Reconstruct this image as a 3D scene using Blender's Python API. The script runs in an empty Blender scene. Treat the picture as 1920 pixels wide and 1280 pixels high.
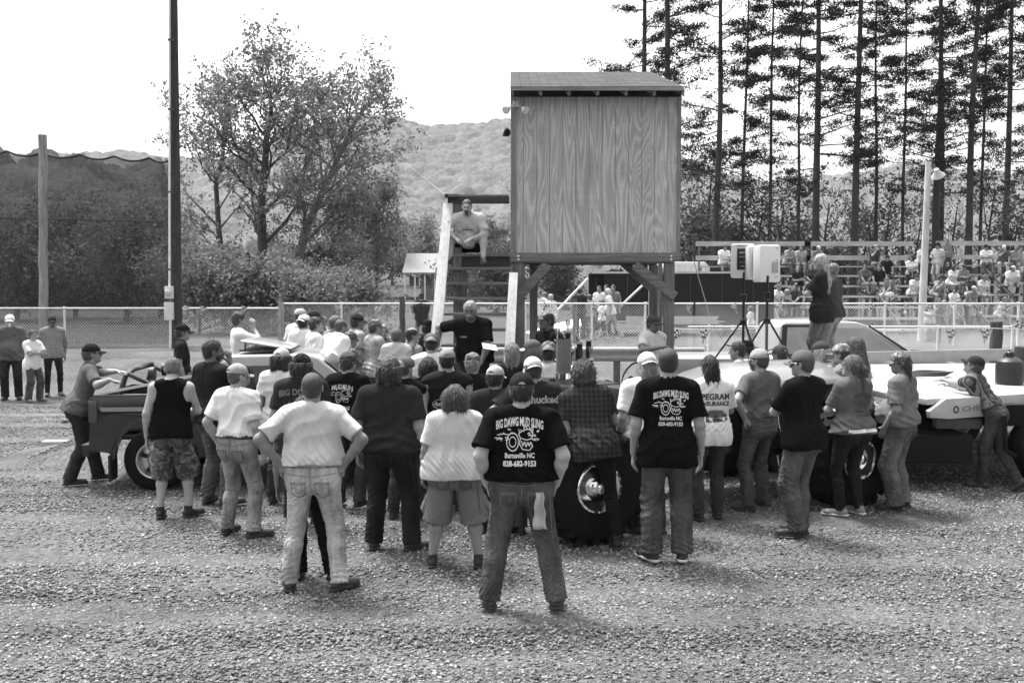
import bpy, bmesh, math, random
import numpy as np
from mathutils import Vector, Matrix
from mathutils.bvhtree import BVHTree
R = math.radians
rng = np.random.default_rng(11)
random.seed(5)
sc = bpy.context.scene
C = sc.collection
# ------------------------------------------------------------------ camera
H0, FPX = 2.44, 1867.0
PITCH = math.atan(106 / FPX)
cam = bpy.data.cameras.new('camera'); cam.lens = 35; cam.sensor_width = 36
cam.clip_start = 0.1; cam.clip_end = 3000
co = bpy.data.objects.new('camera', cam); C.objects.link(co)
co.location = (0, 0, H0); co.rotation_euler = (R(90) - PITCH, 0, 0)
sc.camera = co
def P(px, py, Y):
    u, v = (px - 960) / FPX, (640 - py) / FPX
    y = math.cos(PITCH) + v * math.sin(PITCH); z = -math.sin(PITCH) + v * math.cos(PITCH)
    s = Y / y
    return Vector((u * s, Y, H0 + z * s))
def G(px, py, z0=0.0):
    u, v = (px - 960) / FPX, (640 - py) / FPX
    y = math.cos(PITCH) + v * math.sin(PITCH); z = -math.sin(PITCH) + v * math.cos(PITCH)
    s = (z0 - H0) / z
    return Vector((u * s, y * s, z0))
# ------------------------------------------------------------------ light
SUN_EL, SUN_AZ = 66, -40          # degrees; azimuth measured from +Y (behind the scene), negative = left
w = bpy.data.worlds.new('World'); sc.world = w; w.use_nodes = True
nt = w.node_tree; nt.nodes.clear()
sky = nt.nodes.new('ShaderNodeTexSky'); sky.sky_type = 'NISHITA'; sky.sun_disc = False
sky.sun_elevation = R(SUN_EL); sky.sun_rotation = R(SUN_AZ)
sky.air_density = 1.6; sky.dust_density = 6.0; sky.ozone_density = 1.0
bw = nt.nodes.new('ShaderNodeRGBToBW'); bg = nt.nodes.new('ShaderNodeBackground'); bg.inputs[1].default_value = 0.15
out = nt.nodes.new('ShaderNodeOutputWorld')
nt.links.new(sky.outputs[0], bw.inputs[0]); nt.links.new(bw.outputs[0], bg.inputs[0]); nt.links.new(bg.outputs[0], out.inputs[0])
sl = bpy.data.lights.new('sun', 'SUN'); sl.energy = 2.0; sl.angle = R(10); sl.color = (1, 1, 1)
so = bpy.data.objects.new('sun', sl); C.objects.link(so)
sd = Vector((math.sin(R(SUN_AZ)) * math.cos(R(SUN_EL)), math.cos(R(SUN_AZ)) * math.cos(R(SUN_EL)), math.sin(R(SUN_EL))))
so.rotation_euler = sd.to_track_quat('Z', 'Y').to_euler(); so.location = (0, 0, 40)
sc.view_settings.view_transform = 'Standard'; sc.view_settings.look = 'None'
sc.view_settings.gamma = 1; sc.view_settings.exposure = 1.5; sc.view_settings.use_curve_mapping = False
sc.cycles.max_bounces = 6; sc.cycles.transparent_max_bounces = 24; sc.cycles.volume_bounces = 0
sc.cycles.use_denoising = True
sc.render.film_transparent = False

# ------------------------------------------------------------------ materials
class NB:
    def __init__(s, name):
        s.m = bpy.data.materials.new(name); s.m.use_nodes = True
        s.t = s.m.node_tree; s.t.nodes.clear(); s.out = s.t.nodes.new('ShaderNodeOutputMaterial')
    def n(s, typ, **kw):
        nd = s.t.nodes.new('ShaderNode' + typ)
        for k, v in kw.items():
            if k.startswith('i_'):
                k2 = k[2:]; k2 = int(k2) if k2.isdigit() else k2.replace('_', ' ')
                if isinstance(v, bpy.types.NodeSocket): s.t.links.new(v, nd.inputs[k2])
                else: nd.inputs[k2].default_value = v
            else: setattr(nd, k, v)
        return nd
    def math(s, op, a, b=0.0, c=None, clamp=False):
        nd = s.t.nodes.new('ShaderNodeMath'); nd.operation = op; nd.use_clamp = clamp
        for i, v in enumerate((a, b) if c is None else (a, b, c)):
            if isinstance(v, bpy.types.NodeSocket): s.t.links.new(v, nd.inputs[i])
            else: nd.inputs[i].default_value = v
        return nd.outputs[0]
    def coord(s, scale=(1, 1, 1), out='Object', rot=(0, 0, 0)):
        tc = s.n('TexCoord'); mp = s.n('Mapping'); mp.inputs['Scale'].default_value = scale; mp.inputs['Rotation'].default_value = rot
        s.t.links.new(tc.outputs[out], mp.inputs['Vector']); return mp.outputs[0]
    def noise(s, vec, scale, detail=3, rough=.5, dist=0.):
        nd = s.n('TexNoise'); s.t.links.new(vec, nd.inputs['Vector']); nd.inputs['Scale'].default_value = scale
        nd.inputs['Detail'].default_value = detail; nd.inputs['Roughness'].default_value = rough; nd.inputs['Distortion'].default_value = dist
        return nd.outputs[0]
    def ramp(s, fac, stops, interp='LINEAR'):
        nd = s.n('ValToRGB'); s.t.links.new(fac, nd.inputs[0]); nd.color_ramp.interpolation = interp
        el = nd.color_ramp.elements
        while len(el) < len(stops): el.new(1)
        for e, (p, v) in zip(el, stops): e.position = p; e.color = (v, v, v, 1)
        return s.n('RGBToBW', i_0=nd.outputs[0]).outputs[0]
    def mapr(s, v, a, b, c, d):
        nd = s.n('MapRange'); s.t.links.new(v, nd.inputs[0])
        for i, x in enumerate((a, b, c, d)): nd.inputs[i + 1].default_value = x
        return nd.outputs[0]
    def bump(s, h, strength=.5, dist=.01):
        nd = s.n('Bump'); s.t.links.new(h, nd.inputs['Height']); nd.inputs['Strength'].default_value = strength; nd.inputs['Distance'].default_value = dist
        return nd.outputs[0]
    def bsdf(s, col, rough=.8, metal=0., normal=None, spec=.3, alpha=None, sheen=0., coat=0.):
        b = s.n('BsdfPrincipled')
        def put(k, v):
            if isinstance(v, bpy.types.NodeSocket): s.t.links.new(v, b.inputs[k])
            elif k == 'Base Color': b.inputs[k].default_value = (v, v, v, 1)
            else: b.inputs[k].default_value = v
        put('Base Color', col); put('Roughness', rough); put('Metallic', metal); put('Specular IOR Level', spec)
        put('Sheen Weight', sheen); put('Coat Weight', coat)
        if normal is not None: put('Normal', normal)
        if alpha is not None: put('Alpha', alpha)
        s.t.links.new(b.outputs[0], s.out.inputs[0]); return s.m
MC = {}
def once(f):
    def g(*a, **k):
        key = (f.__name__,) + a + tuple(sorted(k.items()))
        if key not in MC: MC[key] = f(*a, **k)
        return MC[key]
    return g
@once
def plain(name, v, rough=.6, metal=0., spec=.4, coat=0., var=.15, nscale=6., bump=.15):
    b = NB(name); c = b.coord(); n = b.noise(c, nscale, 5, .6)
    col = b.mapr(n, .3, .7, v * (1 - var), v * (1 + var))
    return b.bsdf(col, rough, metal, b.bump(b.noise(c, nscale * 12, 3), bump, .004), spec, coat=coat)
@once
def cloth(v, kind='plain', v2=.0):
    b = NB('cloth'); c = b.coord()
    weave = b.noise(c, 260, 1)
    big = b.noise(c, 3.2, 3, .6)
    fold = b.noise(b.coord((1, 1, .6)), 6.5, 2, .4, 1.5)
    if kind == 'jeans':
        st = b.noise(b.coord((1, 1, .16)), 30, 3, .6)
        wear = b.noise(b.coord((1, 1, .45)), 5.5, 3, .6)
        k = b.math('MULTIPLY', b.mapr(wear, .35, .68, .62, 1.5), b.mapr(st, .3, .7, .85, 1.15))
        k = b.math('MULTIPLY', k, b.mapr(weave, .3, .7, .85, 1.15))
        col = b.math('MULTIPLY', k, v)
        fold = b.noise(b.coord((1, 1, 1.5)), 9, 3, .5, 2.2)
        nrm = b.bump(b.math('ADD', b.math('MULTIPLY', fold, 1.), b.math('MULTIPLY', weave, .04)), .9, .03)
        return b.bsdf(col, .9, 0, nrm, .15)
    if kind == 'camo':
        n1 = b.noise(b.coord((1, 1, 1.3)), 13, 3, .55, .8); n2 = b.noise(b.coord((1.2, 1.2, 1.7)), 19, 3, .55, 1.2)
        a = b.ramp(n1, [(0, .5), (.46, .5), (.47, 1.), (.58, 1.), (.59, 1.9)], 'CONSTANT')
        a2 = b.ramp(n2, [(0, 1.), (.60, .35)], 'CONSTANT')
        col = b.math('MULTIPLY', b.math('MULTIPLY', a, a2), v)
    elif kind == 'plaid':
        sp = b.n('SeparateXYZ', i_0=c)
        def line(s_, f, wd, ph=0.):
            t = b.math('FRACT', b.math('ADD', b.math('MULTIPLY', s_, f), ph)); return b.math('LESS_THAN', b.math('ABSOLUTE', b.math('SUBTRACT', t, .5)), wd)
        xx = b.math('ADD', sp.outputs[0], b.math('MULTIPLY', fold, .01))
        zz = b.math('ADD', sp.outputs[2], b.math('MULTIPLY', fold, .01))
        k = b.math('ADD', b.math('ADD', line(xx, 22, .13), line(zz, 22, .13)), b.math('MULTIPLY', b.math('ADD', line(xx, 22, .05, .5), line(zz, 22, .05, .5)), -.6))
        col = b.math('MULTIPLY', b.mapr(k, -1, 2, .55, 1.9), v)
    elif kind == 'stripes':
        sp = b.n('SeparateXYZ', i_0=c)
        t = b.math('FRACT', b.math('MULTIPLY', b.math('ADD', sp.outputs[0], b.math('MULTIPLY', fold, .02)), 9.))
        col = b.math('MULTIPLY', b.ramp(t, [(0, .35), (.25, 1.7), (.45, .8), (.55, 1.7), (.7, .35), (.9, 1.2)], 'CONSTANT'), v)
    elif kind == 'dots':
        vo = b.n('TexVoronoi', i_Scale=16.); b.t.links.new(c, vo.inputs['Vector'])
        col = b.math('MULTIPLY', b.ramp(vo.outputs['Distance'], [(0, .06), (.35, 1.)], 'CONSTANT'), v)
    else:
        col = b.math('MULTIPLY', b.math('MULTIPLY', b.mapr(big, .3, .7, .88, 1.1), b.mapr(weave, .3, .7, .93, 1.07)), v)
    nrm = b.bump(b.math('ADD', fold, b.math('MULTIPLY', weave, .03)), .42, .035)
    return b.bsdf(col, .92, 0, nrm, .05)
@once
def skin(v):
    b = NB('skin'); c = b.coord()
    at = b.n('Attribute', attribute_name='tone')
    n = b.noise(c, 14, 4, .6); f = b.noise(c, 170, 2)
    col = b.math('MULTIPLY', b.math('MULTIPLY', b.mapr(n, .3, .7, .86, 1.12), b.mapr(f, .3, .7, .94, 1.06)), v)
    col = b.math('MULTIPLY', col, at.outputs['Fac'])
    return b.bsdf(col, .55, 0, b.bump(b.math('ADD', f, n), .25, .004), .35)
@once
def hairm(v):
    b = NB('hair')
    st = b.noise(b.coord((1, 1, .13)), 130, 4, .7); n = b.noise(b.coord(), 22, 3)
    col = b.math('MULTIPLY', b.math('MULTIPLY', b.mapr(st, .3, .7, .45, 1.7), b.mapr(n, .3, .7, .7, 1.3)), v)
    return b.bsdf(col, .5, 0, b.bump(st, .9, .012), .35)
@once
def wood(v, contrast=1., scale=1., axis=2, name='wood', dark=.0):
    b = NB(name); s = [9, 9, 9]; s[axis] = .45
    c = b.coord(tuple(x * scale for x in s))
    g = b.noise(c, 4, 5, .62, .6); g2 = b.noise(c, 22, 2, .6)
    big = b.noise(b.coord(), 1.7, 3)
    k = b.math('MULTIPLY', b.mapr(g, .3, .7, 1 - .4 * contrast, 1 + .35 * contrast), b.mapr(g2, .3, .7, 1 - .22 * contrast, 1 + .2 * contrast))
    k = b.math('MULTIPLY', k, b.mapr(big, .3, .7, .85, 1.15))
    vo = b.n('TexVoronoi', i_Scale=2.3); b.t.links.new(b.coord((1, 1, 1)), vo.inputs['Vector'])
    kn = b.mapr(vo.outputs['Distance'], .02, .05, .35, 1.)
    return b.bsdf(b.math('MULTIPLY', b.math('MULTIPLY', k, kn), v), .85, 0, b.bump(b.math('ADD', g, g2), .5, .006), .2)

# ------------------------------------------------------------------ object helpers
def tag(o, label=None, cat=None, group=None, kind=None):
    if label: o['label'] = label
    if cat: o['category'] = cat
    if group: o['group'] = group
    if kind: o['kind'] = kind
    return o
def link(name, me, parent=None, loc=None, rotz=None):
    o = bpy.data.objects.new(name, me); C.objects.link(o)
    if parent is not None: o.parent = parent
    if loc is not None: o.location = loc
    if rotz is not None: o.rotation_euler = (0, 0, rotz)
    return o
def empty(name, label, cat, loc=(0, 0, 0), rotz=0, group=None):
    o = link(name, None, None, loc, rotz); return tag(o, label, cat, group)
def npmesh(name, V, F, mats=(), smooth=False, attrs=None):
    """V (n,3), F (m,k) arrays -> mesh"""
    me = bpy.data.meshes.new(name); V = np.asarray(V, np.float32); F = np.asarray(F, np.int32); k = F.shape[1]
    me.vertices.add(len(V)); me.vertices.foreach_set('co', V.ravel())
    me.loops.add(F.size); me.loops.foreach_set('vertex_index', F.ravel())
    me.polygons.add(len(F)); me.polygons.foreach_set('loop_start', np.arange(0, F.size, k, dtype=np.int32))
    if smooth: me.polygons.foreach_set('use_smooth', np.ones(len(F), bool))
    for m in (mats if isinstance(mats, (list, tuple)) else [mats]): me.materials.append(m)
    for an, av in (attrs or {}).items():
        a = me.attributes.new(an, 'FLOAT', 'POINT' if len(av) == len(V) else 'FACE'); a.data.foreach_set('value', np.asarray(av, np.float32))
    me.update(calc_edges=True); me.validate(); return me
class MB:
    """collects boxes, tubes and plates into one mesh"""
    def __init__(s): s.V = []; s.F = []; s.n = 0
    def add(s, vs, fs):
        s.V += [tuple(v) for v in vs]; s.F += [tuple(i + s.n for i in f) for f in fs]; s.n += len(vs); return s
    def box(s, c, d, rot=None, M=None):
        hx, hy, hz = d[0] / 2, d[1] / 2, d[2] / 2
        vs = [Vector((x, y, z)) for x in (-hx, hx) for y in (-hy, hy) for z in (-hz, hz)]
        if rot is not None:
            q = Matrix.Rotation(rot[2], 3, 'Z') @ Matrix.Rotation(rot[1], 3, 'Y') @ Matrix.Rotation(rot[0], 3, 'X'); vs = [q @ v for v in vs]
        if M is not None: vs = [M @ v for v in vs]
        c = Vector(c); return s.add([v + c for v in vs], [(0, 1, 3, 2), (4, 6, 7, 5), (0, 4, 5, 1), (2, 3, 7, 6), (0, 2, 6, 4), (1, 5, 7, 3)])
    def beam(s, a, b, wd, h, up=(0, 0, 1)):
        a, b = Vector(a), Vector(b); d = b - a; L = d.length; x = d.normalized(); u = Vector(up)
        y = u.cross(x)
        if y.length < 1e-3: y = Vector((0, 1, 0)).cross(x)
        y.normalize(); z = x.cross(y); M = Matrix((x, y, z)).transposed()
        return s.box((a + b) / 2, (L, wd, h), M=M)
    def tube(s, pts, r, n=8, caps=True):
        pts = [Vector(p) for p in pts]; rs = list(r) if hasattr(r, '__len__') else [r] * len(pts); rings = []; ref = None
        base = s.n
        for i, p in enumerate(pts):
            t = (pts[min(i + 1, len(pts) - 1)] - pts[max(i - 1, 0)]).normalized()
            if ref is None: ref = Vector((0, 0, 1)) if abs(t.z) < .9 else Vector((1, 0, 0))
            x = ref.cross(t).normalized(); y = t.cross(x); ref = y.cross(t) * -1 if False else ref
            s.V += [tuple(p + (x * math.cos(2 * math.pi * k / n) + y * math.sin(2 * math.pi * k / n)) * rs[i]) for k in range(n)]
        for i in range(len(pts) - 1):
            for k in range(n):
                a = base + i * n + k; b = base + i * n + (k + 1) % n; s.F.append((a, b, b + n, a + n))
        if caps: s.F.append(tuple(base + k for k in range(n))[::-1]); s.F.append(tuple(base + (len(pts) - 1) * n + k for k in range(n)))
        s.n += len(pts) * n; return s
    def prism(s, poly, y0, y1, axis='y'):
        """poly of (a,b) extruded"""
        n = len(poly)
        f = {'y': lambda a, b, t: (a, t, b), 'x': lambda a, b, t: (t, a, b), 'z': lambda a, b, t: (a, b, t)}[axis]
        vs = [f(a, b, y0) for a, b in poly] + [f(a, b, y1) for a, b in poly]
        return s.add(vs, [tuple(range(n)), tuple(range(2 * n - 1, n - 1, -1))] + [(i, i + n, (i + 1) % n + n, (i + 1) % n) for i in range(n)])
    def lathe(s, prof, n=32, M=None, close=True):
        """prof (r, h) around z; M 4x4"""
        base = s.n; M = M or Matrix.Identity(4)
        for r, h in prof:
            s.V += [tuple(M @ Vector((r * math.cos(2 * math.pi * k / n), r * math.sin(2 * math.pi * k / n), h))) for k in range(n)]
        for i in range(len(prof) - 1):
            for k in range(n):
                a = base + i * n + k; b = base + i * n + (k + 1) % n; s.F.append((a, b, b + n, a + n))
        s.n += len(prof) * n
        if close:
            s.F.append(tuple(base + k for k in range(n))[::-1]); s.F.append(tuple(base + (len(prof) - 1) * n + k for k in range(n)))
        return s
    def mesh(s, name, mat, smooth=False, bevel=0, angle=35):
        me = bpy.data.meshes.new(name); me.from_pydata(s.V, [], s.F)
        bm = bmesh.new(); bm.from_mesh(me)
        bmesh.ops.recalc_face_normals(bm, faces=bm.faces)
        if bevel: bmesh.ops.bevel(bm, geom=[e for e in bm.edges if len(e.link_faces) == 2 and e.calc_face_angle(0) > R(30)], offset=bevel, segments=2, affect='EDGES', profile=.6, clamp_overlap=True)
        if smooth or bevel:
            for f in bm.faces: f.smooth = True
            for e in bm.edges:
                if len(e.link_faces) == 2 and e.calc_face_angle(0) > R(angle): e.smooth = False
        bm.to_mesh(me); bm.free(); me.materials.append(mat); return me
    def build(s, name, mat, parent=None, smooth=False, bevel=0, loc=None, rotz=None, angle=35):
        return link(name, s.mesh(name, mat, smooth, bevel, angle), parent, loc, rotz)
def kids(o): return [c for c in bpy.data.objects if c.parent == o]
def copy_tree(o, loc=None, rotz=None, label=None, parent=None):
    c = o.copy(); C.objects.link(c); c.parent = parent
    if loc is not None: c.location = loc
    if rotz is not None: c.rotation_euler = (0, 0, rotz)
    if label: c['label'] = label
    for k in o.children: copy_tree(k, parent=c)
    return c
# ================================================================== SETTING
def gz(x, y):
    x = np.asarray(x, float); y = np.asarray(y, float)
    t = np.clip((y - 20.5) / 6.5, 0, 1); z = .58 * t * t * (3 - 2 * t)
    z = z + np.clip(y - 62, 0, None) * .026
    sm = lambda v: np.clip(v, 0, 1) ** 2 * (3 - 2 * np.clip(v, 0, 1))
    z = z + .34 * sm((y - 12.9) / .9) * sm((20.4 - y) / 1.8) * sm((x + 7) / 1.2) * sm((3.6 - x) / 1.2)
    return z
def gzf(x, y): return float(gz(x, y))
def pnoise(p, seed, terms=6, f0=1., rough=.8):
    """cheap smooth pseudo noise, about -1..1; p (...,3)"""
    r = np.random.default_rng(seed); o = 0; amp = 1.; tot = 0
    for i in range(terms):
        d = r.normal(size=3); d /= np.linalg.norm(d); f = f0 * (1.35 ** i)
        o = o + amp * np.sin(f * (p[..., 0] * d[0] + p[..., 1] * d[1] + p[..., 2] * d[2]) * 6.283 + r.uniform(0, 6.28)); tot += amp; amp *= rough
    return o / tot * 1.6
# ---- gravel ground: one sheet to the horizon
def ground_mat():
    b = NB('gravel_ground'); c = b.coord()
    vo = b.n('TexVoronoi', i_Scale=34.); b.t.links.new(c, vo.inputs['Vector'])
    v2 = b.n('TexVoronoi', i_Scale=13.); b.t.links.new(c, v2.inputs['Vector'])
    n1 = b.noise(c, 90, 4, .7); n2 = b.noise(b.coord((1, 1.9, 1)), .32, 5, .6, .5); n3 = b.noise(c, 7, 5, .7)
    tone = b.n('RGBToBW', i_0=vo.outputs['Color']).outputs[0]
    k = b.math('MULTIPLY', b.mapr(tone, .1, .9, .62, 1.28), b.mapr(n1, .3, .7, .68, 1.3))
    k = b.math('MULTIPLY', k, b.mapr(n3, .3, .7, .82, 1.16))
    k = b.math('MULTIPLY', k, b.mapr(n2, .35, .65, .66, 1.25))
    sp = b.n('SeparateXYZ', i_0=c)
    far = b.mapr(sp.outputs[1], 29, 32, 0, 1); far.node.clamp = True
    grass = b.math('MULTIPLY', b.mapr(b.noise(c, 2.5, 6, .7), .3, .7, .055, .105), 1)
    base = b.math('MULTIPLY', k, .12)
    col = b.math('ADD', b.math('MULTIPLY', base, b.math('SUBTRACT', 1, far)), b.math('MULTIPLY', grass, far))
    far2 = b.mapr(sp.outputs[1], 34, 40, 0, 1); far2.node.clamp = True
    field = b.mapr(b.noise(b.coord((.12, .5, 1)), 1.2, 5, .6), .3, .7, .03, .085)
    col = b.math('ADD', b.math('MULTIPLY', col, b.math('SUBTRACT', 1, far2)), b.math('MULTIPLY', field, far2))
    h = b.math('ADD', b.math('MULTIPLY', vo.outputs['Distance'], -1.), b.math('ADD', b.math('MULTIPLY', n1, .5), b.math('MULTIPLY', v2.outputs['Distance'], -.8)))
    return b.bsdf(col, .95, 0, b.bump(h, .9, .02), .1)
ys = np.unique(np.concatenate([np.arange(-6, 34, .5), np.arange(34, 80, 2), np.geomspace(80, 2400, 40)]))
xs = np.unique(np.concatenate([np.arange(-24, 24.1, .6), np.geomspace(25, 1800, 26), -np.geomspace(25, 1800, 26)]))
Xg, Yg = np.meshgrid(xs, ys); near = np.clip(1 - np.abs(Yg - 12) / 60, 0, 1)
Zg = gz(Xg, Yg) + near * .03 * pnoise(np.stack([Xg * .23, Yg * .31, Xg * 0], -1), 3)
Zg = np.where(Yg > 200, np.minimum(Zg, 4.2), Zg)
ii = np.arange(Xg.size).reshape(Xg.shape)
F = np.stack([ii[:-1, :-1].ravel(), ii[:-1, 1:].ravel(), ii[1:, 1:].ravel(), ii[1:, :-1].ravel()], -1)
g = link('ground', npmesh('ground', np.stack([Xg.ravel(), Yg.ravel(), Zg.ravel()], -1), F, ground_mat(), True)); tag(g, kind='structure')
# ---- crushed stones, uncountable
def stones(name, n, xr, yr, smin, smax, seed, mat, zoff=0., keep=None):
    r = np.random.default_rng(seed)
    x = r.uniform(*xr, n); y = yr[0] + (yr[1] - yr[0]) * r.uniform(0, 1, n) ** 1.25
    if keep is not None: k = keep(x, y, r); x, y = x[k], y[k]
    else:
        m = pnoise(np.stack([x * .22, y * .42, x * 0], -1), 9, 5, 1., .85) + .5 * pnoise(np.stack([x, y * 1.3, x * 0], -1), 10, 5)
        k = (np.abs(x) < .56 * y + .5) & (r.uniform(-1.1, .75, n) < m + .30); x, y = x[k], y[k]
    n = len(x); s = smin + (smax - smin) * r.uniform(0, 1, n) ** 2.2
    base = np.array([[1, 0, 0], [0, 1, 0], [-1, 0, 0], [0, -1, 0], [0, 0, 1], [0, 0, -1]], float)
    V = base[None] * np.stack([r.uniform(.7, 1.25, n), r.uniform(.6, 1., n), r.uniform(.3, .62, n)], -1)[:, None] + r.normal(0, .2, (n, 6, 3))
    a = r.uniform(0, 6.28, n); t = r.normal(0, .35, n); ca, sa = np.cos(a), np.sin(a); ct, st = np.cos(t), np.sin(t)
    X, Y, Z = V[..., 0] * s[:, None], V[..., 1] * s[:, None], V[..., 2] * s[:, None]
    Y, Z = Y * ct[:, None] - Z * st[:, None], Y * st[:, None] + Z * ct[:, None]
    X, Y = X * ca[:, None] - Y * sa[:, None], X * sa[:, None] + Y * ca[:, None]
    zz = gz(x, y) + np.clip(1 - np.abs(y - 12) / 60, 0, 1) * .03 * pnoise(np.stack([x * .23, y * .31, x * 0], -1), 3) + zoff
    V = np.stack([X + x[:, None], Y + y[:, None], Z + zz[:, None] + s[:, None] * .18], -1).reshape(-1, 3)
    f = np.array([[0, 1, 4], [1, 2, 4], [2, 3, 4], [3, 0, 4], [1, 0, 5], [2, 1, 5], [3, 2, 5], [0, 3, 5]])
    F = (f[None] + 6 * np.arange(n)[:, None, None]).reshape(-1, 3)
    tone = np.repeat(np.clip(r.normal(1, .42, n), .22, 1.75) * (1 + .22 * pnoise(np.stack([x * .25, y * .5, x * 0], -1), 77, 6)), 8)
    return link(name, npmesh(name, V, F, mat, False, {'tone': tone}))
def stone_mat(v):
    b = NB('crushed_stone'); at = b.n('Attribute', attribute_name='tone'); n = b.noise(b.coord(), 60, 3)
    return b.bsdf(b.math('MULTIPLY', b.math('MULTIPLY', at.outputs['Fac'], b.mapr(n, .3, .7, .8, 1.2)), v), .9, 0, None, .2)
SM = stone_mat(.185)
tag(stones('gravel', 620000, (-11.5, 11.5), (5.4, 20.5), .006, .023, 21, SM), 'loose crushed grey gravel covering the lot', 'gravel', kind='stuff')
# ---- far wooded hills
def ridge(px):
    return np.interp(px, [-300, 0, 150, 250, 330, 450, 600, 690, 800, 880, 950, 1100, 1290, 1400, 1560, 1700, 1920, 2300],
                     [290, 296, 290, 284, 300, 296, 240, 214, 238, 236, 226, 240, 300, 345, 330, 310, 330, 300])
def canopy(name, pxr, Yr, zr, cell, hgt, seed, mat, stepx, stepy, foot):
    r = np.random.default_rng(seed); pxs = np.arange(pxr[0], pxr[1], stepx); Ys = np.arange(Yr[0], Yr[1] + 30, stepy)
    A, Y = np.meshgrid(pxs, Ys); X = (A - 960) / FPX * Y
    t = np.clip((Y - Yr[0]) / (Yr[1] - Yr[0]), 0, 1); top = zr(A)
    spur = pnoise(np.stack([X / 120, Y / 500, X * 0], -1), seed + 4, 5)
    Z = foot + (top - foot) * (t ** 1.25 * (1 + .16 * spur * (1 - t))) - np.clip((Y - Yr[1]) / 30, 0, 1) * 8
    # crown domes on a jittered lattice
    cx, cy = np.floor(X / cell), np.floor(Y / cell); best = np.zeros_like(X)
    def hsh(a, b, k): 
        q = np.sin(a * 127.1 + b * 311.7 + k * 74.7) * 43758.5453; return q - np.floor(q)
    for dx in (-1, 0, 1):
        for dy in (-1, 0, 1):
            a, b_ = cx + dx, cy + dy
            px, py = (a + .15 + .7 * hsh(a, b_, 1)) * cell, (b_ + .15 + .7 * hsh(a, b_, 2)) * cell
            rr = cell * (.55 + .35 * hsh(a, b_, 3)); d = np.sqrt((X - px) ** 2 + (Y - py) ** 2) / rr
            best = np.maximum(best, np.sqrt(np.clip(1 - d * d, 0, 1)) * (.55 + .6 * hsh(a, b_, 4)))
    Z = Z + best * hgt + r.normal(0, hgt * .05, Z.shape)
    i = np.arange(X.size).reshape(X.shape)
    F = np.stack([i[:-1, :-1].ravel(), i[:-1, 1:].ravel(), i[1:, 1:].ravel(), i[1:, :-1].ravel()], -1)
    return link(name, npmesh(name, np.stack([X.ravel(), Y.ravel(), Z.ravel()], -1), F, mat, True))
def forest_mat(v, s):
    b = NB('forest'); c = b.coord(); n = b.noise(c, s, 5, .7); n2 = b.noise(c, s * .12, 3)
    return b.bsdf(b.math('MULTIPLY', b.math('MULTIPLY', b.mapr(n, .3, .7, .68, 1.32), b.mapr(n2, .3, .7, .75, 1.25)), v), 1., 0, b.bump(n, .7, 1.), 0.)
o = canopy('hills', (-500, 2450), (230, 640), lambda a: H0 + (534 - ridge(a)) * 640 / FPX - 4, 8.5, 5.5, 3, forest_mat(.125, .55), 3.0, 2.6, 3.0)
tag(o, 'hazy wooded mountainside behind the valley', 'hills', kind='structure')
def near_top(a): return H0 + (534 - np.interp(a, [-600, -100, 40, 160, 230, 305, 325, 350, 380], [312, 322, 338, 330, 356, 342, 400, 490, 528])) * 170 / FPX
o = canopy('wooded_slope', (-700, 640), (70, 170), near_top, 6, 4.5, 8, forest_mat(.08, 1.1), 5, 1.6, 1.0)
tag(o, 'dark leafy slope behind the netting', 'hillside', kind='structure')

# ================================================================== TREES
def leafcards(name, pts, size, mat, seed, asp=.6, parent=None, droop=0., attr=True):
    r = np.random.default_rng(seed); n = len(pts); s = size * r.uniform(.6, 1.35, n)
    a = r.normal(size=(n, 3)); a[:, 2] -= droop; a /= np.linalg.norm(a, axis=1)[:, None]
    b = np.cross(a, r.normal(size=(n, 3))); b /= np.linalg.norm(b, axis=1)[:, None]
    P0 = np.asarray(pts); A = a * s[:, None] * .5; B = b * s[:, None] * .5 * asp; N = np.cross(a, b) * s[:, None] * .12
    V = np.stack([P0 - A, P0 - B + N, P0 + A, P0 + B + N], 1).reshape(-1, 3); F = np.arange(4 * n).reshape(-1, 4)
    return link(name, npmesh(name, V, F, mat, False, {'tone': np.clip(r.normal(1, .3, n), .35, 1.9)}), parent)
@once
def leafmat(v, tr=.35):
    b = NB('foliage'); at = b.n('Attribute', attribute_name='tone'); col = b.math('MULTIPLY', at.outputs['Fac'], v)
    d = b.n('BsdfDiffuse'); b.t.links.new(col, d.inputs[0]); t = b.n('BsdfTranslucent'); b.t.links.new(col, t.inputs[0])
    m = b.n('MixShader'); m.inputs[0].default_value = tr; b.t.links.new(d.outputs[0], m.inputs[1]); b.t.links.new(t.outputs[0], m.inputs[2]); b.t.links.new(m.outputs[0], b.out.inputs[0]); return b.m
def bark(v=.085): return wood(v, 1.1, 1.2, 2, 'bark')
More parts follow.
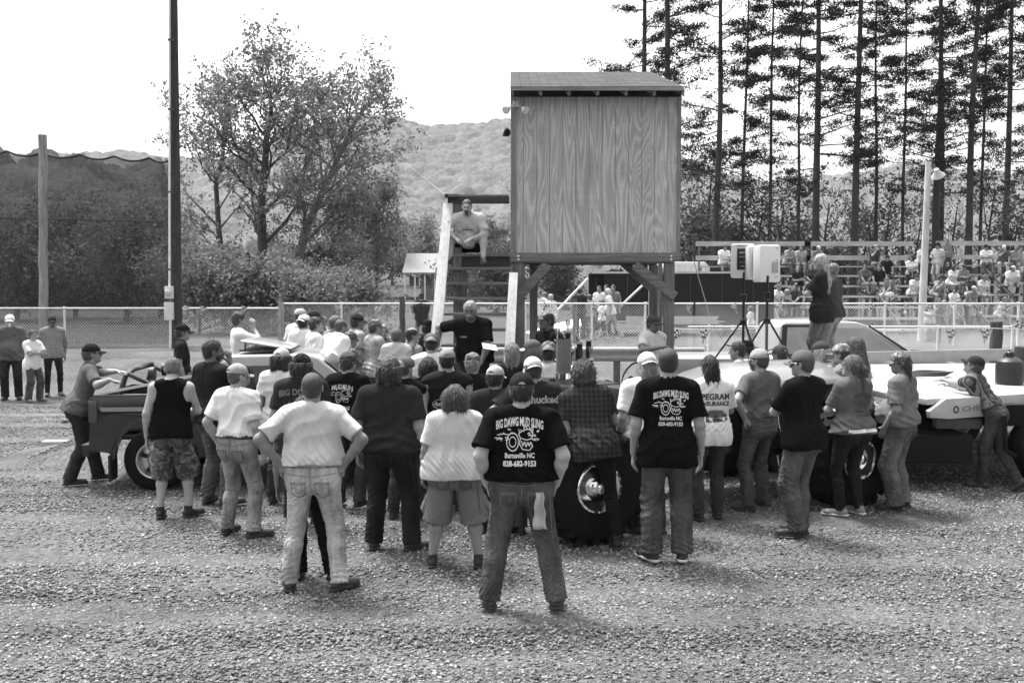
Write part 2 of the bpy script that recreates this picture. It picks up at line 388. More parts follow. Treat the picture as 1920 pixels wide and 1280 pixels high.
def grow(mb, r, p, d, L, rad, depth, tips, maxd, spread=.6, up=.25, nseg=4, kids_=3, wob=.16, shrink=.62):
    pts = [p.copy()]; dirs = [d.copy()]
    for i in range(nseg):
        d = (d + Vector(r.normal(0, wob, 3)) + Vector((0, 0, up * .12))).normalized(); p = p + d * (L / nseg); pts.append(p.copy()); dirs.append(d.copy())
    rs = [max(rad * (1 - .62 * i / nseg), .006) for i in range(nseg + 1)]
    mb.tube(pts, rs, 6 if rad > .06 else 4, caps=False)
    if depth >= maxd - 1:
        for q in pts[1:]: tips.append((q, depth))
    if depth >= maxd: return
    nk = kids_ + int(r.integers(0, 2))
    for j in range(nk):
        i = nseg if j == 0 else int(r.integers(max(1, nseg // 3), nseg + 1)); a = r.uniform(0, 6.28)
        sd_ = Vector((math.cos(a), math.sin(a), up)); q = (dirs[i] + sd_ * (spread * (.55 if j == 0 else 1) * r.uniform(.7, 1.3))).normalized()
        grow(mb, r, pts[i], q, L * shrink * r.uniform(.75, 1.2), rs[i] * .72, depth + 1, tips, maxd, spread, up, nseg, kids_, wob, shrink)
def leafy(name, label, cat, base, trunk, rad, seed, limbs, nleaf, lsize, lv, limb_len=3.2, maxd=3, group=None, sig=.28, spread=.6, up=.3, kids_=3, tv=.07, t0=.25):
    """trunk: list of relative points; limbs start along its upper part"""
    r = np.random.default_rng(seed); root = empty(name, label, cat, base, 0, group); mb = MB(); tips = []
    tp = [Vector(q) for q in trunk]; n = len(tp)
    mb.tube(tp, [rad * (1 - .8 * i / (n - 1)) + .01 for i in range(n)], 8, caps=False)
    for i in range(limbs):
        t = t0 + (1 - t0) * (i + r.uniform(0, 1)) / limbs; f = t * (n - 1); k = min(int(f), n - 2); q = tp[k].lerp(tp[k + 1], f - k)
        a = i * 2.4 + r.uniform(-.4, .4); d = Vector((math.cos(a), math.sin(a), .45 + .7 * t)).normalized()
        grow(mb, r, q, d, limb_len * (1.1 - .62 * t) * r.uniform(.8, 1.2), rad * .42 * (1.1 - .7 * t), 1, tips, maxd, spread, up, 4, kids_)
    mb.build('trunk', bark(tv), root, smooth=True, angle=80)
    if nleaf and tips:
        T = np.array([tuple(q) for q, _ in tips]); idx = r.integers(0, len(T), nleaf // 5); cen = T[idx] + r.normal(0, sig, (len(idx), 3))
        pts = np.repeat(cen, 5, 0) + r.normal(0, sig * .38, (len(cen) * 5, 3))
        leafcards('crown', pts, lsize, leafmat(lv), seed + 1, parent=root)
    return root
def at(px, py, Y):   # base point on terrain under a pixel column
    p = P(px, py, Y); return Vector((p.x, Y, gzf(p.x, Y) - .05))
def rel(base, pix, Y):  # trunk points from pixels, relative to base
    return [Vector((0, 0, 0))] + [P(x, y, Y + dy) - base for x, y, dy in pix]
b0 = at(495, 560, 44)
leafy('tree', 'tall airy leafy tree with upright trunk left of the leaning tree', 'tree', b0, rel(b0, [(492, 470, 0), (490, 380, .2), (497, 310, 0), (500, 250, -.2), (508, 210, 0), (507, 175, 0)], 44), .24, 31, 22, 10500, .15, .19, 3.0, 3, sig=.24, t0=.15)
b0 = at(553, 560, 43)
leafy('tree', 'leafy tree with pale trunk leaning to the right', 'tree', b0, rel(b0, [(558, 500, 0), (572, 430, .2), (600, 370, 0), (622, 325, -.2), (640, 280, 0), (660, 240, 0), (672, 212, 0)], 43), .22, 47, 20, 9800, .15, .19, 3.1, 3, sig=.24, t0=.2, tv=.16)
b0 = at(420, 560, 45)
leafy('tree', 'slim leafy tree beside the dark utility pole', 'tree', b0, rel(b0, [(418, 500, 0), (410, 430, 0), (405, 350, .2), (418, 290, 0), (420, 240, 0), (428, 205, 0)], 45), .16, 53, 16, 5600, .15, .18, 2.5, 3, sig=.25, t0=.12)
b0 = at(610, 560, 41)
leafy('tree', 'small leafy tree under the leaning tree, near the fence', 'tree', b0, rel(b0, [(612, 520, 0), (618, 470, 0), (640, 420, 0), (655, 380, 0)], 41), .10, 59, 12, 5000, .14, .17, 2.2, 2, sig=.3, t0=.1)
for i, (px, Y, h, v, lb) in enumerate([(372, 38, 3.4, .17, 'dense low bush right of the utility pole'), (450, 37, 2.8, .2, 'low bush under the upright tree'), (528, 38, 2.8, .17, 'low bush between the two big trees'), (590, 36, 2.2, .2, 'small bush right of the leaning trunk'), (655, 38, 2.0, .22, 'pale bush at the edge of the trees')]):
    b0 = at(px, 560, Y); leafy('bush', lb, 'bush', b0, [(0, 0, 0), (.1, 0, h * .35), (0, .1, h * .6)], .05, 70 + i, 14, 7500, .15, v, h * .62, 2, 'bushes along the fence', .28, .8, .35, t0=.05)
# mid distance trees
for i, (px, Y, h, wd, v, lb) in enumerate([(705, 90, 11, 4.5, .16, 'pale round tree beyond the leaning tree'), (790, 120, 8.5, 4.2, .26, 'pale blossoming tree left of the tower stairs'), (735, 130, 9, 4, .14, 'bushy tree beside the pale blossoming one'), (905, 95, 7, 4, .2, 'light bushy tree seen behind the stair treads'), (868, 75, 3.0, 2.2, .1, 'dark bush in front of the white house'), (1040, 70, 3.4, 2.2, .10, 'bush seen under the tower beside the left brace'), (930, 60, 3.6, 2.4, .12, 'scrubby bush behind the lower stairs'), (640, 100, 9, 4, .12, 'bushy tree low on the far slope')]):
    b0 = at(px, 540, Y); leafy('bushy_tree', lb, 'tree', b0, [(0, 0, 0), (.1, 0, h * .4), (0, .1, h * .8)], .16, 90 + i, 14, 7000, .32 if Y > 80 else .2, v, wd * .75, 2, 'trees beyond the fence', .5, .8, .4, t0=.12)
# behind the netting
for i, (px, Y, h, lb) in enumerate([(30, 52, 4.6, 'leftmost tree showing through the netting'), (140, 56, 5.6, 'leafy tree showing through the netting right of the cut pole'), (235, 50, 4.2, 'tree showing through the middle of the netting'), (300, 58, 5.0, 'tree showing through the netting beside the tall pole')]):
    b0 = at(px, 540, Y); leafy('tree', lb, 'tree', b0, [(0, 0, 0), (.1, 0, h * .4), (-.2, .1, h * .9)], .15, 120 + i, 14, 7000, .22, .15, 3.2, 2, 'trees behind the netting', .45, .7, .35, t0=.15)

def pine_mesh(seed, h, rad, blen, first, dens=1.):
    r = np.random.default_rng(seed); mb = MB(); n = 9; lean = r.normal(0, .012, 2)
    pts = [Vector((lean[0] * z + .06 * math.sin(z * .5 + seed), lean[1] * z, z)) for z in np.linspace(0, h, n)]
    mb.tube(pts, [rad * (1 - .75 * i / (n - 1)) for i in range(n)], 10, caps=False)
    def axis(z): f = z / h * (n - 1); k = min(int(f), n - 2); return pts[k].lerp(pts[k + 1], f - k)
    cl = []; z = first
    while z < h - .3:
        live = z > first + 1.5 or r.uniform() < .5
        for k in range(int(r.integers(1, 4))):
            a = r.uniform(0, 6.28); L = blen * r.uniform(.45, 1.15) * (1.1 - .7 * max(0, (z / h - .35)) / .65) * (1 if live else .6); d = Vector((math.cos(a), math.sin(a), r.uniform(-.32, .32))).normalized(); p = axis(z); bp = [p.copy()]
            for s_ in range(5): d = (d + Vector(r.normal(0, .09, 3)) + Vector((0, 0, .03))).normalized(); p = p + d * L / 5; bp.append(p.copy())
            mb.tube(bp, [rad * .17 * (1 - .16 * q) for q in range(6)], 4, caps=False)
            if not live: continue
            for q in range(2, 6):
                for _ in range(2):
                    e = Vector((r.normal(0, .5), r.normal(0, .5), r.normal(.05, .14))) * L * .26; tip = bp[q] + e
                    mb.tube([bp[q], tip], [rad * .05, .006], 3, caps=False)
                    for t in (.45, .8, 1.05): cl.append(tuple(bp[q].lerp(tip, t)))
        z += r.uniform(.3, .75)
    cl = np.array(cl); cl = cl[r.uniform(size=len(cl)) < .42 * dens]; m = 18
    pts2 = np.repeat(cl, m, 0) + r.normal(0, 1, (len(cl) * m, 3)) * np.array([.17, .17, .08])
    return mb, pts2
PM = []
for k, (h, rad, bl, first) in enumerate([(21, .21, 3.1, 6.4), (21, .20, 2.7, 7.6), (20, .12, 2.0, 6.6), (19, .10, 1.7, 7.2), (21, .19, 3.3, 4.6)]):
    mb, pp = pine_mesh(200 + k, h, rad, bl, first)
    me = mb.mesh('trunk', bark(.045), True, angle=80); co_ = leafcards('crown', pp, .18, leafmat(.022, .15), 300 + k, .26); PM.append((me, co_.data)); bpy.data.objects.remove(co_)
PINES = [(1341, 48, 4, 0., 'thick pine nearest the wooden tower, trunk bare below'), (1388, 52, 2, 1., 'slender pine just right of the pine nearest the tower'), (1440, 60, 3, 2., 'thin pine behind the white loudspeakers'), (1493, 50, 3, 3., 'thin straight pine right of the loudspeakers'), (1531, 47, 0, 4., 'thick pine above the two people standing high'), (1600, 46, 1, 1.2, 'thick straight pine in the middle of the row'), (1643, 52, 2, 2.2, 'slender pine left of the lamp post'), (1694, 50, 3, 5., 'very thin pine just left of the lamp post'), (1756, 49, 0, 2.7, 'thick pine directly behind the lamp post'), (1768, 56, 2, 3.7, 'slender pine close behind the lamp post pine'), (1812, 47, 1, 5.2, 'pine right of the lamp post, second from the right edge pair'), (1838, 50, 3, .7, 'thin dark pine next to the right bleacher section'), (1208, 60, 4, 1.7, 'slender pine rising behind the tower roof'), (1248, 57, 0, 2.9, 'thicker pine rising behind the right end of the tower roof'), (1950, 48, 4, 4.4, 'pine at the right edge with branches reaching in'), (1885, 64, 1, 1.4, 'distant pine behind the right bleachers')]
for px, Y, k, rz, lb in PINES:
    b0 = at(px, 470, Y); s = 1.28 if Y > 55 else 1.; t = empty('pine_tree', lb, 'pine tree', b0, rz, 'row of tall pines'); t.scale = (s, s, s)
    link('trunk', PM[k][0], t); link('crown', PM[k][1], t)
for i, (px, Y, h, nl, lb) in enumerate([(1300, 50, 5, 9000, 'dense dark evergreen beside the tower wall'), (1370, 53, 4.5, 8000, 'dark evergreen below the first thick pine'), (1425, 54, 6.5, 7000, 'dark evergreen behind the loudspeakers'), (1465, 55, 7, 900, 'crooked bare tree right of the loudspeakers'), (1550, 54, 7, 900, 'bare branching tree between the two thick pines'), (1625, 58, 6, 5000, 'leafy dark evergreen between the pines mid row'), (1665, 55, 7, 2500, 'thin leafed tree left of the lamp post'), (1722, 57, 6, 1200, 'bare tree just left of the lamp post'), (1790, 56, 7, 2000, 'sparse tree between the pines right of the lamp post'), (1858, 53, 7.5, 700, 'forked bare tree near the right edge'), (1905, 52, 6, 4500, 'dark leafy bush at the right edge behind the bleachers'), (1500, 58, 5, 4500, 'dark low evergreen behind the upper bleacher row'), (1575, 52, 3.5, 4500, 'low dark brush behind the bleacher back rail'), (1740, 51, 3.2, 4500, 'low brush behind the lamp post'), (1330, 56, 9, 4000, 'mid height evergreen against the tower')]):
    b0 = at(px, 470, Y); leafy('understory_tree', lb, 'tree', b0, [(0, 0, 0), (.15, 0, h * .3), (-.1, .1, h * .6), (.1, 0, h * .9)], .11, 150 + i, 13, int(nl * .42), .2, .09, h * .42, 3 if nl < 2600 else 2, 'undergrowth among the pines', .36, .55, .55, 3, .045, .12)

# ================================================================== FENCE, POLES, NETTING
YF = 30.0
metal = plain('galvanised_metal', .72, .6, .0, .4)
def chain_fence(name, label, pxa, pxb, Y, zb, h, posts, group='chain link fence sections'):
    xa, xb = P(pxa, 600, Y).x, P(pxb, 600, Y).x; root = empty(name, label, 'fence', (xa, Y, zb), 0, group); L = xb - xa; s = .085; th = .0062
    V = []; F = []; n = int((L + h) / s)
    for sg in (1, -1):
        for i in range(n):
            x0 = i * s - (h if sg > 0 else 0); x1 = x0 + h
            za, zb_ = (0, h) if sg > 0 else (h, 0); t0 = max(0, -x0 / h); t1 = min(1, (L - x0) / h)
            if t1 <= t0: continue
            for dy in (0,):
                a = (x0 + h * t0, za + (zb_ - za) * t0); b = (x0 + h * t1, za + (zb_ - za) * t1); k = len(V); yo = .004 * sg
                for (x, z) in (a, b): V += [(x - th, yo, z - th * .5 * sg), (x + th, yo, z + th * .5 * sg), (x, yo - th, z)]
                F += [(k, k + 1, k + 4, k + 3), (k + 1, k + 2, k + 5, k + 4), (k + 2, k, k + 3, k + 5)]
    link('wire_mesh', npmesh('wire_mesh', V, F, metal), root)
    mb = MB().tube([(0, 0, h), (L, 0, h)], .024, 8); mb.build('top_rail', metal, root, smooth=True)
    for px in posts: MB().tube([(P(px, 600, Y).x - xa, .03, -.2), (P(px, 600, Y).x - xa, .03, h + .05)], .035, 8).build('post', metal, root, smooth=True)
    return root
ZF = .56
chain_fence('chain_link_fence', 'chain link fence in front of the dark netting at the left', -140, 522, YF, ZF, 1.18, [-60, 120, 320], None)
chain_fence('chain_link_fence', 'chain link fence crossing behind the stairs and under the tower', 530, 1300, YF, ZF, 1.32, [640, 752, 870, 985, 1110, 1210], None)
chain_fence('chain_link_fence', 'chain link fence in front of the bleachers at the right', 1304, 2080, YF, ZF, 1.32, [1420, 1540, 1660, 1790, 1910], None)
chain_fence('chain_link_fence', 'lower inner chain link fence across the foreground of the bleachers', 1290, 2080, 27.2, .5, .8, [1330, 1480, 1620, 1760, 1900], None)
def wpole(name, label, px, ytop, Y, wpx, v, zb=None, px2=None, cat='pole', extra=.35, n=14):
    b = at(px if px2 is None else px2, 600, Y); t = P(px, ytop, Y); r = wpx / 2 * Y / FPX; root = MB(); m = 14
    pts = [Vector((0, 0, -extra)).lerp(t - b, i / m) + Vector((.01 * math.sin(i * 1.7), 0, 0)) for i in range(m + 1)]
    root.tube(pts, [r * (1.08 - .12 * i / m) * (1 + .03 * math.sin(i * 2.3)) for i in range(m + 1)], n)
    o = root.build(name, wood(v, 1.3, 1., 2, 'weathered_pole'), None, smooth=True, loc=b, angle=50); return tag(o, label, cat)
wpole('wooden_pole', 'cut off weathered wooden pole standing before the netting', 80, 253, 30.4, 16, .26, cat='pole')
up = empty('utility_pole', 'tall dark utility pole with white conduit and meter box', 'utility pole', at(331, 600, 29.2))
q0 = up.location; tt = P(324, -60, 29.2) - q0
MB().tube([Vector((0, 0, -.4)).lerp(tt, i / 20) for i in range(21)], [.155 - .0018 * i for i in range(21)], 16).build('pole', wood(.045, 1.5, 1., 2, 'creosote_pole'), up, smooth=True, angle=60)
cd = MB().tube([P(317.5, -60, 29) - q0, P(317.5, 540, 29) - q0], .03, 8).build('conduit', plain('white_conduit', .75, .5), up, smooth=True)
for yy in (75, 205, 360, 505): MB().box(P(320, yy, 29) - q0, (.16, .07, .05)).build('strap', plain('dark_steel', .08, .5, .6), up)
mbx = MB().box(P(317, 548, 28.95) - q0, (.22, .16, .36)).build('meter_box', plain('meter_grey', .62, .5), up, bevel=.01)
MB().lathe([(.085, 0), (.085, .06), (.07, .09), (0.02, .1)], 20, Matrix.Translation(P(315, 549, 28.86) - q0) @ Matrix.Rotation(R(90), 4, 'X')).build('meter_dial', plain('meter_glass', .5, .2), mbx, smooth=True)
MB().box(P(317, 583, 28.95) - q0, (.24, .17, .52)).build('breaker_box', plain('meter_grey', .62, .5), up, bevel=.012)
MB().tube([P(319, 600, 28.95) - q0, P(319, 655, 28.95) - q0], .03, 8).build('conduit', plain('white_conduit', .75, .5), up, smooth=True)
# netting
def netmat():
    b = NB('shade_netting'); c = b.coord(); wv = b.noise(b.coord((.15, 1, 5)), 3, 4, .6); n = b.noise(c, .5, 3)
    al = b.math('ADD', b.mapr(wv, .3, .7, .54, .64), b.mapr(n, .3, .7, -.05, .05))
    return b.bsdf(.035, .9, 0, None, .1, alpha=al)
top = [(-260, 300), (-180, 290), (-90, 302), (0, 285), (13, 282), (45, 287), (75, 292), (120, 291), (150, 291), (185, 298), (215, 300), (245, 292), (277, 293), (300, 298), (318, 299)]
tp = [(-260, 290)]
px_ = np.linspace(-260, 318, 120); hang = [-260, -190, -110, -55, 13, 77, 150, 214, 280, 322]
def topy(x):
    k = max(i for i, h_ in enumerate(hang[:-1]) if h_ <= x); a, b_ = hang[k], hang[k + 1]; t = (x - a) / (b_ - a); base = 283 + (x - 13) / 300 * 14 if x > 13 else 283
    return base + 8 * 4 * t * (1 - t)
q0 = at(100, 600, 31.4); V = []; rows = 26
for x in px_:
    a = P(x, topy(x), 31.4) - q0; b_ = P(x, 655, 31.4) - q0
    for j in range(rows):
        t = j / (rows - 1); p = a.lerp(b_, t); p.y += .10 * math.sin(x * .045 + 3 * t) * math.sin(3.1 * t) + .03 * math.sin(x * .21 + t * 9); V.append(tuple(p))
F = [(i * rows + j, (i + 1) * rows + j, (i + 1) * rows + j + 1, i * rows + j + 1) for i in range(len(px_) - 1) for j in range(rows - 1)]
nr = empty('safety_netting', 'huge sheet of dark shade netting hung between poles at the left', 'netting', q0)
link('net', npmesh('net', V, F, netmat(), True), nr)
mb = MB().tube([P(x, topy(x), 31.35) - q0 for x in px_], .035, 5); mb.build('top_cable', plain('black_rope', .02, .8), nr)
MB().tube([P(x, 407 + (x + 100) * .02, 31.3) - q0 for x in np.linspace(-260, 318, 30)], .022, 5).build('cross_cable', plain('black_rope', .02, .8), nr)
# light pole on the right
lp = empty('lamp_post', 'pale wooden lamp post with a shaded floodlight', 'lamp post', at(1728, 600, 33)); q0 = lp.location
MB().tube([Vector((0, 0, -.3)).lerp(P(1741, 303, 33) - q0, i / 14) for i in range(15)], [.135 - .003 * i for i in range(15)], 14).build('pole', wood(.5, .8, 1., 2, 'pale_pole'), lp, smooth=True)
arm = MB().tube([P(1741, 312, 33) - q0, P(1750, 310, 32.9) - q0, P(1757, 318, 32.8) - q0], .03, 8).build('arm', plain('dark_steel', .08, .5, .6), lp, smooth=True)
Mx = Matrix.Translation(P(1758, 326, 32.7) - q0) @ Matrix.Rotation(R(-28), 4, 'Y') @ Matrix.Rotation(R(30), 4, 'X')
MB().lathe([(.03, .2), (.07, .18), (.09, .08), (.22, -.08), (.215, -.085), (.08, .06), (.02, .08)], 28, Mx).build('lamp_shade', plain('lamp_enamel', .55, .3, .2), lp, smooth=True)
MB().lathe([(.02, .06), (.07, .0), (.08, -.06), (.03, -.1)], 18, Mx).build('bulb', plain('glass_bulb', .7, .1), lp, smooth=True)
for px, yt, Y, wp, v, lb in [(527, 566, 29.6, 11, .3, 'grey wooden fence post right of the watching man in white'), (754, 556, 29.4, 11, .08, 'dark wooden fence post left of the stairs'), (1869, 603, 21.5, 23, .07, 'thick dark charred post behind the flatbed'), (1078, 560, 31.5, 9, .1, 'dark post behind the fence under the tower')]:
    wpole('fence_post', lb, px, yt, Y, wp, v, cat='post')
wpole('wooden_pole', 'dark tree-like pole seen between the tower posts', 1238, 470, 24, 9, .12)
# guy wires
for k, (a, b_, r_) in enumerate([((680, 225, 60), (838, 368, 15.1), .0022), ((1298, 480, 15.4), (1356, 640, 26), .007)]):
    o = MB().tube([P(*a), (P(*a) + P(*b_)) / 2 + Vector((0, 0, -.25)), P(*b_)], r_, 5).build('cable', plain('grey_cable', .3, .5), None)
    tag(o, ['thin guy wire running from the trees down to the stair rail', 'pale cable hanging from the tower corner to the fence'][k], 'cable')
# checkered pennants
def checkmat(s):
    b = NB('checker_flag'); ch = b.n('TexChecker', i_Scale=s); b.t.links.new(b.coord((1, .001, 1)), ch.inputs['Vector'])
    ch.inputs['Color1'].default_value = (.75, .75, .75, 1); ch.inputs['Color2'].default_value = (.02, .02, .02, 1)
    return b.bsdf(b.n('RGBToBW', i_0=ch.outputs[0]).outputs[0], .7, 0, None, .2)
CK = checkmat(1 / .055)
def pennant_mesh(kind):
    n = 6; V = []; F = []
    for i in range(n + 1):
        z = -i / n; wd = 1 + z
        for j in range(5): x = (j / 4 - .5) * .28 * max(wd, .04); V.append((x, (.03 + .05 * kind) * math.sin(i * 1.1 + j * 1.3 + kind) * (i / n), z * .36))
    for i in range(n):
        for j in range(4): k = i * 5 + j; F.append((k, k + 1, k + 6, k + 5))
    return npmesh('pennant', V, F, CK)
PMs = [pennant_mesh(k) for k in range(3)]
LEFT = []
def pennants(lst, Y, where, sc_=1.):
    for i, (px, py, tilt) in enumerate(lst):
        o = link('pennant', PMs[i % 3], None, P(px, py, Y)); o.rotation_euler = (R(random.uniform(-15, 15)), R(tilt), R(random.uniform(-20, 20))); o.scale = (sc_,) * 3
        tag(o, where, 'pennant', 'checkered pennants ' + where.split(' pennant ')[1])
pennants([(x, 573 + random.uniform(-1, 2), random.uniform(-25, 25)) for x in (350, 382, 458, 632, 668, 706, 738, 776)], 29.9, 'small checkered pennant strung along the fence left of the stairs', .8)
pennants([(x, 570 + random.uniform(-1, 2), random.uniform(-35, 35)) for x in (873, 928, 1026, 1118, 1290, 1375, 1460, 1508, 1560)], 29.9, 'small checkered pennant strung along the top of the fence from stairs to speakers', .8)
pennants([(x, 572 + random.uniform(-1, 2), random.uniform(-50, 50)) for x in (1640, 1700, 1745, 1800, 1845, 1890)], 29.9, 'small checkered pennant strung along the fence before the bleachers', .8)
for px, py, lb in [(1322, 617, 'large checkered pennant hanging right of the front tower post'), (1785, 617, 'large checkered pennant left of the gap above the flatbed'), (1850, 617, 'large checkered pennant beside the thick dark post'), (1268, 617, 'large checkered pennant half hidden by the front tower post'), (1905, 603, 'tilted checkered pennant at the right edge')]:
    o = link('pennant', PMs[0], None, P(px, py, 20.5)); o.scale = (.85, .85, .85); o.rotation_euler = (0, R(8 if px < 1900 else -50), R(random.uniform(-10, 10))); tag(o, lb, 'pennant')
o = MB().tube([P(x, 616 + 1.5 * math.sin(x * .02), 20.5) for x in range(1255, 2000, 30)], .006, 4).build('pennant_string', plain('white_cable', .6, .5)); tag(o, 'thin string carrying the large pennants above the flatbed', 'string')
# guard rail behind the tower and rubble stones
def grail(label, pxa, pxb, Y, py):
    a, b_ = P(pxa, py, Y), P(pxb, py, Y); root = empty('guard_rail', label, 'guard rail', (a.x, Y, gzf(a.x, Y)), 0); L = b_.x - a.x; hz = a.z - root.location.z
    prof = [(-.0, -.15), (-.06, -.11), (-.06, -.05), (0, 0), (-.06, .05), (-.06, .11), (0, .15)]
    V = [(x, y, z + hz) for x in (0, L) for (y, z) in prof]; link('rail', npmesh('rail', V, [(i, i + 1, i + 8, i + 7) for i in range(6)], plain('rail_steel', .3, .5, .5)), root)
    for x in np.arange(.3, L, 1.9): MB().box((x, .09, hz / 2 - .1), (.14, .14, hz + .25)).build('post', wood(.14), root)
grail('steel guard rail behind the exhaust pipe under the tower', 790, 1320, 20.8, 664)
grail('dark low guard rail behind the pennant at the right of the tower', 1330, 1480, 20.6, 690)
tag(stones('rubble', 9000, (-8, 9), (17.5, 20.6), .03, .08, 33, SM, .02, keep=lambda x, y, r: np.ones_like(x, bool)), 'rough rubble stones banked along the guard rail', 'rubble', kind='stuff')
# ================================================================== JUDGING TOWER
def plymat():
    b = NB('plywood_siding'); sp = b.n('SeparateXYZ', i_0=b.coord()); pid = b.math('FLOOR', b.math('MULTIPLY', sp.outputs[0], 1 / 1.22))
    cv = b.n('CombineXYZ', i_0=b.math('ADD', b.math('MULTIPLY', sp.outputs[0], 2.0), b.math('MULTIPLY', pid, 7.3)), i_2=b.math('MULTIPLY', sp.outputs[2], .26))
    n = b.noise(cv.outputs[0], 1.2, 2, .5, .45)
    rings = b.math('SINE', b.math('MULTIPLY', n, 150.)); rg = b.mapr(rings, -1, 1, 0, 1)
    rg = b.math('POWER', rg, 1.6)
    fine = b.noise(b.coord((40, 1, 1.3)), 3, 3, .6); big = b.noise(b.coord((1, 1, .5)), 1.6, 3)
    band = b.noise(b.coord((.4, 1, 26)), 3.5, 2, .5)
    k = b.math('MULTIPLY', b.mapr(rg, 0, 1, .86, 1.2), b.mapr(fine, .3, .7, .86, 1.12))
    k = b.math('MULTIPLY', b.math('MULTIPLY', k, b.mapr(big, .3, .7, .85, 1.15)), b.mapr(band, .3, .7, .93, 1.06))
    vo = b.n('TexVoronoi', i_Scale=2.1); b.t.links.new(b.coord((1, 1, .8)), vo.inputs['Vector'])
    k = b.math('MULTIPLY', k, b.mapr(vo.outputs['Distance'], .015, .05, .5, 1.))
    return b.bsdf(b.math('MULTIPLY', k, .40), .8, 0, b.bump(b.math('ADD', rg, fine), .35, .004), .15)
YT = 15.0
tb = Vector((P(957, 500, YT).x, YT, 0)); tw = empty('judging_tower', 'two storey plywood judging booth raised on wooden posts with shingled roof', 'tower', tb)
X1 = P(1275, 500, YT).x - tb.x; ZB = P(960, 474, YT).z; ZT = P(960, 182, YT).z; DP = 2.44
ply = plymat(); NBD = 13; bw_ = X1 / NBD
mb = MB()
for i in range(NBD): mb.box(((i + .5) * bw_, .006, (ZB + ZT) / 2), (bw_ - .0055, .016, ZT - ZB))
sid = mb.build('siding', ply, tw)
mb = MB().box((X1 / 2, .025, (ZB + ZT) / 2), (X1 - .01, .012, ZT - ZB - .01)).box((X1 / 2, DP, (ZB + ZT) / 2), (X1, .03, ZT - ZB)).box((X1 - .016, DP / 2, (ZB + ZT) / 2), (.03, DP - .06, ZT - ZB)).box((.016, DP / 2 + .1, ZB + .55), (.03, DP - .25, 1.1)).box((.016, DP - .3, (ZB + ZT) / 2), (.032, .5, ZT - ZB))
mb.build('wall', wood(.12, 1., 1, 2, 'dark_wall'), tw)
tim = wood(.16, 1.1, 1., 0, 'treated_timber_x'); timz = wood(.145, 1.1, 1., 2, 'treated_timber_z'); pale = wood(.62, .45, .8, 2, 'new_pine'); palex = wood(.3, .6, .8, 0, 'pine_x')
MB().box((.045, -.018, (ZB + ZT) / 2), (.07, .03, ZT - ZB)).build('corner_board', wood(.2, .8, 1., 2, 'corner'), tw)
MB().box((X1 - .03, -.018, (ZB + ZT) / 2), (.05, .03, ZT - ZB)).build('corner_board', wood(.2, .8, 1., 2, 'corner'), tw)
zb2 = P(960, 491, YT).z
fb = MB().box((X1 / 2, -.02, (ZB + zb2) / 2), (X1 + .02, .05, ZB - zb2 - .006)).build('floor_beam', tim, tw, bevel=.004)
for x in (.12, X1 - .14):
    for z in (.035, .085): MB().lathe([(.018, 0), (.016, .012), (.0, .016)], 10, Matrix.Translation((x, -.045, zb2 + z)) @ Matrix.Rotation(R(90), 4, 'X')).build('bolt', plain('bolt_steel', .7, .3, .8), fb, smooth=True)
MB().box((X1 / 2, DP, (ZB + zb2) / 2), (X1 + .02, .05, ZB - zb2)).build('floor_beam', tim, tw)
MB().box((X1 / 2, DP / 2, ZB - .06), (X1 - .05, DP - .1, .10)).build('floor', wood(.1, 1, 1, 0, 'floor_boards'), tw)
def post(px0, px1, y): a = P(px0, 520, y).x - tb.x; b_ = P(px1, 520, y).x - tb.x; MB().box(((a + b_) / 2, y - YT + .07, zb2 / 2 - .1), (b_ - a, .14, zb2 + .2)).build('post', timz, tw, bevel=.006)
post(966, 984, YT); post(1246, 1265, YT); post(1218, 1234, YT + DP - .1); post(993, 1008, YT + DP - .1)
def brace(a, b_, y): p, q = P(*a, y) - tb, P(*b_, y) - tb; MB().beam(p, q, .045, .14, (0, 1, 0)).build('brace', tim, tw, bevel=.004)
for a, b_, y in [((1026, 497), (964, 566), YT - .02), ((1190, 497), (1266, 556), YT - .02), ((1168, 492), (1222, 540), YT + DP - .1)]:
    p, q = P(*a, y) - tb, P(*b_, y) - tb; MB().beam(p, q, .14, .045, (0, 1, 0)).build('brace', tim, tw, bevel=.004)
# shed roof
YE, YR = YT - .32, YT + 3.0
xl, xr = P(957, 168, YE).x - tb.x, P(1281, 168, YE).x - tb.x; ze, zr_ = P(960, 163, YE).z, P(960, 136, YR).z
def shingle():
    b = NB('roof_shingles'); c = b.coord(); br = b.n('TexBrick', offset=.5); b.t.links.new(b.coord((1, 1, 1)), br.inputs['Vector'])
    br.inputs['Scale'].default_value = 1.; br.inputs['Brick Width'].default_value = .3; br.inputs['Row Height'].default_value = .14; br.inputs['Mortar Size'].default_value = .008
    for k, v in (('Color1', .055), ('Color2', .09), ('Mortar', .02)): br.inputs[k].default_value = (v, v, v, 1)
    n = b.noise(c, 120, 2); return b.bsdf(b.math('MULTIPLY', b.n('RGBToBW', i_0=br.outputs[0]).outputs[0], b.mapr(n, .3, .7, .75, 1.25)), .95, 0, b.bump(b.math('ADD', n, br.outputs['Fac']), .4, .006), .1)
sl_ = math.atan2(zr_ - ze, YR - YE); Lr = math.hypot(zr_ - ze, YR - YE); rows = 14; mb = MB()
for i in range(rows):
    s0, s1 = i * Lr / rows, (i + 1) * Lr / rows + .02; M = Matrix.Rotation(sl_ + .012, 3, 'X')
    mb.box(((xl + xr) / 2, YE - YT + (s0 + s1) / 2 * math.cos(sl_), ze + (s0 + s1) / 2 * math.sin(sl_)), (xr - xl + .004 * (i % 2), s1 - s0, .016), M=M)
rf = mb.build('roof', shingle(), tw)
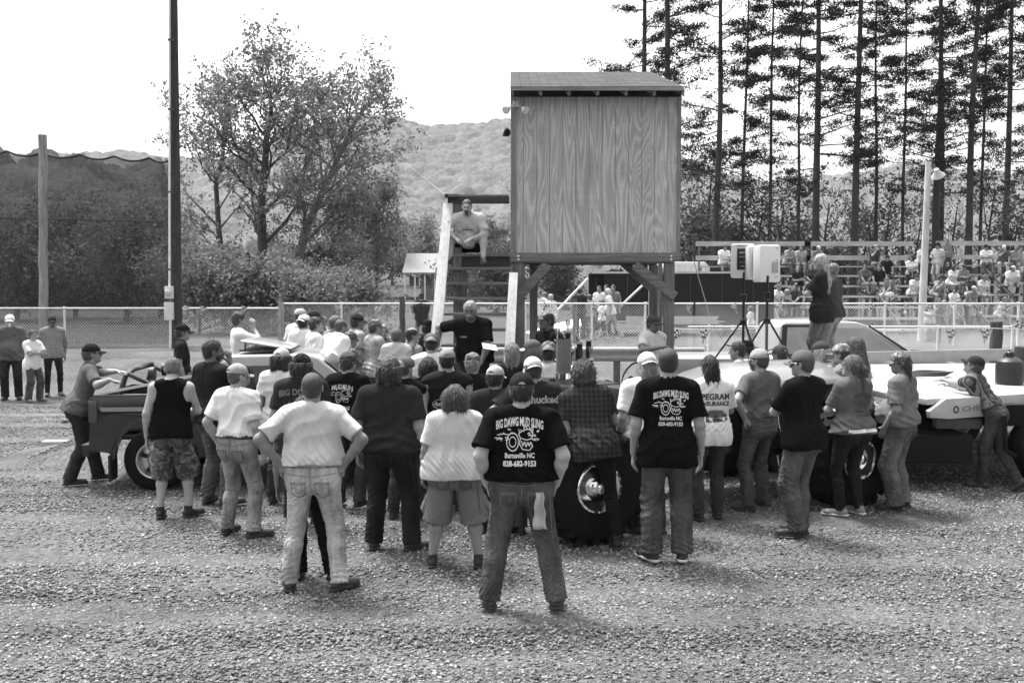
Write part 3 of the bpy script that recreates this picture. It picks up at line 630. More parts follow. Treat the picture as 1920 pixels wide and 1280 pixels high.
MB().box(((xl + xr) / 2, YE - YT - .012, ze - .03), (xr - xl, .025, .05)).build('fascia', wood(.22, .6, 1, 0, 'fascia'), rf)
for i in range(7):
    x = .03 + i * (X1 - .06) / 6; a = Vector((x, YE - YT + .02, ze - .075)); b_ = a + Vector((0, (YR - YE) - .05, zr_ - ze)); MB().beam(a, b_, .04, .09).build('rafter', wood(.2, .7, 1, 1, 'rafter'), rf)
MB().box((X1 / 2, DP + .2, ZT + .4), (X1, .02, .8)).prism([(.01, ZT), (DP, ZT), (DP, ZT + .82), (.01, ZT + .16)], X1 - .04, X1 - .012, 'x').build('gable_board', wood(.04, .7, 1, 0, 'dark_gable'), tw)
# flood lights
fl = MB().box((.08, -.05, P(960, 197, YT).z), (.09, .05, .09)).build('floodlight_mount', plain('light_cast', .4, .5), tw, bevel=.01)
for px, py, az in ((951, 205, -35), (983, 205, 30)):
    c = P(px, py, YT - .15) - tb; M = Matrix.Translation(c) @ Matrix.Rotation(R(az), 4, 'Z') @ Matrix.Rotation(R(115), 4, 'X')
    MB().tube([(.08, -.06, P(960, 197, YT).z), c + Vector((0, .03, .02))], .012, 6).build('stem', plain('light_cast', .4, .5), fl)
    MB().lathe([(.02, -.05), (.035, -.03), (.06, .03), (.058, .05), (.02, .062)], 20, M).build('floodlight', plain('lamp_glass', .6, .15, .3), fl, smooth=True)
spk = MB().lathe([(.02, -.05), (.05, -.03), (.075, .03), (.07, .05), (.02, .04)], 16, Matrix.Translation(P(951, 249, YT + .4) - tb) @ Matrix.Rotation(R(-70), 4, 'Y')).build('horn_speaker', plain('black_plastic', .02, .5), tw, smooth=True)
# ------------------------------------------------------- stairs and landing
st = empty('wooden_stairs', 'steep wooden stairs with pale side boards climbing to a landing beside the plywood booth', 'stairs', (P(900, 500, YT).x, YT - .3, 0)); sb = st.location.copy()
zl = P(900, 476, YT).z
def q(px, py, y): return P(px, py, y) - sb
MB().box(((q(845, 470, YT).x + q(957, 470, YT).x) / 2, .9, zl - .02), (q(957, 470, YT).x - q(845, 470, YT).x, 1.3, .04)).build('landing', tim, st)
for y in (YT + .02, YT + 1.2): MB().box(((q(847, 470, YT).x + q(956, 470, YT).x) / 2, y - sb.y, zl - .13), (q(956, 470, YT).x - q(847, 470, YT).x, .05, .18)).build('joist', wood(.05, 1, 1, 0, 'dark_joist'), st)
for y, px in ((YT + .03, 858), (YT + 1.15, 868)): MB().box((q(px, 470, y).x, y - sb.y, P(0, 368, y).z / 2), (.13, .13, P(0, 368, y).z)).build('post', timz, st, bevel=.006)
for y0, py0, py1, x1 in ((YT - .03, 369, 381, 957),):
    MB().box(((q(836, 0, y0).x + q(x1, 0, y0).x) / 2, y0 - sb.y, (P(0, py0, y0).z + P(0, py1, y0).z) / 2), (q(x1, 0, y0).x - q(840, 0, y0).x, .045, .11)).build('rail', wood(.05, 1, 1, 0, 'dark_joist'), st, bevel=.004)
MB().box(((q(850, 0, YT).x), .85, P(0, 368, YT).z + .0), (.15, 1.5, .04)).build('rail', timz, st, bevel=.004)
MB().box(((q(850, 0, YT + 1.2).x + q(957, 0, YT + 1.2).x) / 2, 1.5, P(0, 371, YT + 1.2).z), (q(957, 0, YT).x - q(850, 0, YT).x, .045, .1)).build('rail', tim, st)
MB().box(((q(850, 0, YT + 1.2).x + q(957, 0, YT + 1.2).x) / 2, 1.5, P(0, 436, YT + 1.2).z), (q(957, 0, YT).x - q(850, 0, YT).x, .04, .07)).build('rail', tim, st)
# side boards (stringers): lean toward the viewer going down
yb = YT - 1.75
def slantboard(name, a, b_, w_, t_): return MB().beam(a, b_, t_, w_, (1, 0, 0)).build(name, pale, st, bevel=.004)
def strip(pa, pb, ya, y_b, wa, wb, dep, name):
    """board whose pale edge faces the viewer: polygon in x/z, thick in y"""
    a, b_ = q(*pa, ya), q(*pb, y_b); ha, hb_ = wa / 2 * ya / FPX, wb / 2 * y_b / FPX
    vs = [(a.x - ha, a.y, a.z), (a.x + ha, a.y, a.z), (b_.x + hb_, b_.y, b_.z), (b_.x - hb_, b_.y, b_.z)]
    vs += [(x, y + dep, z) for x, y, z in vs]
    return MB().add(vs, [(0, 1, 2, 3), (7, 6, 5, 4), (0, 4, 5, 1), (1, 5, 6, 2), (2, 6, 7, 3), (3, 7, 4, 0)]).build(name, pale, st, bevel=.004)
zlow = 0.02
def low(pxl, y): return (pxl, 534 + (H0 - zlow) * FPX / y)
strip((840, 381), (796, low(0, yb)[1]), YT - .08, yb, 17, 24, .09, 'side_board')
strip((963, 511), (944, low(0, yb)[1]), YT - .22, yb, 16, 24, .09, 'side_board')
MB().box((q(846, 0, YT).x - .02, -.0 + .25, P(0, 368, YT).z + .0), (.16, .14, .05)).build('post_cap', wood(.05, 1, 1, 0, 'dark_joist'), st)
ztop = zl - .22; n = 12
for i in range(n):
    f = i / n; z = ztop * (1 - f) + .0; y = (YT - .12) * (1 - f) + (yb + .2) * f; pyy = 534 + (H0 - z) * FPX / y
    xl_ = 840 - (840 - 798) * (i + 1.2) / (n + 1.2) + 2; xr_ = 957 - 12 * f
    MB().box(((q(xl_, pyy, y).x + q(xr_, pyy, y).x) / 2, y - sb.y + .1, z), (q(xr_, pyy, y).x - q(xl_, pyy, y).x, .22, .042)).build('tread', wood(.16, .9, 1, 0, 'tread'), st, bevel=.003)

# ================================================================== BLEACHERS
def bleacher(label, pxa, pxb, Y0, py0, rows, dy, rise, back=True):
    """rows go back by dy and up by rise; py0 = pixel row of the lowest seat at Y0"""
    a, b_ = P(pxa, py0, Y0), P(pxb, py0, Y0); root = empty('bleachers', label, 'bleachers', (a.x, Y0, gzf(a.x, Y0)), 0, 'bleacher sections'); L = b_.x - a.x; z0 = a.z - root.location.z
    wm = wood(.42, .6, .6, 0, 'bleacher_board'); stl = plain('bleacher_steel', .14, .5, .4)
    for k in range(rows):
        MB().box((L / 2, k * dy, z0 + k * rise), (L, .27, .045)).build('seat', wm, root)
        MB().box((L / 2, k * dy - .35, z0 + k * rise - .38), (L, .25, .04)).build('footboard', wm, root)
    mb = None
    for x in np.linspace(.15, L - .15, max(3, int(L / 1.9))):
        m = MB().beam((x, -.5, .1), (x, (rows - 1) * dy, z0 + (rows - 1) * rise - .1), .05, .07)
        for k in range(rows): m.tube([(x + .03, k * dy, z0 + k * rise - .03), (x + .03, k * dy, 0)], .025, 5)
        m.tube([(x, (rows - 1) * dy + .35, 0), (x, (rows - 1) * dy + .35, z0 + (rows - 1) * rise + (1.05 if back else 0))], .04, 6)
        m.build('support_frame', stl, root)
    if back:
        for h in (.38, .98): MB().box((L / 2, (rows - 1) * dy + .30, z0 + (rows - 1) * rise + h), (L, .04, .2)).build('back_rail', wood(.4, .5, .6, 0, 'back_rail'), root)
    return root, L, z0
BL = []
BL.append(bleacher('long bleacher section behind the loudspeakers with plank back rails', 1345, 1585, 38, 620, 7, .72, .42))
BL.append(bleacher('bleacher section with plank back rails around the pale lamp post', 1572, 1800, 38, 620, 7, .72, .42))
BL.append(bleacher('bleacher section cut off by the right edge of the photo', 1845, 2040, 39, 615, 7, .72, .42))
def rowpos(k, px): Y = 38 + k * .72; z = P(0, 620, 38).z + k * .42; return Vector((P(px, 500, Y).x, Y - .03, z))
# trash barrel
tbn = at(1748, 600, 33); o = empty('trash_barrel', 'grey metal trash barrel standing at the foot of the pale lamp post', 'barrel', tbn)
MB().lathe([(.29, 0), (.30, .02), (.29, .04), (.29, .3), (.3, .31), (.29, .32), (.29, .6), (.3, .61), (.29, .62), (.29, .88), (.305, .9), (.28, .9), (.27, .1)], 28).build('drum', plain('barrel_grey', .14, .6, .3, var=.3), o, smooth=True)
# ================================================================== TRAILER, HOUSE
tr = empty('enclosed_trailer', 'long black enclosed trailer with its rear ramp door down', 'trailer', at(1107, 600, 36.5)); t0 = tr.location.copy()
blk = plain('trailer_black', .010, .5, .0, .2, .0, var=.1)
zt_, zb_ = P(0, 512, 36.5).z - t0.z, .55; Lt = P(1420, 600, 36.5).x - t0.x
MB().box((Lt / 2 + .55, .0, (zt_ + zb_) / 2), (Lt - 1.1 + 1.2, .05, zt_ - zb_)).box((Lt / 2 + .1, 2.2, (zt_ + zb_) / 2), (Lt, .05, zt_ - zb_)).box((Lt / 2 + .1, 1.1, zt_), (Lt, 2.2, .05)).box((Lt / 2, 1.1, zb_), (Lt, 2.2, .08)).build('body', blk, tr)
MB().box((Lt / 2 + .1, -.03, zt_ + .02), (Lt + .1, .06, .07)).box((Lt / 2 + .1, -.03, zb_ + .02), (Lt + .1, .04, .06)).box((-.05, 1.1, zt_ + .02), (.06, 2.2, .07)).build('trim', plain('trim_metal', .55, .35, .6), tr)
mb = MB()
for i in range(9): mb.tube([(.2 + i * 1.15, -.032, zb_ + .1), (.2 + i * 1.15, -.032, zt_ - .1)], .006, 4)
mb.build('seam', plain('rivets', .12, .4, .3), tr)
M = None
MB().beam((-.05, 1.1, zb_ + .02), (-2.1, .2, .08), 2.0, .06).build('ramp_door', plain('ramp_white', .62, .6), tr)
for a, b_ in (((-.1, .05, zt_ - .2), (-1.7, -.6, .5)), ((2.2, -.1, zt_ - .15), (.9, -.5, 1.0))): MB().tube([a, b_], .045, 8).build('awning_pole', plain('pole_white', .7, .5), tr)
for x in (5.2, 6.1):
    wq = MB().lathe([(.20, -.1), (.33, -.1), (.35, -.06), (.35, .06), (.33, .1), (.2, .1)], 28, Matrix.Translation((x, -.05, .35)) @ Matrix.Rotation(R(90), 4, 'X')).build('wheel', plain('rubber', .02, .8), tr, smooth=True)
    MB().lathe([(.02, .1), (.09, .11), (.13, .06), (.2, .09), (.2, .02)], 20, Matrix.Translation((x, -.05, .35)) @ Matrix.Rotation(R(90), 4, 'X')).build('rim', plain('white_rim', .6, .4, .3), wq, smooth=True)
MB().prism([(4.6, .62), (4.8, .86), (6.5, .86), (6.7, .62)], -.12, -.02).build('fender', blk, tr)
MB().box((3.0, -.05, .62), (3.4, .03, .3)).build('skirt', plain('skirt_pale', .45, .5), tr)
rv = empty('camper', 'white rounded camper roof showing behind the black trailer', 'camper', at(1292, 600, 44)); r0 = rv.location.copy(); zz = P(0, 491, 44).z - r0.z
MB().prism([(-.85, .5), (-.85, zz - .2), (-.7, zz), (.7, zz), (.9, zz - .25), (.9, .5)], 0, 5).build('body', plain('camper_white', .75, .4), rv, bevel=.05)
hs = empty('house', 'white porch house with a pale roof far beyond the fence', 'house', at(800, 600, 85)); h0 = hs.location.copy()
def hp(px, py, dy=0): return P(px, py, 85 + dy) - h0
x0_, x1_ = hp(752, 0).x, hp(900, 0).x; ze_ = hp(0, 511).z; zr2 = hp(0, 497).z
MB().box(((x0_ + x1_) / 2 + .8, 3.2, ze_ / 2 - .1), (x1_ - x0_ - 1.5, 6, ze_)).build('wall', plain('house_brick', .22, .8), hs)
rfh = MB().add([(x0_, -.4, ze_), (x1_, -.4, ze_), (x1_, 3.2, zr2 + 1.1), (x0_, 3.2, zr2 + 1.1), (x0_, 6.8, ze_), (x1_, 6.8, ze_), (x0_, -.4, ze_ - .16), (x1_, -.4, ze_ - .16)], [(0, 1, 2, 3), (3, 2, 5, 4), (6, 7, 1, 0), (0, 3, 4), (1, 2, 5), (6, 7, 5, 4)]).build('roof', plain('roof_pale', .22, .8), hs)
for x in np.linspace(x0_ + .2, x0_ + 3.6, 5): MB().box((x, -.2, ze_ / 2 - .1), (.12, .12, ze_)).build('porch_post', plain('porch_white', .8, .6), hs)
for px in (776, 800, 878): c = hp(px, 527); MB().box((c.x, .15, c.z), (.8, .06, .8)).build('window', plain('window_dark', .1, .2), hs)
# ================================================================== SURFACE NETS + SIGNED DISTANCE SHAPES
def surface_nets(d, org, h):
    """d (nx,ny,nz) negative inside -> verts, quads"""
    nx, ny, nz = d.shape; s = d < 0
    cnt = np.zeros((nx - 1, ny - 1, nz - 1), np.int8)
    for i in (0, 1):
        for j in (0, 1):
            for k in (0, 1): cnt += s[i:nx - 1 + i, j:ny - 1 + j, k:nz - 1 + k]
    act = (cnt > 0) & (cnt < 8); ci = np.argwhere(act); idx = -np.ones(act.shape, np.int32); idx[act] = np.arange(len(ci))
    acc = np.zeros((len(ci), 3)); n = np.zeros(len(ci)); x, y, z = ci.T
    cv = {(i, j, k): d[x + i, y + j, z + k] for i in (0, 1) for j in (0, 1) for k in (0, 1)}
    for a in cv:
        for ax in range(3):
            if a[ax] == 0:
                b = list(a); b[ax] = 1; b = tuple(b); va, vb = cv[a], cv[b]; m = (va < 0) != (vb < 0)
                t = va[m] / (va[m] - vb[m]); p = np.tile(np.array(a, float), (m.sum(), 1)); p[:, ax] += t
                acc[m] += p; n[m] += 1
    V = (ci + acc / n[:, None]) * h + org; F = []
    def quads(sa, sb, c):   # c: four idx arrays
        m1 = sa & ~sb; m2 = ~sa & sb
        q = np.stack([k[m1] for k in c], -1); F.append(q[(q >= 0).all(1)]); q = np.stack([k[m2] for k in c[::-1]], -1); F.append(q[(q >= 0).all(1)])
    quads(s[:-1, 1:-1, 1:-1], s[1:, 1:-1, 1:-1], [idx[:, :-1, :-1], idx[:, 1:, :-1], idx[:, 1:, 1:], idx[:, :-1, 1:]])
    quads(s[1:-1, :-1, 1:-1], s[1:-1, 1:, 1:-1], [idx[:-1, :, :-1], idx[:-1, :, 1:], idx[1:, :, 1:], idx[1:, :, :-1]])
    quads(s[1:-1, 1:-1, :-1], s[1:-1, 1:-1, 1:], [idx[:-1, :-1, :], idx[1:, :-1, :], idx[1:, 1:, :], idx[:-1, 1:, :]])
    return V, np.concatenate(F)
A3 = lambda *v: np.array(v, np.float32)
class SDF:
    def __init__(s, lo, hi, h):
        s.h = h; s.lo = np.array(lo, float); n = np.ceil((np.array(hi) - s.lo) / h).astype(int) + 1; s.n = n
        s.d = np.full(n, .3, np.float32); s.ax = [(s.lo[i] + np.arange(n[i]) * h).astype(np.float32) for i in range(3)]
    def sub(s, lo, hi):
        a = np.clip(np.floor((np.array(lo) - s.lo) / s.h).astype(int), 0, s.n - 1); b = np.clip(np.ceil((np.array(hi) - s.lo) / s.h).astype(int) + 1, 1, s.n)
        sl = tuple(slice(i, j) for i, j in zip(a, b)); g = [s.ax[0][sl[0]][:, None, None], s.ax[1][sl[1]][None, :, None], s.ax[2][sl[2]][None, None, :]]
        return sl, g
    def put(s, sl, v, k, op='u'):
        o = s.d[sl]
        if o.size == 0: return
        if op == 'u':
            if k > 0: m = np.clip(k - np.abs(o - v), 0, None) / k; s.d[sl] = np.minimum(o, v) - m * m * k * .25
            else: s.d[sl] = np.minimum(o, v)
        else:
            if k > 0: m = np.clip(k - np.abs(o + v), 0, None) / k; s.d[sl] = np.maximum(o, -v) + m * m * k * .25
            else: s.d[sl] = np.maximum(o, -v)
    def cone(s, a, b, r1, r2, k=.03, flat=None, cut=None, op='u'):
        """tapered capsule; flat=(unit axis, factor) squashes across an axis; cut=True ends it flat at b"""
        a, b = A3(*a), A3(*b); mr = max(r1, r2) + k + .02
        if flat is not None: mr *= max(1., 1 / flat[1]) if flat[1] < 1 else flat[1]
        sl, g = s.sub(np.minimum(a, b) - mr, np.maximum(a, b) + mr); ab = b - a; L2 = float(ab @ ab) + 1e-9
        p = [g[i] - a[i] for i in range(3)]; t = np.clip((p[0] * ab[0] + p[1] * ab[1] + p[2] * ab[2]) / L2, 0, 1)
        q = [p[i] - t * ab[i] for i in range(3)]; r2_ = q[0] ** 2 + q[1] ** 2 + q[2] ** 2
        if flat is not None:
            u = flat[0]; w_ = q[0] * u[0] + q[1] * u[1] + q[2] * u[2]; r2_ = r2_ + w_ * w_ * (1 / flat[1] ** 2 - 1)
        v = np.sqrt(r2_) - (r1 + (r2 - r1) * t)
        if flat is not None: v = v * min(flat[1], 1.)
        if cut:
            L = math.sqrt(L2); e = ((g[0] - b[0]) * ab[0] + (g[1] - b[1]) * ab[1] + (g[2] - b[2]) * ab[2]) / L; v = np.maximum(v, e)
        s.put(sl, v, k, op); return s
    def ell(s, c, r, Mi=None, k=.02, op='u'):
        """ellipsoid, Mi 3x3 world->local"""
        c = A3(*c); m = max(r) + k + .02; sl, g = s.sub(c - m, c + m); p = [g[i] - c[i] for i in range(3)]
        if Mi is not None: p = [Mi[i][0] * p[0] + Mi[i][1] * p[1] + Mi[i][2] * p[2] for i in range(3)]
        q = [p[i] / r[i] for i in range(3)]; l = np.sqrt(q[0] ** 2 + q[1] ** 2 + q[2] ** 2)
        l2 = np.sqrt((q[0] / r[0]) ** 2 + (q[1] / r[1]) ** 2 + (q[2] / r[2]) ** 2) + 1e-6
        s.put(sl, (l * (l - 1) / l2).astype(np.float32), k, op); return s
    def plane(s, p, n, k=0.):
        """keep the side opposite to n"""
        p, n = A3(*p), A3(*n) / np.linalg.norm(n); sl, g = s.sub(s.lo - 1, s.lo + 99); v = (g[0] - p[0]) * n[0] + (g[1] - p[1]) * n[1] + (g[2] - p[2]) * n[2]
        s.d = np.maximum(s.d, v) if k <= 0 else s.smax(s.d, v, k); return s
    def smax(s, a, b, k): m = np.clip(k - np.abs(a - b), 0, None) / k; return np.maximum(a, b) + m * m * k * .25
    def grid(s): return np.broadcast_arrays(s.ax[0][:, None, None], s.ax[1][None, :, None], s.ax[2][None, None, :])
    def band(s, fn, w_=.05):
        """add fn(points) to the distance in a narrow band"""
        m = np.abs(s.d) < w_
        ii = np.argwhere(m); p = np.stack([s.ax[i][ii[:, i]] for i in range(3)], -1); s.d[m] += fn(p).astype(np.float32); return s
    def net(s):
        d = s.d; d[0], d[-1] = .1, .1; d[:, 0], d[:, -1] = .1, .1; d[:, :, 0], d[:, :, -1] = .1, .1
        return surface_nets(d, s.lo, s.h)
def sn(p, f, d, ph): return np.sin((p[:, 0] * d[0] + p[:, 1] * d[1] + p[:, 2] * d[2]) * f + ph)
def folds(seed, z0, z1, amp, lam, tilt=.25, base=.2):
    """ridged cloth folds, mostly horizontal, strongest between z0 and z1"""
    r = np.random.default_rng(seed); ph = r.uniform(0, 6.28, 8); t1, t2 = r.normal(0, tilt, 2), r.normal(0, tilt, 2)
    def fn(p):
        wz = sn(p, 9, (1, .4, .3), ph[0]) * 1.3 + sn(p, 16, (.3, 1, -.4), ph[1]) * .8 + sn(p, 7, (-.6, .5, .9), ph[2])
        a = np.abs(np.sin((p[:, 2] + t1[0] * p[:, 0] + t1[1] * p[:, 1]) * 3.14 / lam + wz)); b_ = np.abs(np.sin((p[:, 2] + t2[0] * p[:, 0] * 3 + t2[1] * p[:, 1] * 3) * 3.14 / (lam * 1.7) + wz * 1.2 + ph[3]))
        m = base + (1 - base) * np.exp(-((p[:, 2] - (z0 + z1) / 2) / max(.02, (z1 - z0) / 2)) ** 2)
        gate = .5 + .5 * sn(p, 11, (.8, -.7, .5), ph[4])
        return amp * m * ((a - .6) * (.4 + .6 * gate) + .6 * (b_ - .6) * (1 - .5 * gate))
    return fn
def vfolds(seed, amp, lam, drift=.5):
    r = np.random.default_rng(seed); ph = r.uniform(0, 6.28, 6)
    def fn(p):
        th = np.arctan2(p[:, 1], p[:, 0]) * .16
        wz = sn(p, 8, (.3, .4, 1), ph[0]) * 1.1 + sn(p, 17, (1, .2, .5), ph[1]) * .6
        a = np.abs(np.sin((th + drift * p[:, 2] * .5) * 3.14 / lam + wz)); b_ = np.abs(np.sin((p[:, 2] * .8 - p[:, 0] * .7) * 3.14 / (lam * 1.5) + wz + ph[3]))
        g_ = .5 + .5 * sn(p, 6, (.5, .8, -1), ph[4])
        return amp * ((a - .6) * (1 - g_) + (b_ - .6) * g_)
    return fn
def rotz(a): c, s = math.cos(a), math.sin(a); return np.array([[c, -s, 0], [s, c, 0], [0, 0, 1.]])
def rotx(a): c, s = math.cos(a), math.sin(a); return np.array([[1, 0, 0], [0, c, -s], [0, s, c.real]])
def roty(a): c, s = math.cos(a), math.sin(a); return np.array([[c, 0, s], [0, 1, 0], [-s, 0, c]])
def ik(a, t, l1, l2, hint):
    a, t, hint = np.array(a, float), np.array(t, float), np.array(hint, float); v = t - a; L = np.linalg.norm(v); L = min(max(L, .05), (l1 + l2) * .995); u = v / np.linalg.norm(v); t = a + u * L
    c = (l1 * l1 + L * L - l2 * l2) / (2 * L); h = math.sqrt(max(l1 * l1 - c * c, 0)); n = hint - u * (hint @ u); n /= np.linalg.norm(n) + 1e-9
    return a + u * c + n * h, t
# arm presets for the right side (x outward), in torso frame with hip centre at 0: wrist target, elbow hint, finger direction, palm normal, curl
ARMS = {
    'down': ((.27, .03, -.04), (.3, -1, 0), (0, .15, -1), (-1, 0, 0), .45),
    'back': ((.25, -.06, -.03), (.6, -1, 0), (0, .1, -1), (-1, 0, 0), .5),
    'hips': ((.235, -.035, .09), (1, -.35, .1), (-.72, -.30, -.62), (.1, 1, .1), .35),
    'pocket': ((.225, .0, .0), (.6, -1, .1), (-.3, .35, -.9), (-1, .1, 0), .2),
    'fpocket': ((.20, .10, .0), (.7, -1, 0), (-.35, .35, -.8), (-1, .1, 0), .2),
    'crossR': ((-.06, .215, .31), (1, .0, -.6), (-1, -.05, .12), (0, -1, 0), .35),
    'crossL': ((-.03, .25, .27), (1, .0, -.6), (-1, -.15, .05), (0, -1, 0), .35),
    'front': ((.05, .26, .18), (1, -.4, -.4), (-.8, .4, .0), (0, -.3, 1), .6),
    'chin': ((.045, .20, .56), (.8, .2, -.8), (-.1, -.15, 1), (-1, -.1, 0), .5),
    'knee': ((.16, .42, .10), (1, -.2, -.3), (-.4, .6, -.6), (0, -.3, -1), .5),
    'clasp': ((.045, .36, .13), (1, -.3, -.3), (-.5, .8, -.2), (-.6, -.3, -.3), .7),
}
def hand(S, w_, fd, pn, curl, sc_, side, k=.006):
    fd = np.array(fd, float); fd /= np.linalg.norm(fd); pn = np.array(pn, float); pn -= fd * (pn @ fd); pn /= np.linalg.norm(pn) + 1e-9; sd_ = np.cross(fd, pn) * side
    # sd_ points to the thumb side
    pc = w_ + fd * .05 * sc_; S.cone(w_ + fd * .01, w_ + fd * .085 * sc_, .027 * sc_, .036 * sc_, .015, flat=(pn.astype(np.float32), .45))
    for i, (off, L) in enumerate(((.031, .070), (.011, .080), (-.010, .075), (-.030, .058))):
        b0_ = w_ + fd * (.088 - .004 * abs(i - 1)) * sc_ + sd_ * off * sc_; c1 = .55 * curl; d1 = fd * math.cos(c1) + pn * math.sin(c1) + sd_ * (off * 1.6); d1 /= np.linalg.norm(d1)
        c2 = 1.5 * curl; d2 = fd * math.cos(c2) + pn * math.sin(c2); m = b0_ + d1 * L * .55 * sc_; e = m + d2 * L * .5 * sc_
        S.cone(b0_, m, .0098 * sc_, .009 * sc_, k); S.cone(m, e, .009 * sc_, .0075 * sc_, k)
    t0_ = w_ + fd * .028 * sc_ + sd_ * .026 * sc_; t1_ = t0_ + (sd_ * .75 + fd * .65 + pn * .35) * .038 * sc_; t2_ = t1_ + (sd_ * .25 + fd * .95 + pn * .35) * .032 * sc_
    S.cone(t0_, t1_, .014 * sc_, .0115 * sc_, .01); S.cone(t1_, t2_, .0115 * sc_, .009 * sc_, k)

def torso(S, T, s, bd, fem, inf, k=.07, belly=0., hem=None):
    """T maps torso-frame points to root frame; inf = inflation"""
    sc_ = s; X = T(np.array([1., 0, 0])) - T(np.zeros(3)); Yv = T(np.array([0, 1., 0])) - T(np.zeros(3)); Yf = Yv.astype(np.float32)
    def cap(hw, r, y, z, fl=.8): S.cone(T(np.array([-hw, y, z]) * sc_), T(np.array([hw, y, z]) * sc_), r * sc_ + inf, r * sc_ + inf, k, flat=(Yf, fl))
    w1 = bd
    cap(.088 * w1, (.105 + .02 * fem) * w1 ** .5, -.018, -.02, .92)
    cap(.075 * w1, .10 * w1 ** .6, -.005, .10, .9)
    cap(.072 * w1, (.10 - .01 * fem) * w1 ** .6, .0, .21, .88)
    cap(.085 * w1, .108 * w1 ** .5, .0, .33, .85)
    cap(.112 * w1 ** .7 * (1 - .08 * fem), .096, -.01, .42, .82)
    cap(.105 * w1 ** .5 * (1 - .1 * fem), .062, -.015, .487, .95)
    for sg in (-1, 1): S.cone(T(np.array([sg * .02, -.02, .545]) * sc_), T(np.array([sg * .155 * w1 ** .4, -.015, .49]) * sc_), .045 * sc_ + inf, .05 * sc_ + inf, .05)
    if belly > 0: S.ell(T(np.array([0, .05 + .06 * belly, .12]) * sc_), tuple(np.array([.13 * w1 + .02 * belly, .10 + .07 * belly, .15]) * sc_ + inf), None, .07)
    if w1 > 1.12:
        for sg in (-1, 1): S.ell(T(np.array([sg * .11 * w1, -.01, .12]) * sc_), tuple(np.array([.085 * w1, .11, .13]) * sc_ + inf), None, .07)
    if fem:
        for sg in (-1, 1): S.ell(T(np.array([sg * .075, .10, .36]) * sc_), tuple(np.array([.065, .055, .07]) * sc_ + inf), None, .04)
PEOPLE = []
def Y_near(p): return p[1] < 11.3
VSKIN = {}
def tomesh(name, VF, mat, attrs=None): return npmesh(name, VF[0], VF[1], mat, True, attrs)
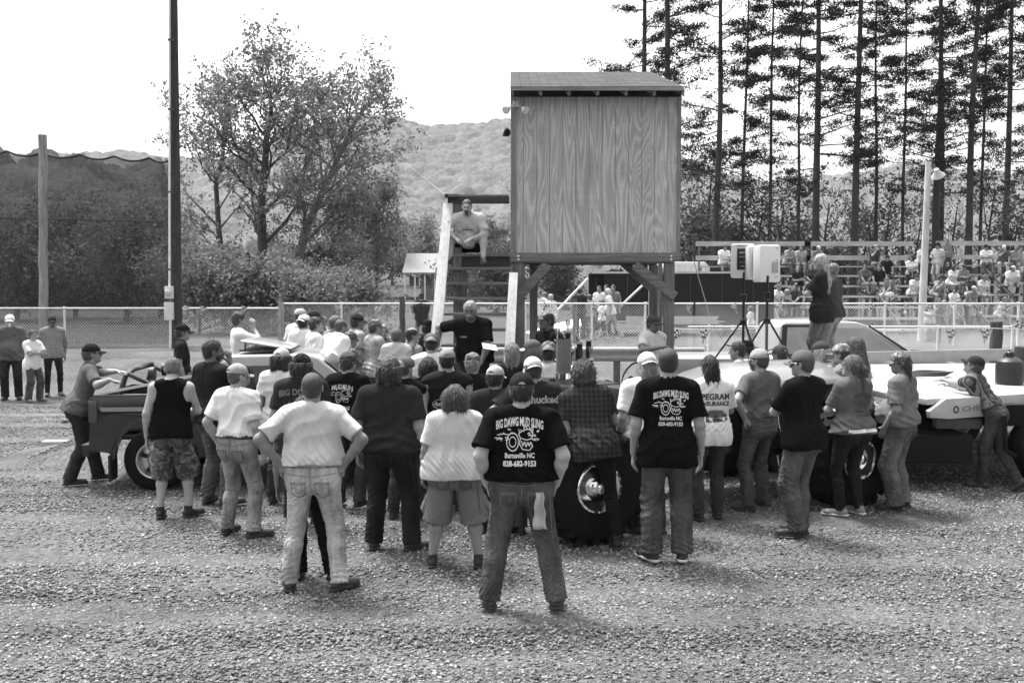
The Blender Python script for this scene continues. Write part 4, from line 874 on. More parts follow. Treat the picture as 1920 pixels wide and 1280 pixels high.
def person(loc, face=0., label='', h=1.78, bd=1., fem=0, belly=0., lean=0., side=0., twist=0., head=(0, 0, 0), armL='down', armR='down', feet=None, hip=None, skinv=.30,
           hair=('short', .04), cap=None, shirt=('tee', .5), pants=('jeans', .12), shoes=.03, belt=None, beard=None, glasses=False, group=None, vox=.0095, knees=None, prints=(), shoe_style='boot', parts=True, hemz=None):
    """loc ground point; face = yaw in degrees, 0 = back to the camera, 90 = facing left"""
    seed = len(PEOPLE) * 17 + 3; s = h / 1.78; r = np.random.default_rng(seed)
    hipz = .915 * s if hip is None else hip[2]; H = np.array([0, 0, hipz]) if hip is None else np.array(hip, float)
    RT = rotz(R(twist)) @ rotx(-R(lean)) @ roty(R(side))
    T = lambda p: H + RT @ np.asarray(p, float)
    n0 = T(A3(0, -.015, .545) * s); fwd = max(0, lean) / 90
    RH = rotz(R(head[0])) @ rotx(R(head[1])) @ roty(R(head[2])); hc = n0 + (RT @ np.array([0, .02 + .05 * fwd, 0.]) + RH @ np.array([0, .015, .147])) * s; hs_ = s * (1.02 if h < 1.6 else 1.)
    if h < 1.6: hs_ = 1.0 * (h / 1.78) ** .45; hc = n0 + (RT @ np.array([0, .02, .0]) + RH @ np.array([0, .015, .140])) * hs_
    h_ = lambda p: hc + RH @ (np.asarray(p, float) * hs_)
    MH = RH.T.astype(np.float32)
    sw = (.185 - .02 * fem) * (bd ** .45)
    # limbs
    J = {}
    for sg, nm, spec in ((-1, 'L', armL), (1, 'R', armR)):
        sh = T(np.array([sg * sw, -.01, .478]) * s)
        if isinstance(spec, str): wt, hint, fd, pn, cu = ARMS[spec]; fr = 'T'
        else: wt, hint, fd, pn, cu = spec[:5]; fr = spec[5] if len(spec) > 5 else 'T'
        M1 = np.array([sg, 1, 1.])
        if fr == 'T':
            ex = max(0, bd - 1) * .11 if spec in ('down', 'hips', 'back', 'pocket') else 0
            wt_ = T((np.array(wt) + np.array([ex, 0, 0])) * M1 * s); hn = RT @ (np.array(hint) * M1); f_ = RT @ (np.array(fd) * M1); pn_ = RT @ (np.array(pn) * M1)
        else: wt_, hn, f_, pn_ = np.array(wt, float), np.array(hint, float), np.array(fd, float), np.array(pn, float)
        el, wr = ik(sh, wt_, .285 * s, .26 * s, hn); J[nm] = (sh, el, wr, f_, pn_, cu, sg)
    legs = {}
    for sg, nm in ((-1, 'L'), (1, 'R')):
        hp_ = H + RT @ np.array([sg * .092 * s * bd ** .4, 0, -.03 * s]) if hip is not None else H + np.array([sg * .092 * s * bd ** .4, 0, -.03 * s])
        fx = (feet or {}).get(nm, (sg * .13, 0, 0, sg * 12.))
        an = np.array([fx[0], fx[1], fx[2] + .085 * s]); kh = (knees or {}).get(nm, (sg * .12, 1, 0)); kn, an = ik(hp_, an, .418 * s, .405 * s, kh); legs[nm] = (hp_, kn, an, -R(fx[3]), sg)
    # ---------------- body, one continuous skin surface
    pts = [hc + .16, hc - .16] + [v for j in J.values() for v in (j[0], j[1], j[2] + .2 * (j[3] / np.linalg.norm(j[3])), j[2])] + [v for l in legs.values() for v in (l[1], l[2])]
    lo = np.min(pts, 0) - .14; hi = np.max(pts, 0) + .14; lo[2] = min(lo[2], hi[2] - .5); lo = np.minimum(lo, H - .25); hi = np.maximum(hi, H + .25)
    B = SDF(lo, hi, vox); torso(B, T, s, bd, fem, -.012, .06, belly * .9)
    fat = bd ** .55; am = (1 - .12 * fem) * fat
    for nm, (sh, el, wr, f_, pn_, cu, sg) in J.items():
        B.cone(T(np.array([sg * .10, -.012, .495]) * s), sh, .055 * s, .056 * s * am, .05); B.cone(sh, el, .053 * s * am, .041 * s * am, .03)
        mid = el + (wr - el) * .3; B.cone(el, mid, .041 * s * am, .042 * s * am, .025); B.cone(mid, wr, .041 * s * am, .026 * s * am ** .4, .02)
        hand(B, wr, f_, pn_, cu, s * (1.05 - .1 * fem), sg)
    shorts = pants[0] in ('shorts', 'camo_shorts', 'cargo_shorts')
    for nm, (hp_, kn, an, yw, sg) in legs.items():
        tn = 1. if shorts else .8; B.cone(hp_, kn, .078 * s * fat * tn, .053 * s * fat * tn, .04); m = kn + (an - kn) * .32 + np.array([0, -.018, 0]); B.cone(kn, m, .05 * s * fat * tn, .056 * s * fat * tn, .03); B.cone(m, an, .054 * s * fat * tn, .036 * s, .03)
    B.cone(n0 - RT @ np.array([0, 0, .05]), h_((0, -.02, -.05)), .062 * s * fat ** .6 * (1 - .15 * fem), .056 * s * fat ** .5 * (1 - .15 * fem), .035)
    B.ell(h_((0, -.014, .03)), (.0765 * hs_, .096 * hs_, .087 * hs_), MH, .02); B.ell(h_((0, .022, -.045)), (.056 * hs_ * fat ** .3, .066 * hs_, .068 * hs_), MH, .035)
    B.cone(h_((-.02, .062, -.088)), h_((.02, .062, -.088)), .02 * hs_, .02 * hs_, .03)
    B.cone(h_((0, .088, .012)), h_((0, .106, -.028)), .008 * hs_, .0135 * hs_, .014)
    B.cone(h_((-.035, .08, .027)), h_((.035, .08, .027)), .012 * hs_, .012 * hs_, .014); B.cone(h_((-.02, .084, -.056)), h_((.02, .084, -.056)), .0085 * hs_, .0085 * hs_, .01)
    for sg in (-1, 1):
        B.ell(h_((sg * .03, .094, .008)), (.016 * hs_, .012 * hs_, .010 * hs_), MH, .012, 'd'); B.ell(h_((sg * .03, .082, .008)), (.012, .011, .011), MH, .004)
        B.ell(h_((sg * .08, -.008, -.006)), (.009 * hs_, .019 * hs_, .031 * hs_), MH, .008); B.ell(h_((sg * .087, .0, -.004)), (.005, .009, .016), MH, .004, 'd')
    V, F = B.net()
    q = (V - hc) @ RH / hs_; tone = np.ones(len(V))
    onh = (q[:, 2] > -.13) & (np.linalg.norm(q, axis=1) < .16)
    for sg in (-1, 1):
        tone[onh & (np.linalg.norm((q - [sg * .03, .092, .006]) / [.014, .02, .008], axis=1) < 1)] = .25
        tone[onh & (np.linalg.norm((q - [sg * .033, .095, .030]) / [.022, .03, .007], axis=1) < 1)] = .45
    tone[onh & (np.linalg.norm((q - [0, .09, -.056]) / [.026, .03, .009], axis=1) < 1)] = .6
    stub = onh & (q[:, 1] > .0) & (q[:, 2] < -.035) & (q[:, 2] > -.12) if not fem and h > 1.6 else np.zeros(len(V), bool); tone[stub] *= .8
    body = link('person', tomesh('person', (V, F), skin(skinv), {'tone': tone}), None, loc, R(face)); tag(body, label, 'person', group)
    PEOPLE.append(body); OUT = {'body': body, 'T': T, 'h_': h_, 'H': H, 's': s, 'RT': RT}
    if not parts: return OUT
    # ---------------- trousers
    pk, pv = pants[0], pants[1]
    ext = np.array([l[1] for l in legs.values()] + [l[2] for l in legs.values()] + [H]); Pn = SDF(ext.min(0) - .22 * max(1, bd), ext.max(0) + .26 * max(1, bd), vox * 1.05)
    Yv = RT @ np.array([0, 1., 0]); Yf = Yv.astype(np.float32); pi = .012
    loose = {'jeans': 1., 'slim': .86, 'baggy': 1.28, 'shorts': 1.25, 'camo_shorts': 1.35, 'cargo_shorts': 1.4, 'work': 1.1, 'camo': 1.2}[pk]
    for hw, rr, y, z in ((.088, .105, -.018, -.02), (.08, .10, -.01, .06), (.078, .097, -.005, .12)): Pn.cone(T(np.array([-hw * bd, y, z]) * s), T(np.array([hw * bd, y, z]) * s), (rr + .02 * fem) * bd ** .5 * s + pi, (rr + .02 * fem) * bd ** .5 * s + pi, .05, flat=(Yf, .9))
    for sg in (-1, 1): Pn.ell(H + RT @ (np.array([sg * .07 * bd ** .6, -.062, -.05]) * s), tuple(np.array([.082, .072, .09]) * s * bd ** .5 * (1 + .08 * fem)), None, .045)
    zs = []
    for nm, (hp_, kn, an, yw, sg) in legs.items():
        lf = loose * bd ** .35
        if shorts:
            e = kn + (an - kn) * (.02 if pk == 'shorts' else .16); Pn.cone(hp_, kn, .088 * s * fat, .078 * s * lf, .035, cut=False); Pn.cone(hp_ + (kn - hp_) * .5, e, .078 * s * lf, .086 * s * lf, .03, cut=True)
            if pk != 'shorts': Pn.cone(kn * .55 + hp_ * .45 + RT @ np.array([sg * .075 * lf, 0, -.03]), kn + RT @ np.array([sg * .078 * lf, 0, .06]), .048, .05, .012, flat=((RT @ np.array([1., 0, 0])).astype(np.float32), .5))
        else:
            Pn.cone(hp_, kn, .101 * s * fat, .070 * s * lf ** 1.05, .04); m = kn + (an - kn) * .35 + np.array([0, -.012, 0]); Pn.cone(kn, m, .069 * s * lf, .068 * s * lf, .03)
            e = an + (an - kn) / np.linalg.norm(an - kn) * .035; Pn.cone(m, e, .068 * s * lf, .063 * s * lf * (1.08 if loose > .9 else .9), .03, cut=True); zs.append(kn[2])
    wz = .125
    Pn.plane(T(np.array([0, 0, wz]) * s), RT @ np.array([0, 0, 1.]))
    kz = np.mean([l[1][2] for l in legs.values()]); az = np.mean([l[2][2] for l in legs.values()])
    amp = .013 if pk in ('baggy', 'cargo_shorts', 'camo_shorts') else .010
    f1 = folds(seed, kz - .14, kz + .12, amp, .062, 1.2, .25); f2 = folds(seed + 1, az - .08, az + .10, amp * 1.35, .050, .8, 0.); f3 = folds(seed + 2, H[2] - .17, H[2] - .05, amp * .9, .07, 1.5, .0)
    Pn.band(lambda p: f1(p) + (f2(p) if not shorts else 0) + f3(p) + (.0045 * (np.abs(p[:, 2] - T(np.array([0, 0, wz - .035]) * s)[2]) < .006)))
    PV = Pn.net(); tr_ = link('shorts' if shorts else 'trousers', tomesh('trousers', PV, cloth(pv, 'camo' if 'camo' in pk else ('jeans' if pk in ('jeans', 'slim', 'baggy', 'work') else 'plain'))), body)
    OUT['trousers'] = tr_
    if vox < .0096 and abs(face) < 62 and hip is None and Y_near(loc):
        bv = BVHTree.FromPolygons([Vector(v) for v in PV[0]], [tuple(f) for f in PV[1].tolist()]); w0 = bd ** .5
        nr = RT @ np.array([0, -1., 0]); ux = RT @ np.array([1., 0, 0]); uz = RT @ np.array([0, 0, 1.]); st_l = []
        for sg in (-1, 1):
            c = sg * .088 * w0; pk_ = [(c - .056, -.035), (c + .056, -.035), (c + .052, -.14), (c, -.165), (c - .052, -.14)]
            me = project(np.array(pk_) * s, [(4, 3, 2, 1, 0)], bv, H, ux, uz, nr, .004); me.materials.append(cloth(pv * .86, 'jeans')); link('back_pocket', me, tr_)
            st_l.append(pk_ + [pk_[0]]); st_l.append([(c - .05, -.048), (c + .05, -.048)])
            if sg * 1. > 0: st_l.append([(0, .01), (.19 * w0, .035)])
            else: st_l.append([(0, .01), (-.19 * w0, .035)])
        st_l.append([(0, .12), (0, -.10)]); st_l.append([(-.17 * w0, .082), (.17 * w0, .082)])
        for x in (-.13, -.07, .07, .13): st_l.append([(x * w0, .078), (x * w0, .118)])
        if pk == 'cargo_shorts' or pk == 'work': st_l.append([(.175 * w0, -.02), (.20 * w0, -.40)])
        V2, F2 = strokes([[(x * s, z * s) for x, z in l] for l in st_l], .0055); me = project(V2, F2, bv, H, ux, uz, nr, .0065); me.materials.append(plain('stitching', pv * .45 if pv > .1 else pv * 2.0, .9, var=.2, nscale=80.)); link('stitching', me, tr_)
    # ---------------- shirt
    sk = shirt[0]; sv = shirt[1]; pat = shirt[2] if len(shirt) > 2 else 'plain'; tuck = sk == 'tucked'
    j_ = [v for j in J.values() for v in (j[0], j[1], j[1] * .3 + j[2] * .7)]; ext = np.array(j_ + [H, T(A3(0, 0, .56) * s)]); S = SDF(ext.min(0) - .20 * max(1, bd), ext.max(0) + .20 * max(1, bd), vox)
    inf = .014 if sk != 'vest' else .008; torso(S, T, s, bd, fem, inf, .06, belly)
    hz_ = hemz if hemz is not None else (.095 if tuck else -.06)
    if not tuck:   # loose body of an untucked shirt
        for z_, rr in ((.06, .105), (.0, .116 + .014 * fem), (-.08, .118 + .016 * fem)): S.cone(T(np.array([-.09 * bd, -.024, z_]) * s), T(np.array([.09 * bd, -.024, z_]) * s), rr * s * bd ** .5 + inf + .008, rr * s * bd ** .5 + inf + .008, .05, flat=(Yf, .98))
        for sg in (-1, 1): S.ell(H + RT @ (np.array([sg * .07 * bd ** .6, -.062, -.05]) * s), tuple(np.array([.10, .088, .11]) * s * bd ** .5 * (1 + .08 * fem)), None, .05)
    else:
        S.cone(T(np.array([-.08 * bd, -.01, .11]) * s), T(np.array([.08 * bd, -.01, .11]) * s), .108 * s * bd ** .5 + inf, .108 * s * bd ** .5 + inf, .05, flat=(Yf, .93))
    for nm, (sh, el, wr, f_, pn_, cu, sg) in J.items():
        if sk == 'vest': S.cone(T(np.array([sg * .085, -.012, .50]) * s), T(np.array([sg * .10, -.012, .54]) * s), .05 * s, .03 * s, .02); continue
        if sk == 'sleeveless': S.cone(T(np.array([sg * .10, -.012, .51]) * s), sh + (sh - T(np.array([0, 0, .5]) * s)) * .1, .064 * s * am, .062 * s * am, .03); continue
        S.cone(T(np.array([sg * .10, -.012, .49]) * s), sh, .062 * s, .066 * s * am, .045)
        if sk in ('long', 'rolled'):
            S.cone(sh, el, .068 * s * am, .058 * s * am, .03); e = el + (wr - el) * (.9 if sk == 'long' else .35); S.cone(el, e, .056 * s * am, .046 * s * am if sk == 'long' else .055 * s * am, .02, cut=True)
        else:
            t_ = .80 if bd > 1.1 or sk == 'big' else .68; e = sh + (el - sh) * t_; S.cone(sh, e, .068 * s * am, (.070 if sk != 'big' else .082) * s * am, .03, cut=True)
    # neck opening
    S.cone(n0 + RT @ np.array([0, .01, .03]) * s, n0 + RT @ np.array([0, .01, .2]) * s, (.064 + .012 * (sk == 'vest')) * s * fat ** .6, .07 * s, .008, op='d')
    if sk == 'vest':
        for sg in (-1, 1): S.ell(T(np.array([sg * .215 * bd ** .6, 0, .44]) * s), (.075 * s, .2, .125 * s), None, .01, 'd')
        S.ell(T(np.array([0, .12, .52]) * s), (.07 * s, .14, .10 * s), None, .01, 'd')
    if pat in ('collar', 'plaid', 'stripes') or sk == 'rolled': S.cone(n0 + RT @ np.array([0, -.005, -.005]) * s, n0 + RT @ np.array([0, .0, .028]) * s, .078 * s * fat ** .5, .071 * s * fat ** .5, .01, cut=True); S.cone(n0, n0 + RT @ np.array([0, .01, .2]) * s, .060 * s * fat ** .6, .07 * s, .004, op='d')
    z0_ = T(A3(0, 0, .02) * s)[2]; z1_ = T(A3(0, 0, .16) * s)[2]
    g1 = folds(seed + 5, z0_, z1_, .020 if tuck else .017, .07, .7, .15); g2 = vfolds(seed + 6, .015, .10); zh_ = T(np.array([0, 0, hz_]) * s)
    def shf(p):
        zz = (p - zh_) @ RT[:, 2]; v = g1(p) + g2(p) * np.clip(1.25 - zz * 1.3, .45, 1.2); th = np.arctan2(p[:, 1] - H[1], p[:, 0] - H[0])
        v = v - (.006 * np.sin(th * 5 + seed) + .004 * np.sin(th * 9 + seed)) * np.clip(1 - zz / .22, 0, 1) * (0 if tuck else .9)
        return v
    S.band(shf); n_ = RT @ np.array([0, 0, -1.]); g_ = S.grid(); hw_ = .007 * np.sin(11 * g_[0] + seed) * np.cos(9 * g_[1] + seed); zc_ = T(np.array([0, 0, hz_]) * s)
    S.d = np.maximum(S.d, ((g_[0] - zc_[0]) * n_[0] + (g_[1] - zc_[1]) * n_[1] + (g_[2] - zc_[2]) * n_[2] + hw_).astype(np.float32)); SV = S.net()
    sh_o = link('tank_top' if sk == 'vest' else 'shirt', tomesh('shirt', SV, cloth(sv, pat)), body); OUT['shirt'] = sh_o
    for pr in prints: shirt_print(OUT, SV, pr)
    # ---------------- shoes
    for nm, (hp_, kn, an, yw, sg) in legs.items():
        M = rotz(yw); fp = (feet or {}).get(nm); pit = R(fp[4]) if fp and len(fp) > 4 else 0.; M = M @ rotx(pit); f_ = lambda p: an + M @ (np.asarray(p, float) * s); Q = SDF(an - .26, an + .24, vox * .8); Xf = (M @ np.array([0, 0, 1.])).astype(np.float32)
        Q.cone(f_((0, -.045, -.05)), f_((0, .0, -.052)), .036 * s, .04 * s, .02); Q.cone(f_((0, .0, -.052)), f_((0, .14, -.06)), .041 * s, .033 * s, .03); Q.cone(f_((.004 * sg, .13, -.058)), f_((0, .165, -.06)), .04 * s, .032 * s, .02, flat=(Xf, .75))
        Q.cone(f_((0, -.02, -.04)), f_((0, -.012, .03 if shoe_style == 'boot' else -.0)), .041 * s, .046 * s, .02, cut=True)
        Q.plane(f_((0, 0, -.083)), M @ np.array([0, 0, -1.]))
        so_ = link('shoe', tomesh('shoe', Q.net(), plain('shoe_leather', shoes, .6, .0, .4, var=.35, nscale=20.)), body)
        Q = SDF(an - .26, an + .24, vox * .8); Q.cone(f_((0, -.05, -.075)), f_((0, .06, -.075)), .043 * s, .04 * s, .01); Q.cone(f_((0, .06, -.075)), f_((0, .168, -.075)), .044 * s, .038 * s, .02)
        Q.plane(f_((0, 0, -.090)), M @ np.array([0, 0, -1.])); Q.plane(f_((0, 0, -.066)), M @ np.array([0, 0, 1.])); link('sole', tomesh('sole', Q.net(), plain('shoe_sole', .03 if shoe_style == 'boot' else .5, .7)), so_)
    if belt is not None:
        Q = SDF(H - .26 * bd ** .6, H + .32 * bd ** .6, vox)
        for hw, rr, y, z in ((.088, .105, -.018, -.02), (.08, .10, -.01, .06), (.078, .097, -.005, .12)): Q.cone(T(np.array([-hw * bd, y, z]) * s), T(np.array([hw * bd, y, z]) * s), (rr + .02 * fem) * bd ** .5 * s + pi + .008, (rr + .02 * fem) * bd ** .5 * s + pi + .008, .05, flat=(Yf, .9))
        Q.plane(T(np.array([0, 0, .118]) * s), RT @ np.array([0, 0, 1.])); Q.plane(T(np.array([0, 0, .082]) * s), RT @ np.array([0, 0, -1.])); link('belt', tomesh('belt', Q.net(), plain('belt_leather', belt, .5)), body)
    # ---------------- hair, cap, beard, glasses
    hv = hair[1]; hk = hair[0]; vh = max(.006, vox * .7)
    if hk != 'none':
        big_ = hk in ('long', 'mullet', 'ponytail', 'curly', 'mop', 'bob'); Q = SDF(hc - (.16 if not big_ else np.array([.18, .2, .46])), hc + .18, vh)
        th = {'buzz': .004, 'short': .010, 'crop': .008, 'long': .014, 'mullet': .012, 'ponytail': .011, 'curly': .024, 'mop': .022, 'bob': .016, 'fringe': .010}[hk] * hs_
        Q.ell(h_((0, -.017, .032)), (.0765 * hs_ + th, .093 * hs_ + th, .087 * hs_ + th), MH, 0.)
        Q.ell(h_((0, -.04, -.025)), (.066 * hs_ + th * .8, .06 * hs_ + th, .06 * hs_ + th * .5), MH, .02)
        fr = {'buzz': .058, 'short': .052, 'fringe': .02}.get(hk, .048)
        pl = h_((0, fr, .055)); Q.d = np.maximum(Q.d, 0) if False else Q.d
        # hairline: cut away the face (plane sloping from forehead to nape)
        Q.plane(h_((0, .072, .06)), RH @ np.array([0, .85, -.25])); sl, g_ = Q.sub(Q.lo, Q.lo + 9)
        nn = RH @ np.array([0, .72, -.70]); pp = h_((0, .008, -.018)); v = (g_[0] - pp[0]) * nn[0] + (g_[1] - pp[1]) * nn[1] + (g_[2] - pp[2]) * nn[2]; Q.d = Q.smax(Q.d, v.astype(np.float32), .012)
        if hk in ('fringe',): Q.ell(h_((0, -.01, .085)), (.05, .09, .05), MH, .01, 'd')
        if hk in ('mullet',):
            for x in (-.04, 0, .04): Q.cone(h_((x, -.075, -.03)), h_((x * 1.2, -.085, -.17)), .042, .03, .02)
        if hk == 'long':
            for x in (-.055, -.02, .02, .055): Q.cone(h_((x, -.06, .0)), h_((x * 1.5, -.115, -.26)) + (0, 0, 0), .045, .04, .03); Q.cone(h_((x * 1.5, -.115, -.26)), h_((x * 1.5, -.12, -.40)), .04, .018, .03)
        if hk == 'ponytail': Q.cone(h_((0, -.10, .02)), h_((0, -.135, -.02)), .022, .032, .01); Q.cone(h_((0, -.135, -.02)), h_((.0, -.125, -.24)), .034, .018, .02)
        if hk in ('bob', 'mop', 'curly'):
            dn = -.09 if hk == 'bob' else -.05
            for x in (-.06, 0, .06): Q.cone(h_((x, -.05, .02)), h_((x * 1.1, -.06, dn)), .055, .05, .03)
            if hk == 'bob':
                for sg in (-1, 1): Q.cone(h_((sg * .08, -.01, .03)), h_((sg * .095, -.0, -.11)), .03, .032, .03)
        if big_ or hk == 'short':
            am_ = {'curly': .009, 'mop': .006, 'bob': .004, 'long': .005}.get(hk, .004); sd2 = seed
            Q.band(lambda p: am_ * (sn(p, 150, (1, .3, .2), 1.) * sn(p, 120, (.1, 1, .4), sd2) + .7 * sn(p, 60, (.5, -.3, 1 if hk in ('curly', 'mop') else .2), 2.) * sn(p, 70, (.8, .6, .1), 3.)), .06)
        if cap is not None: Q.plane(h_((0, 0, .046)), RH @ np.array([0, 0, 1.]))
        if Q.d.min() < 0:
            HV, HF = Q.net()
            if hk != 'buzz' and vox < .012 and len(HV) > 50:
                rr_ = np.random.default_rng(seed); nn_ = {'crop': 260, 'short': 420, 'fringe': 420}.get(hk, 900); ix = rr_.integers(0, len(HV), nn_); p0 = HV[ix]; ou = p0 - h_((0, -.01, .02)); ou /= np.linalg.norm(ou, axis=1)[:, None] + 1e-9
                Lh = {'crop': .012, 'short': .018, 'fringe': .022, 'curly': .022, 'mop': .026}.get(hk, .036); dr = ou * (.55 if hk != 'curly' else 1.) + np.array([0, 0, -.5 if hk in ('crop', 'short', 'fringe') else -1.]) * (1 if hk != 'curly' else 0) + rr_.normal(0, .16 if hk != 'curly' else .7, (nn_, 3)); dr /= np.linalg.norm(dr, axis=1)[:, None]; Lr_ = Lh * rr_.uniform(.5, 1.3, nn_)[:, None]
                sd3 = np.cross(dr, ou); sd3 /= np.linalg.norm(sd3, axis=1)[:, None] + 1e-9; wd = .0035; b0h = p0 - dr * .006; tip = p0 + dr * Lr_ + ou * .003; TV = np.stack([b0h - sd3 * wd, b0h + sd3 * wd, tip + sd3 * wd * .3, tip - sd3 * wd * .3], 1).reshape(-1, 3)
                HF = np.concatenate([HF, np.arange(4 * nn_).reshape(-1, 4) + len(HV)]); HV = np.concatenate([HV, TV])
            link('hair', tomesh('hair', (HV, HF), hairm(hv)), body)
    if cap is not None:
        cv, copt = cap[0], cap[1] if len(cap) > 1 else ''; back = 'b' in copt; RC = RH @ (rotz(math.pi) if back else np.eye(3)); tl = rotx(R(-7 if not back else 9)); RC = RC @ tl
        c_ = lambda p: hc + RC @ (np.asarray(p, float) * hs_) + RH @ np.array([0, -.008 if not back else .0, 0]); MCi = RC.T.astype(np.float32); Q = SDF(hc - .26, hc + .26, max(.0055, vox * .6))
        et = .012 if hk not in ('curly', 'mop') else .02
        Q.ell(c_((0, -.006, .045)), (.083 * hs_ + et * .6, .1 * hs_ + et * .6, .082 * hs_ + et * .6), MCi, 0)
        Q.plane(c_((0, 0, .034)), RC @ np.array([0, .05, -1.]))
        if 's' in copt:
            Q.ell(c_((0, -.112, .036)), (.034, .05, .028), MCi, .004, 'd')
            for x in (-1, 1): pass
            a_ = [c_((x, -.105 + 9 * x * x * .35, .038)) for x in np.linspace(-.04, .04, 6)]
            for i in range(5): Q.cone(a_[i], a_[i + 1], .006, .006, 0)
        Q.band(lambda p: .0022 * np.exp(-((np.mod(np.arctan2(((p - hc) @ RC)[:, 0], ((p - hc) @ RC)[:, 1]) + math.pi / 6, math.pi / 3) - math.pi / 6) / .035) ** 2) - .0015 * sn(p, 50, (.6, .5, .7), seed), .03)
        Q.ell(c_((0, -.006, .045 + .082 + .006)), (.008, .008, .005), MCi, .002)
        kind = 'camo' if 'c' in copt else 'plain'
        cp = link('cap', tomesh('cap', Q.net(), cloth(cv, kind)), body)
        Q = SDF(hc - .3, hc + .3, max(.006, vox * .65)); Q.ell(c_((0, .115, .030)), (.078 * hs_, .088 * hs_, .011), MCi, 0)
        Q = SDF(np.minimum(c_((0, .12, .03)) - .12, hc), np.maximum(c_((0, .12, .03)) + .12, hc), max(.005, vox * .6)); g_ = Q.grid(); q_ = np.stack([x - hc[i] for i, x in enumerate(g_)], -1) @ RC / hs_
        x, y, z = q_[..., 0], q_[..., 1] - (.0 if back else -.008), q_[..., 2]; zc = .036 - 5.0 * x * x - .12 * (y - .08); Q.d = np.maximum(np.maximum(np.sqrt((x / .074) ** 2 + ((y - .09) / .085) ** 2) - 1, 0) * .06 + np.abs(z - zc) - .0048, (.075 - y)).astype(np.float32)
        VF_ = Q.net()
        if len(VF_[1]): link('brim', tomesh('brim', VF_, cloth(cap[2] if len(cap) > 2 else cv, kind)), cp)
        if len(cap) > 3: # front panel patch
            pass
    if beard:
        bk, bv = beard; Q = SDF(hc - .2, hc + .2, max(.006, vox * .6))
        if bk == 'beard': Q.ell(h_((0, .026, -.055)), (.062 * hs_, .07 * hs_, .066 * hs_), MH, 0); Q.ell(h_((0, .085, -.04)), (.018, .03, .012), MH, .005, 'd'); Q.plane(h_((0, .0, -.028)), RH @ np.array([0, .0, 1.])); Q.plane(h_((0, .012, 0)), RH @ np.array([0, -1., 0.]))
        if bk in ('beard', 'moustache', 'goatee'): Q.cone(h_((-.024, .094, -.046)), h_((0, .104, -.040)), .006, .009, .004); Q.cone(h_((0, .104, -.04)), h_((.024, .094, -.046)), .009, .006, .004)
        if bk == 'goatee': Q.cone(h_((0, .088, -.075)), h_((0, .085, -.11)), .019, .016, .01); Q.cone(h_((-.028, .086, -.05)), h_((-.02, .084, -.09)), .007, .01, .008); Q.cone(h_((.028, .086, -.05)), h_((.02, .084, -.09)), .007, .01, .008)
        Q.band(lambda p: .002 * sn(p, 300, (.7, .3, .6), 1.), .02); link('beard' if bk != 'moustache' else 'moustache', tomesh('beard', Q.net(), hairm(bv)), body)
    if glasses:
        mb = MB()
        for sg in (-1, 1):
            Mx = Matrix([list(RH[i]) + [0] for i in range(3)] + [[0, 0, 0, 1]]); Mx.translation = Vector(h_((sg * .033, .104, .008))); mb.lathe([(.001, 0), (.021, 0), (.023, .002), (.021, .004), (.001, .004)], 14, Mx @ Matrix.Rotation(R(90), 4, 'X'))
            mb.tube([h_((sg * .055, .098, .014)), h_((sg * .08, .04, .012)), h_((sg * .082, -.01, .008))], .0028, 4)
        mb.tube([h_((-.012, .108, .012)), h_((.012, .108, .012))], .0025, 4); mb.build('glasses', plain('sunglasses', .01, .1, 0, .8), body, smooth=True)
    OUT['n0'] = n0; OUT['hc'] = hc; OUT['J'] = J; OUT['legs'] = legs; OUT['tmesh'] = Pn; return OUT
# ---------------- printed lettering laid on a shirt
def text_mesh(txt, size, bold=True, squeeze=1., arc=0., w_=None):
    cu = bpy.data.curves.new('t', 'FONT'); cu.body = txt; cu.size = size; cu.align_x = 'CENTER'; cu.align_y = 'CENTER'; cu.offset = size * .035 if bold else 0; cu.resolution_u = 2
    o = bpy.data.objects.new('t', cu); C.objects.link(o); bpy.context.view_layer.update(); me = o.to_mesh(); V = np.array([v.co[:2] for v in me.vertices]); F = [tuple(p.vertices) for p in me.polygons]
    o.to_mesh_clear(); bpy.data.objects.remove(o); bpy.data.curves.remove(cu)
    if w_: V[:, 0] *= w_ / max(1e-6, V[:, 0].max() - V[:, 0].min())
    V[:, 0] *= squeeze
    if arc: V[:, 1] -= arc * (V[:, 0] / .12) ** 2
    return V, F
def project(V2, F, SVb, origin, ux, uz, nrm, off):
    """flat shapes cut fine and laid on a surface; nrm points out of the surface"""
    bm = bmesh.new(); vs = [bm.verts.new((x, y, 0)) for x, y in V2]
    for f in F:
        try: bm.faces.new([vs[i] for i in f])
        except Exception: pass
    bmesh.ops.triangulate(bm, faces=bm.faces)
    for _ in range(3):
        es = [e for e in bm.edges if e.calc_length() > .022]
        if not es: break
        bmesh.ops.subdivide_edges(bm, edges=es, cuts=1); bmesh.ops.triangulate(bm, faces=bm.faces)
    o_, ux, uz, nrm = Vector(origin), Vector(ux), Vector(uz), Vector(nrm)
    for v in bm.verts:
        p = o_ + ux * v.co.x + uz * v.co.y; h = SVb.ray_cast(p + nrm * .35, -nrm, .6); v.co = (h[0] if h[0] else p) + nrm * off
    me = bpy.data.meshes.new('print'); bm.to_mesh(me); bm.free(); return me
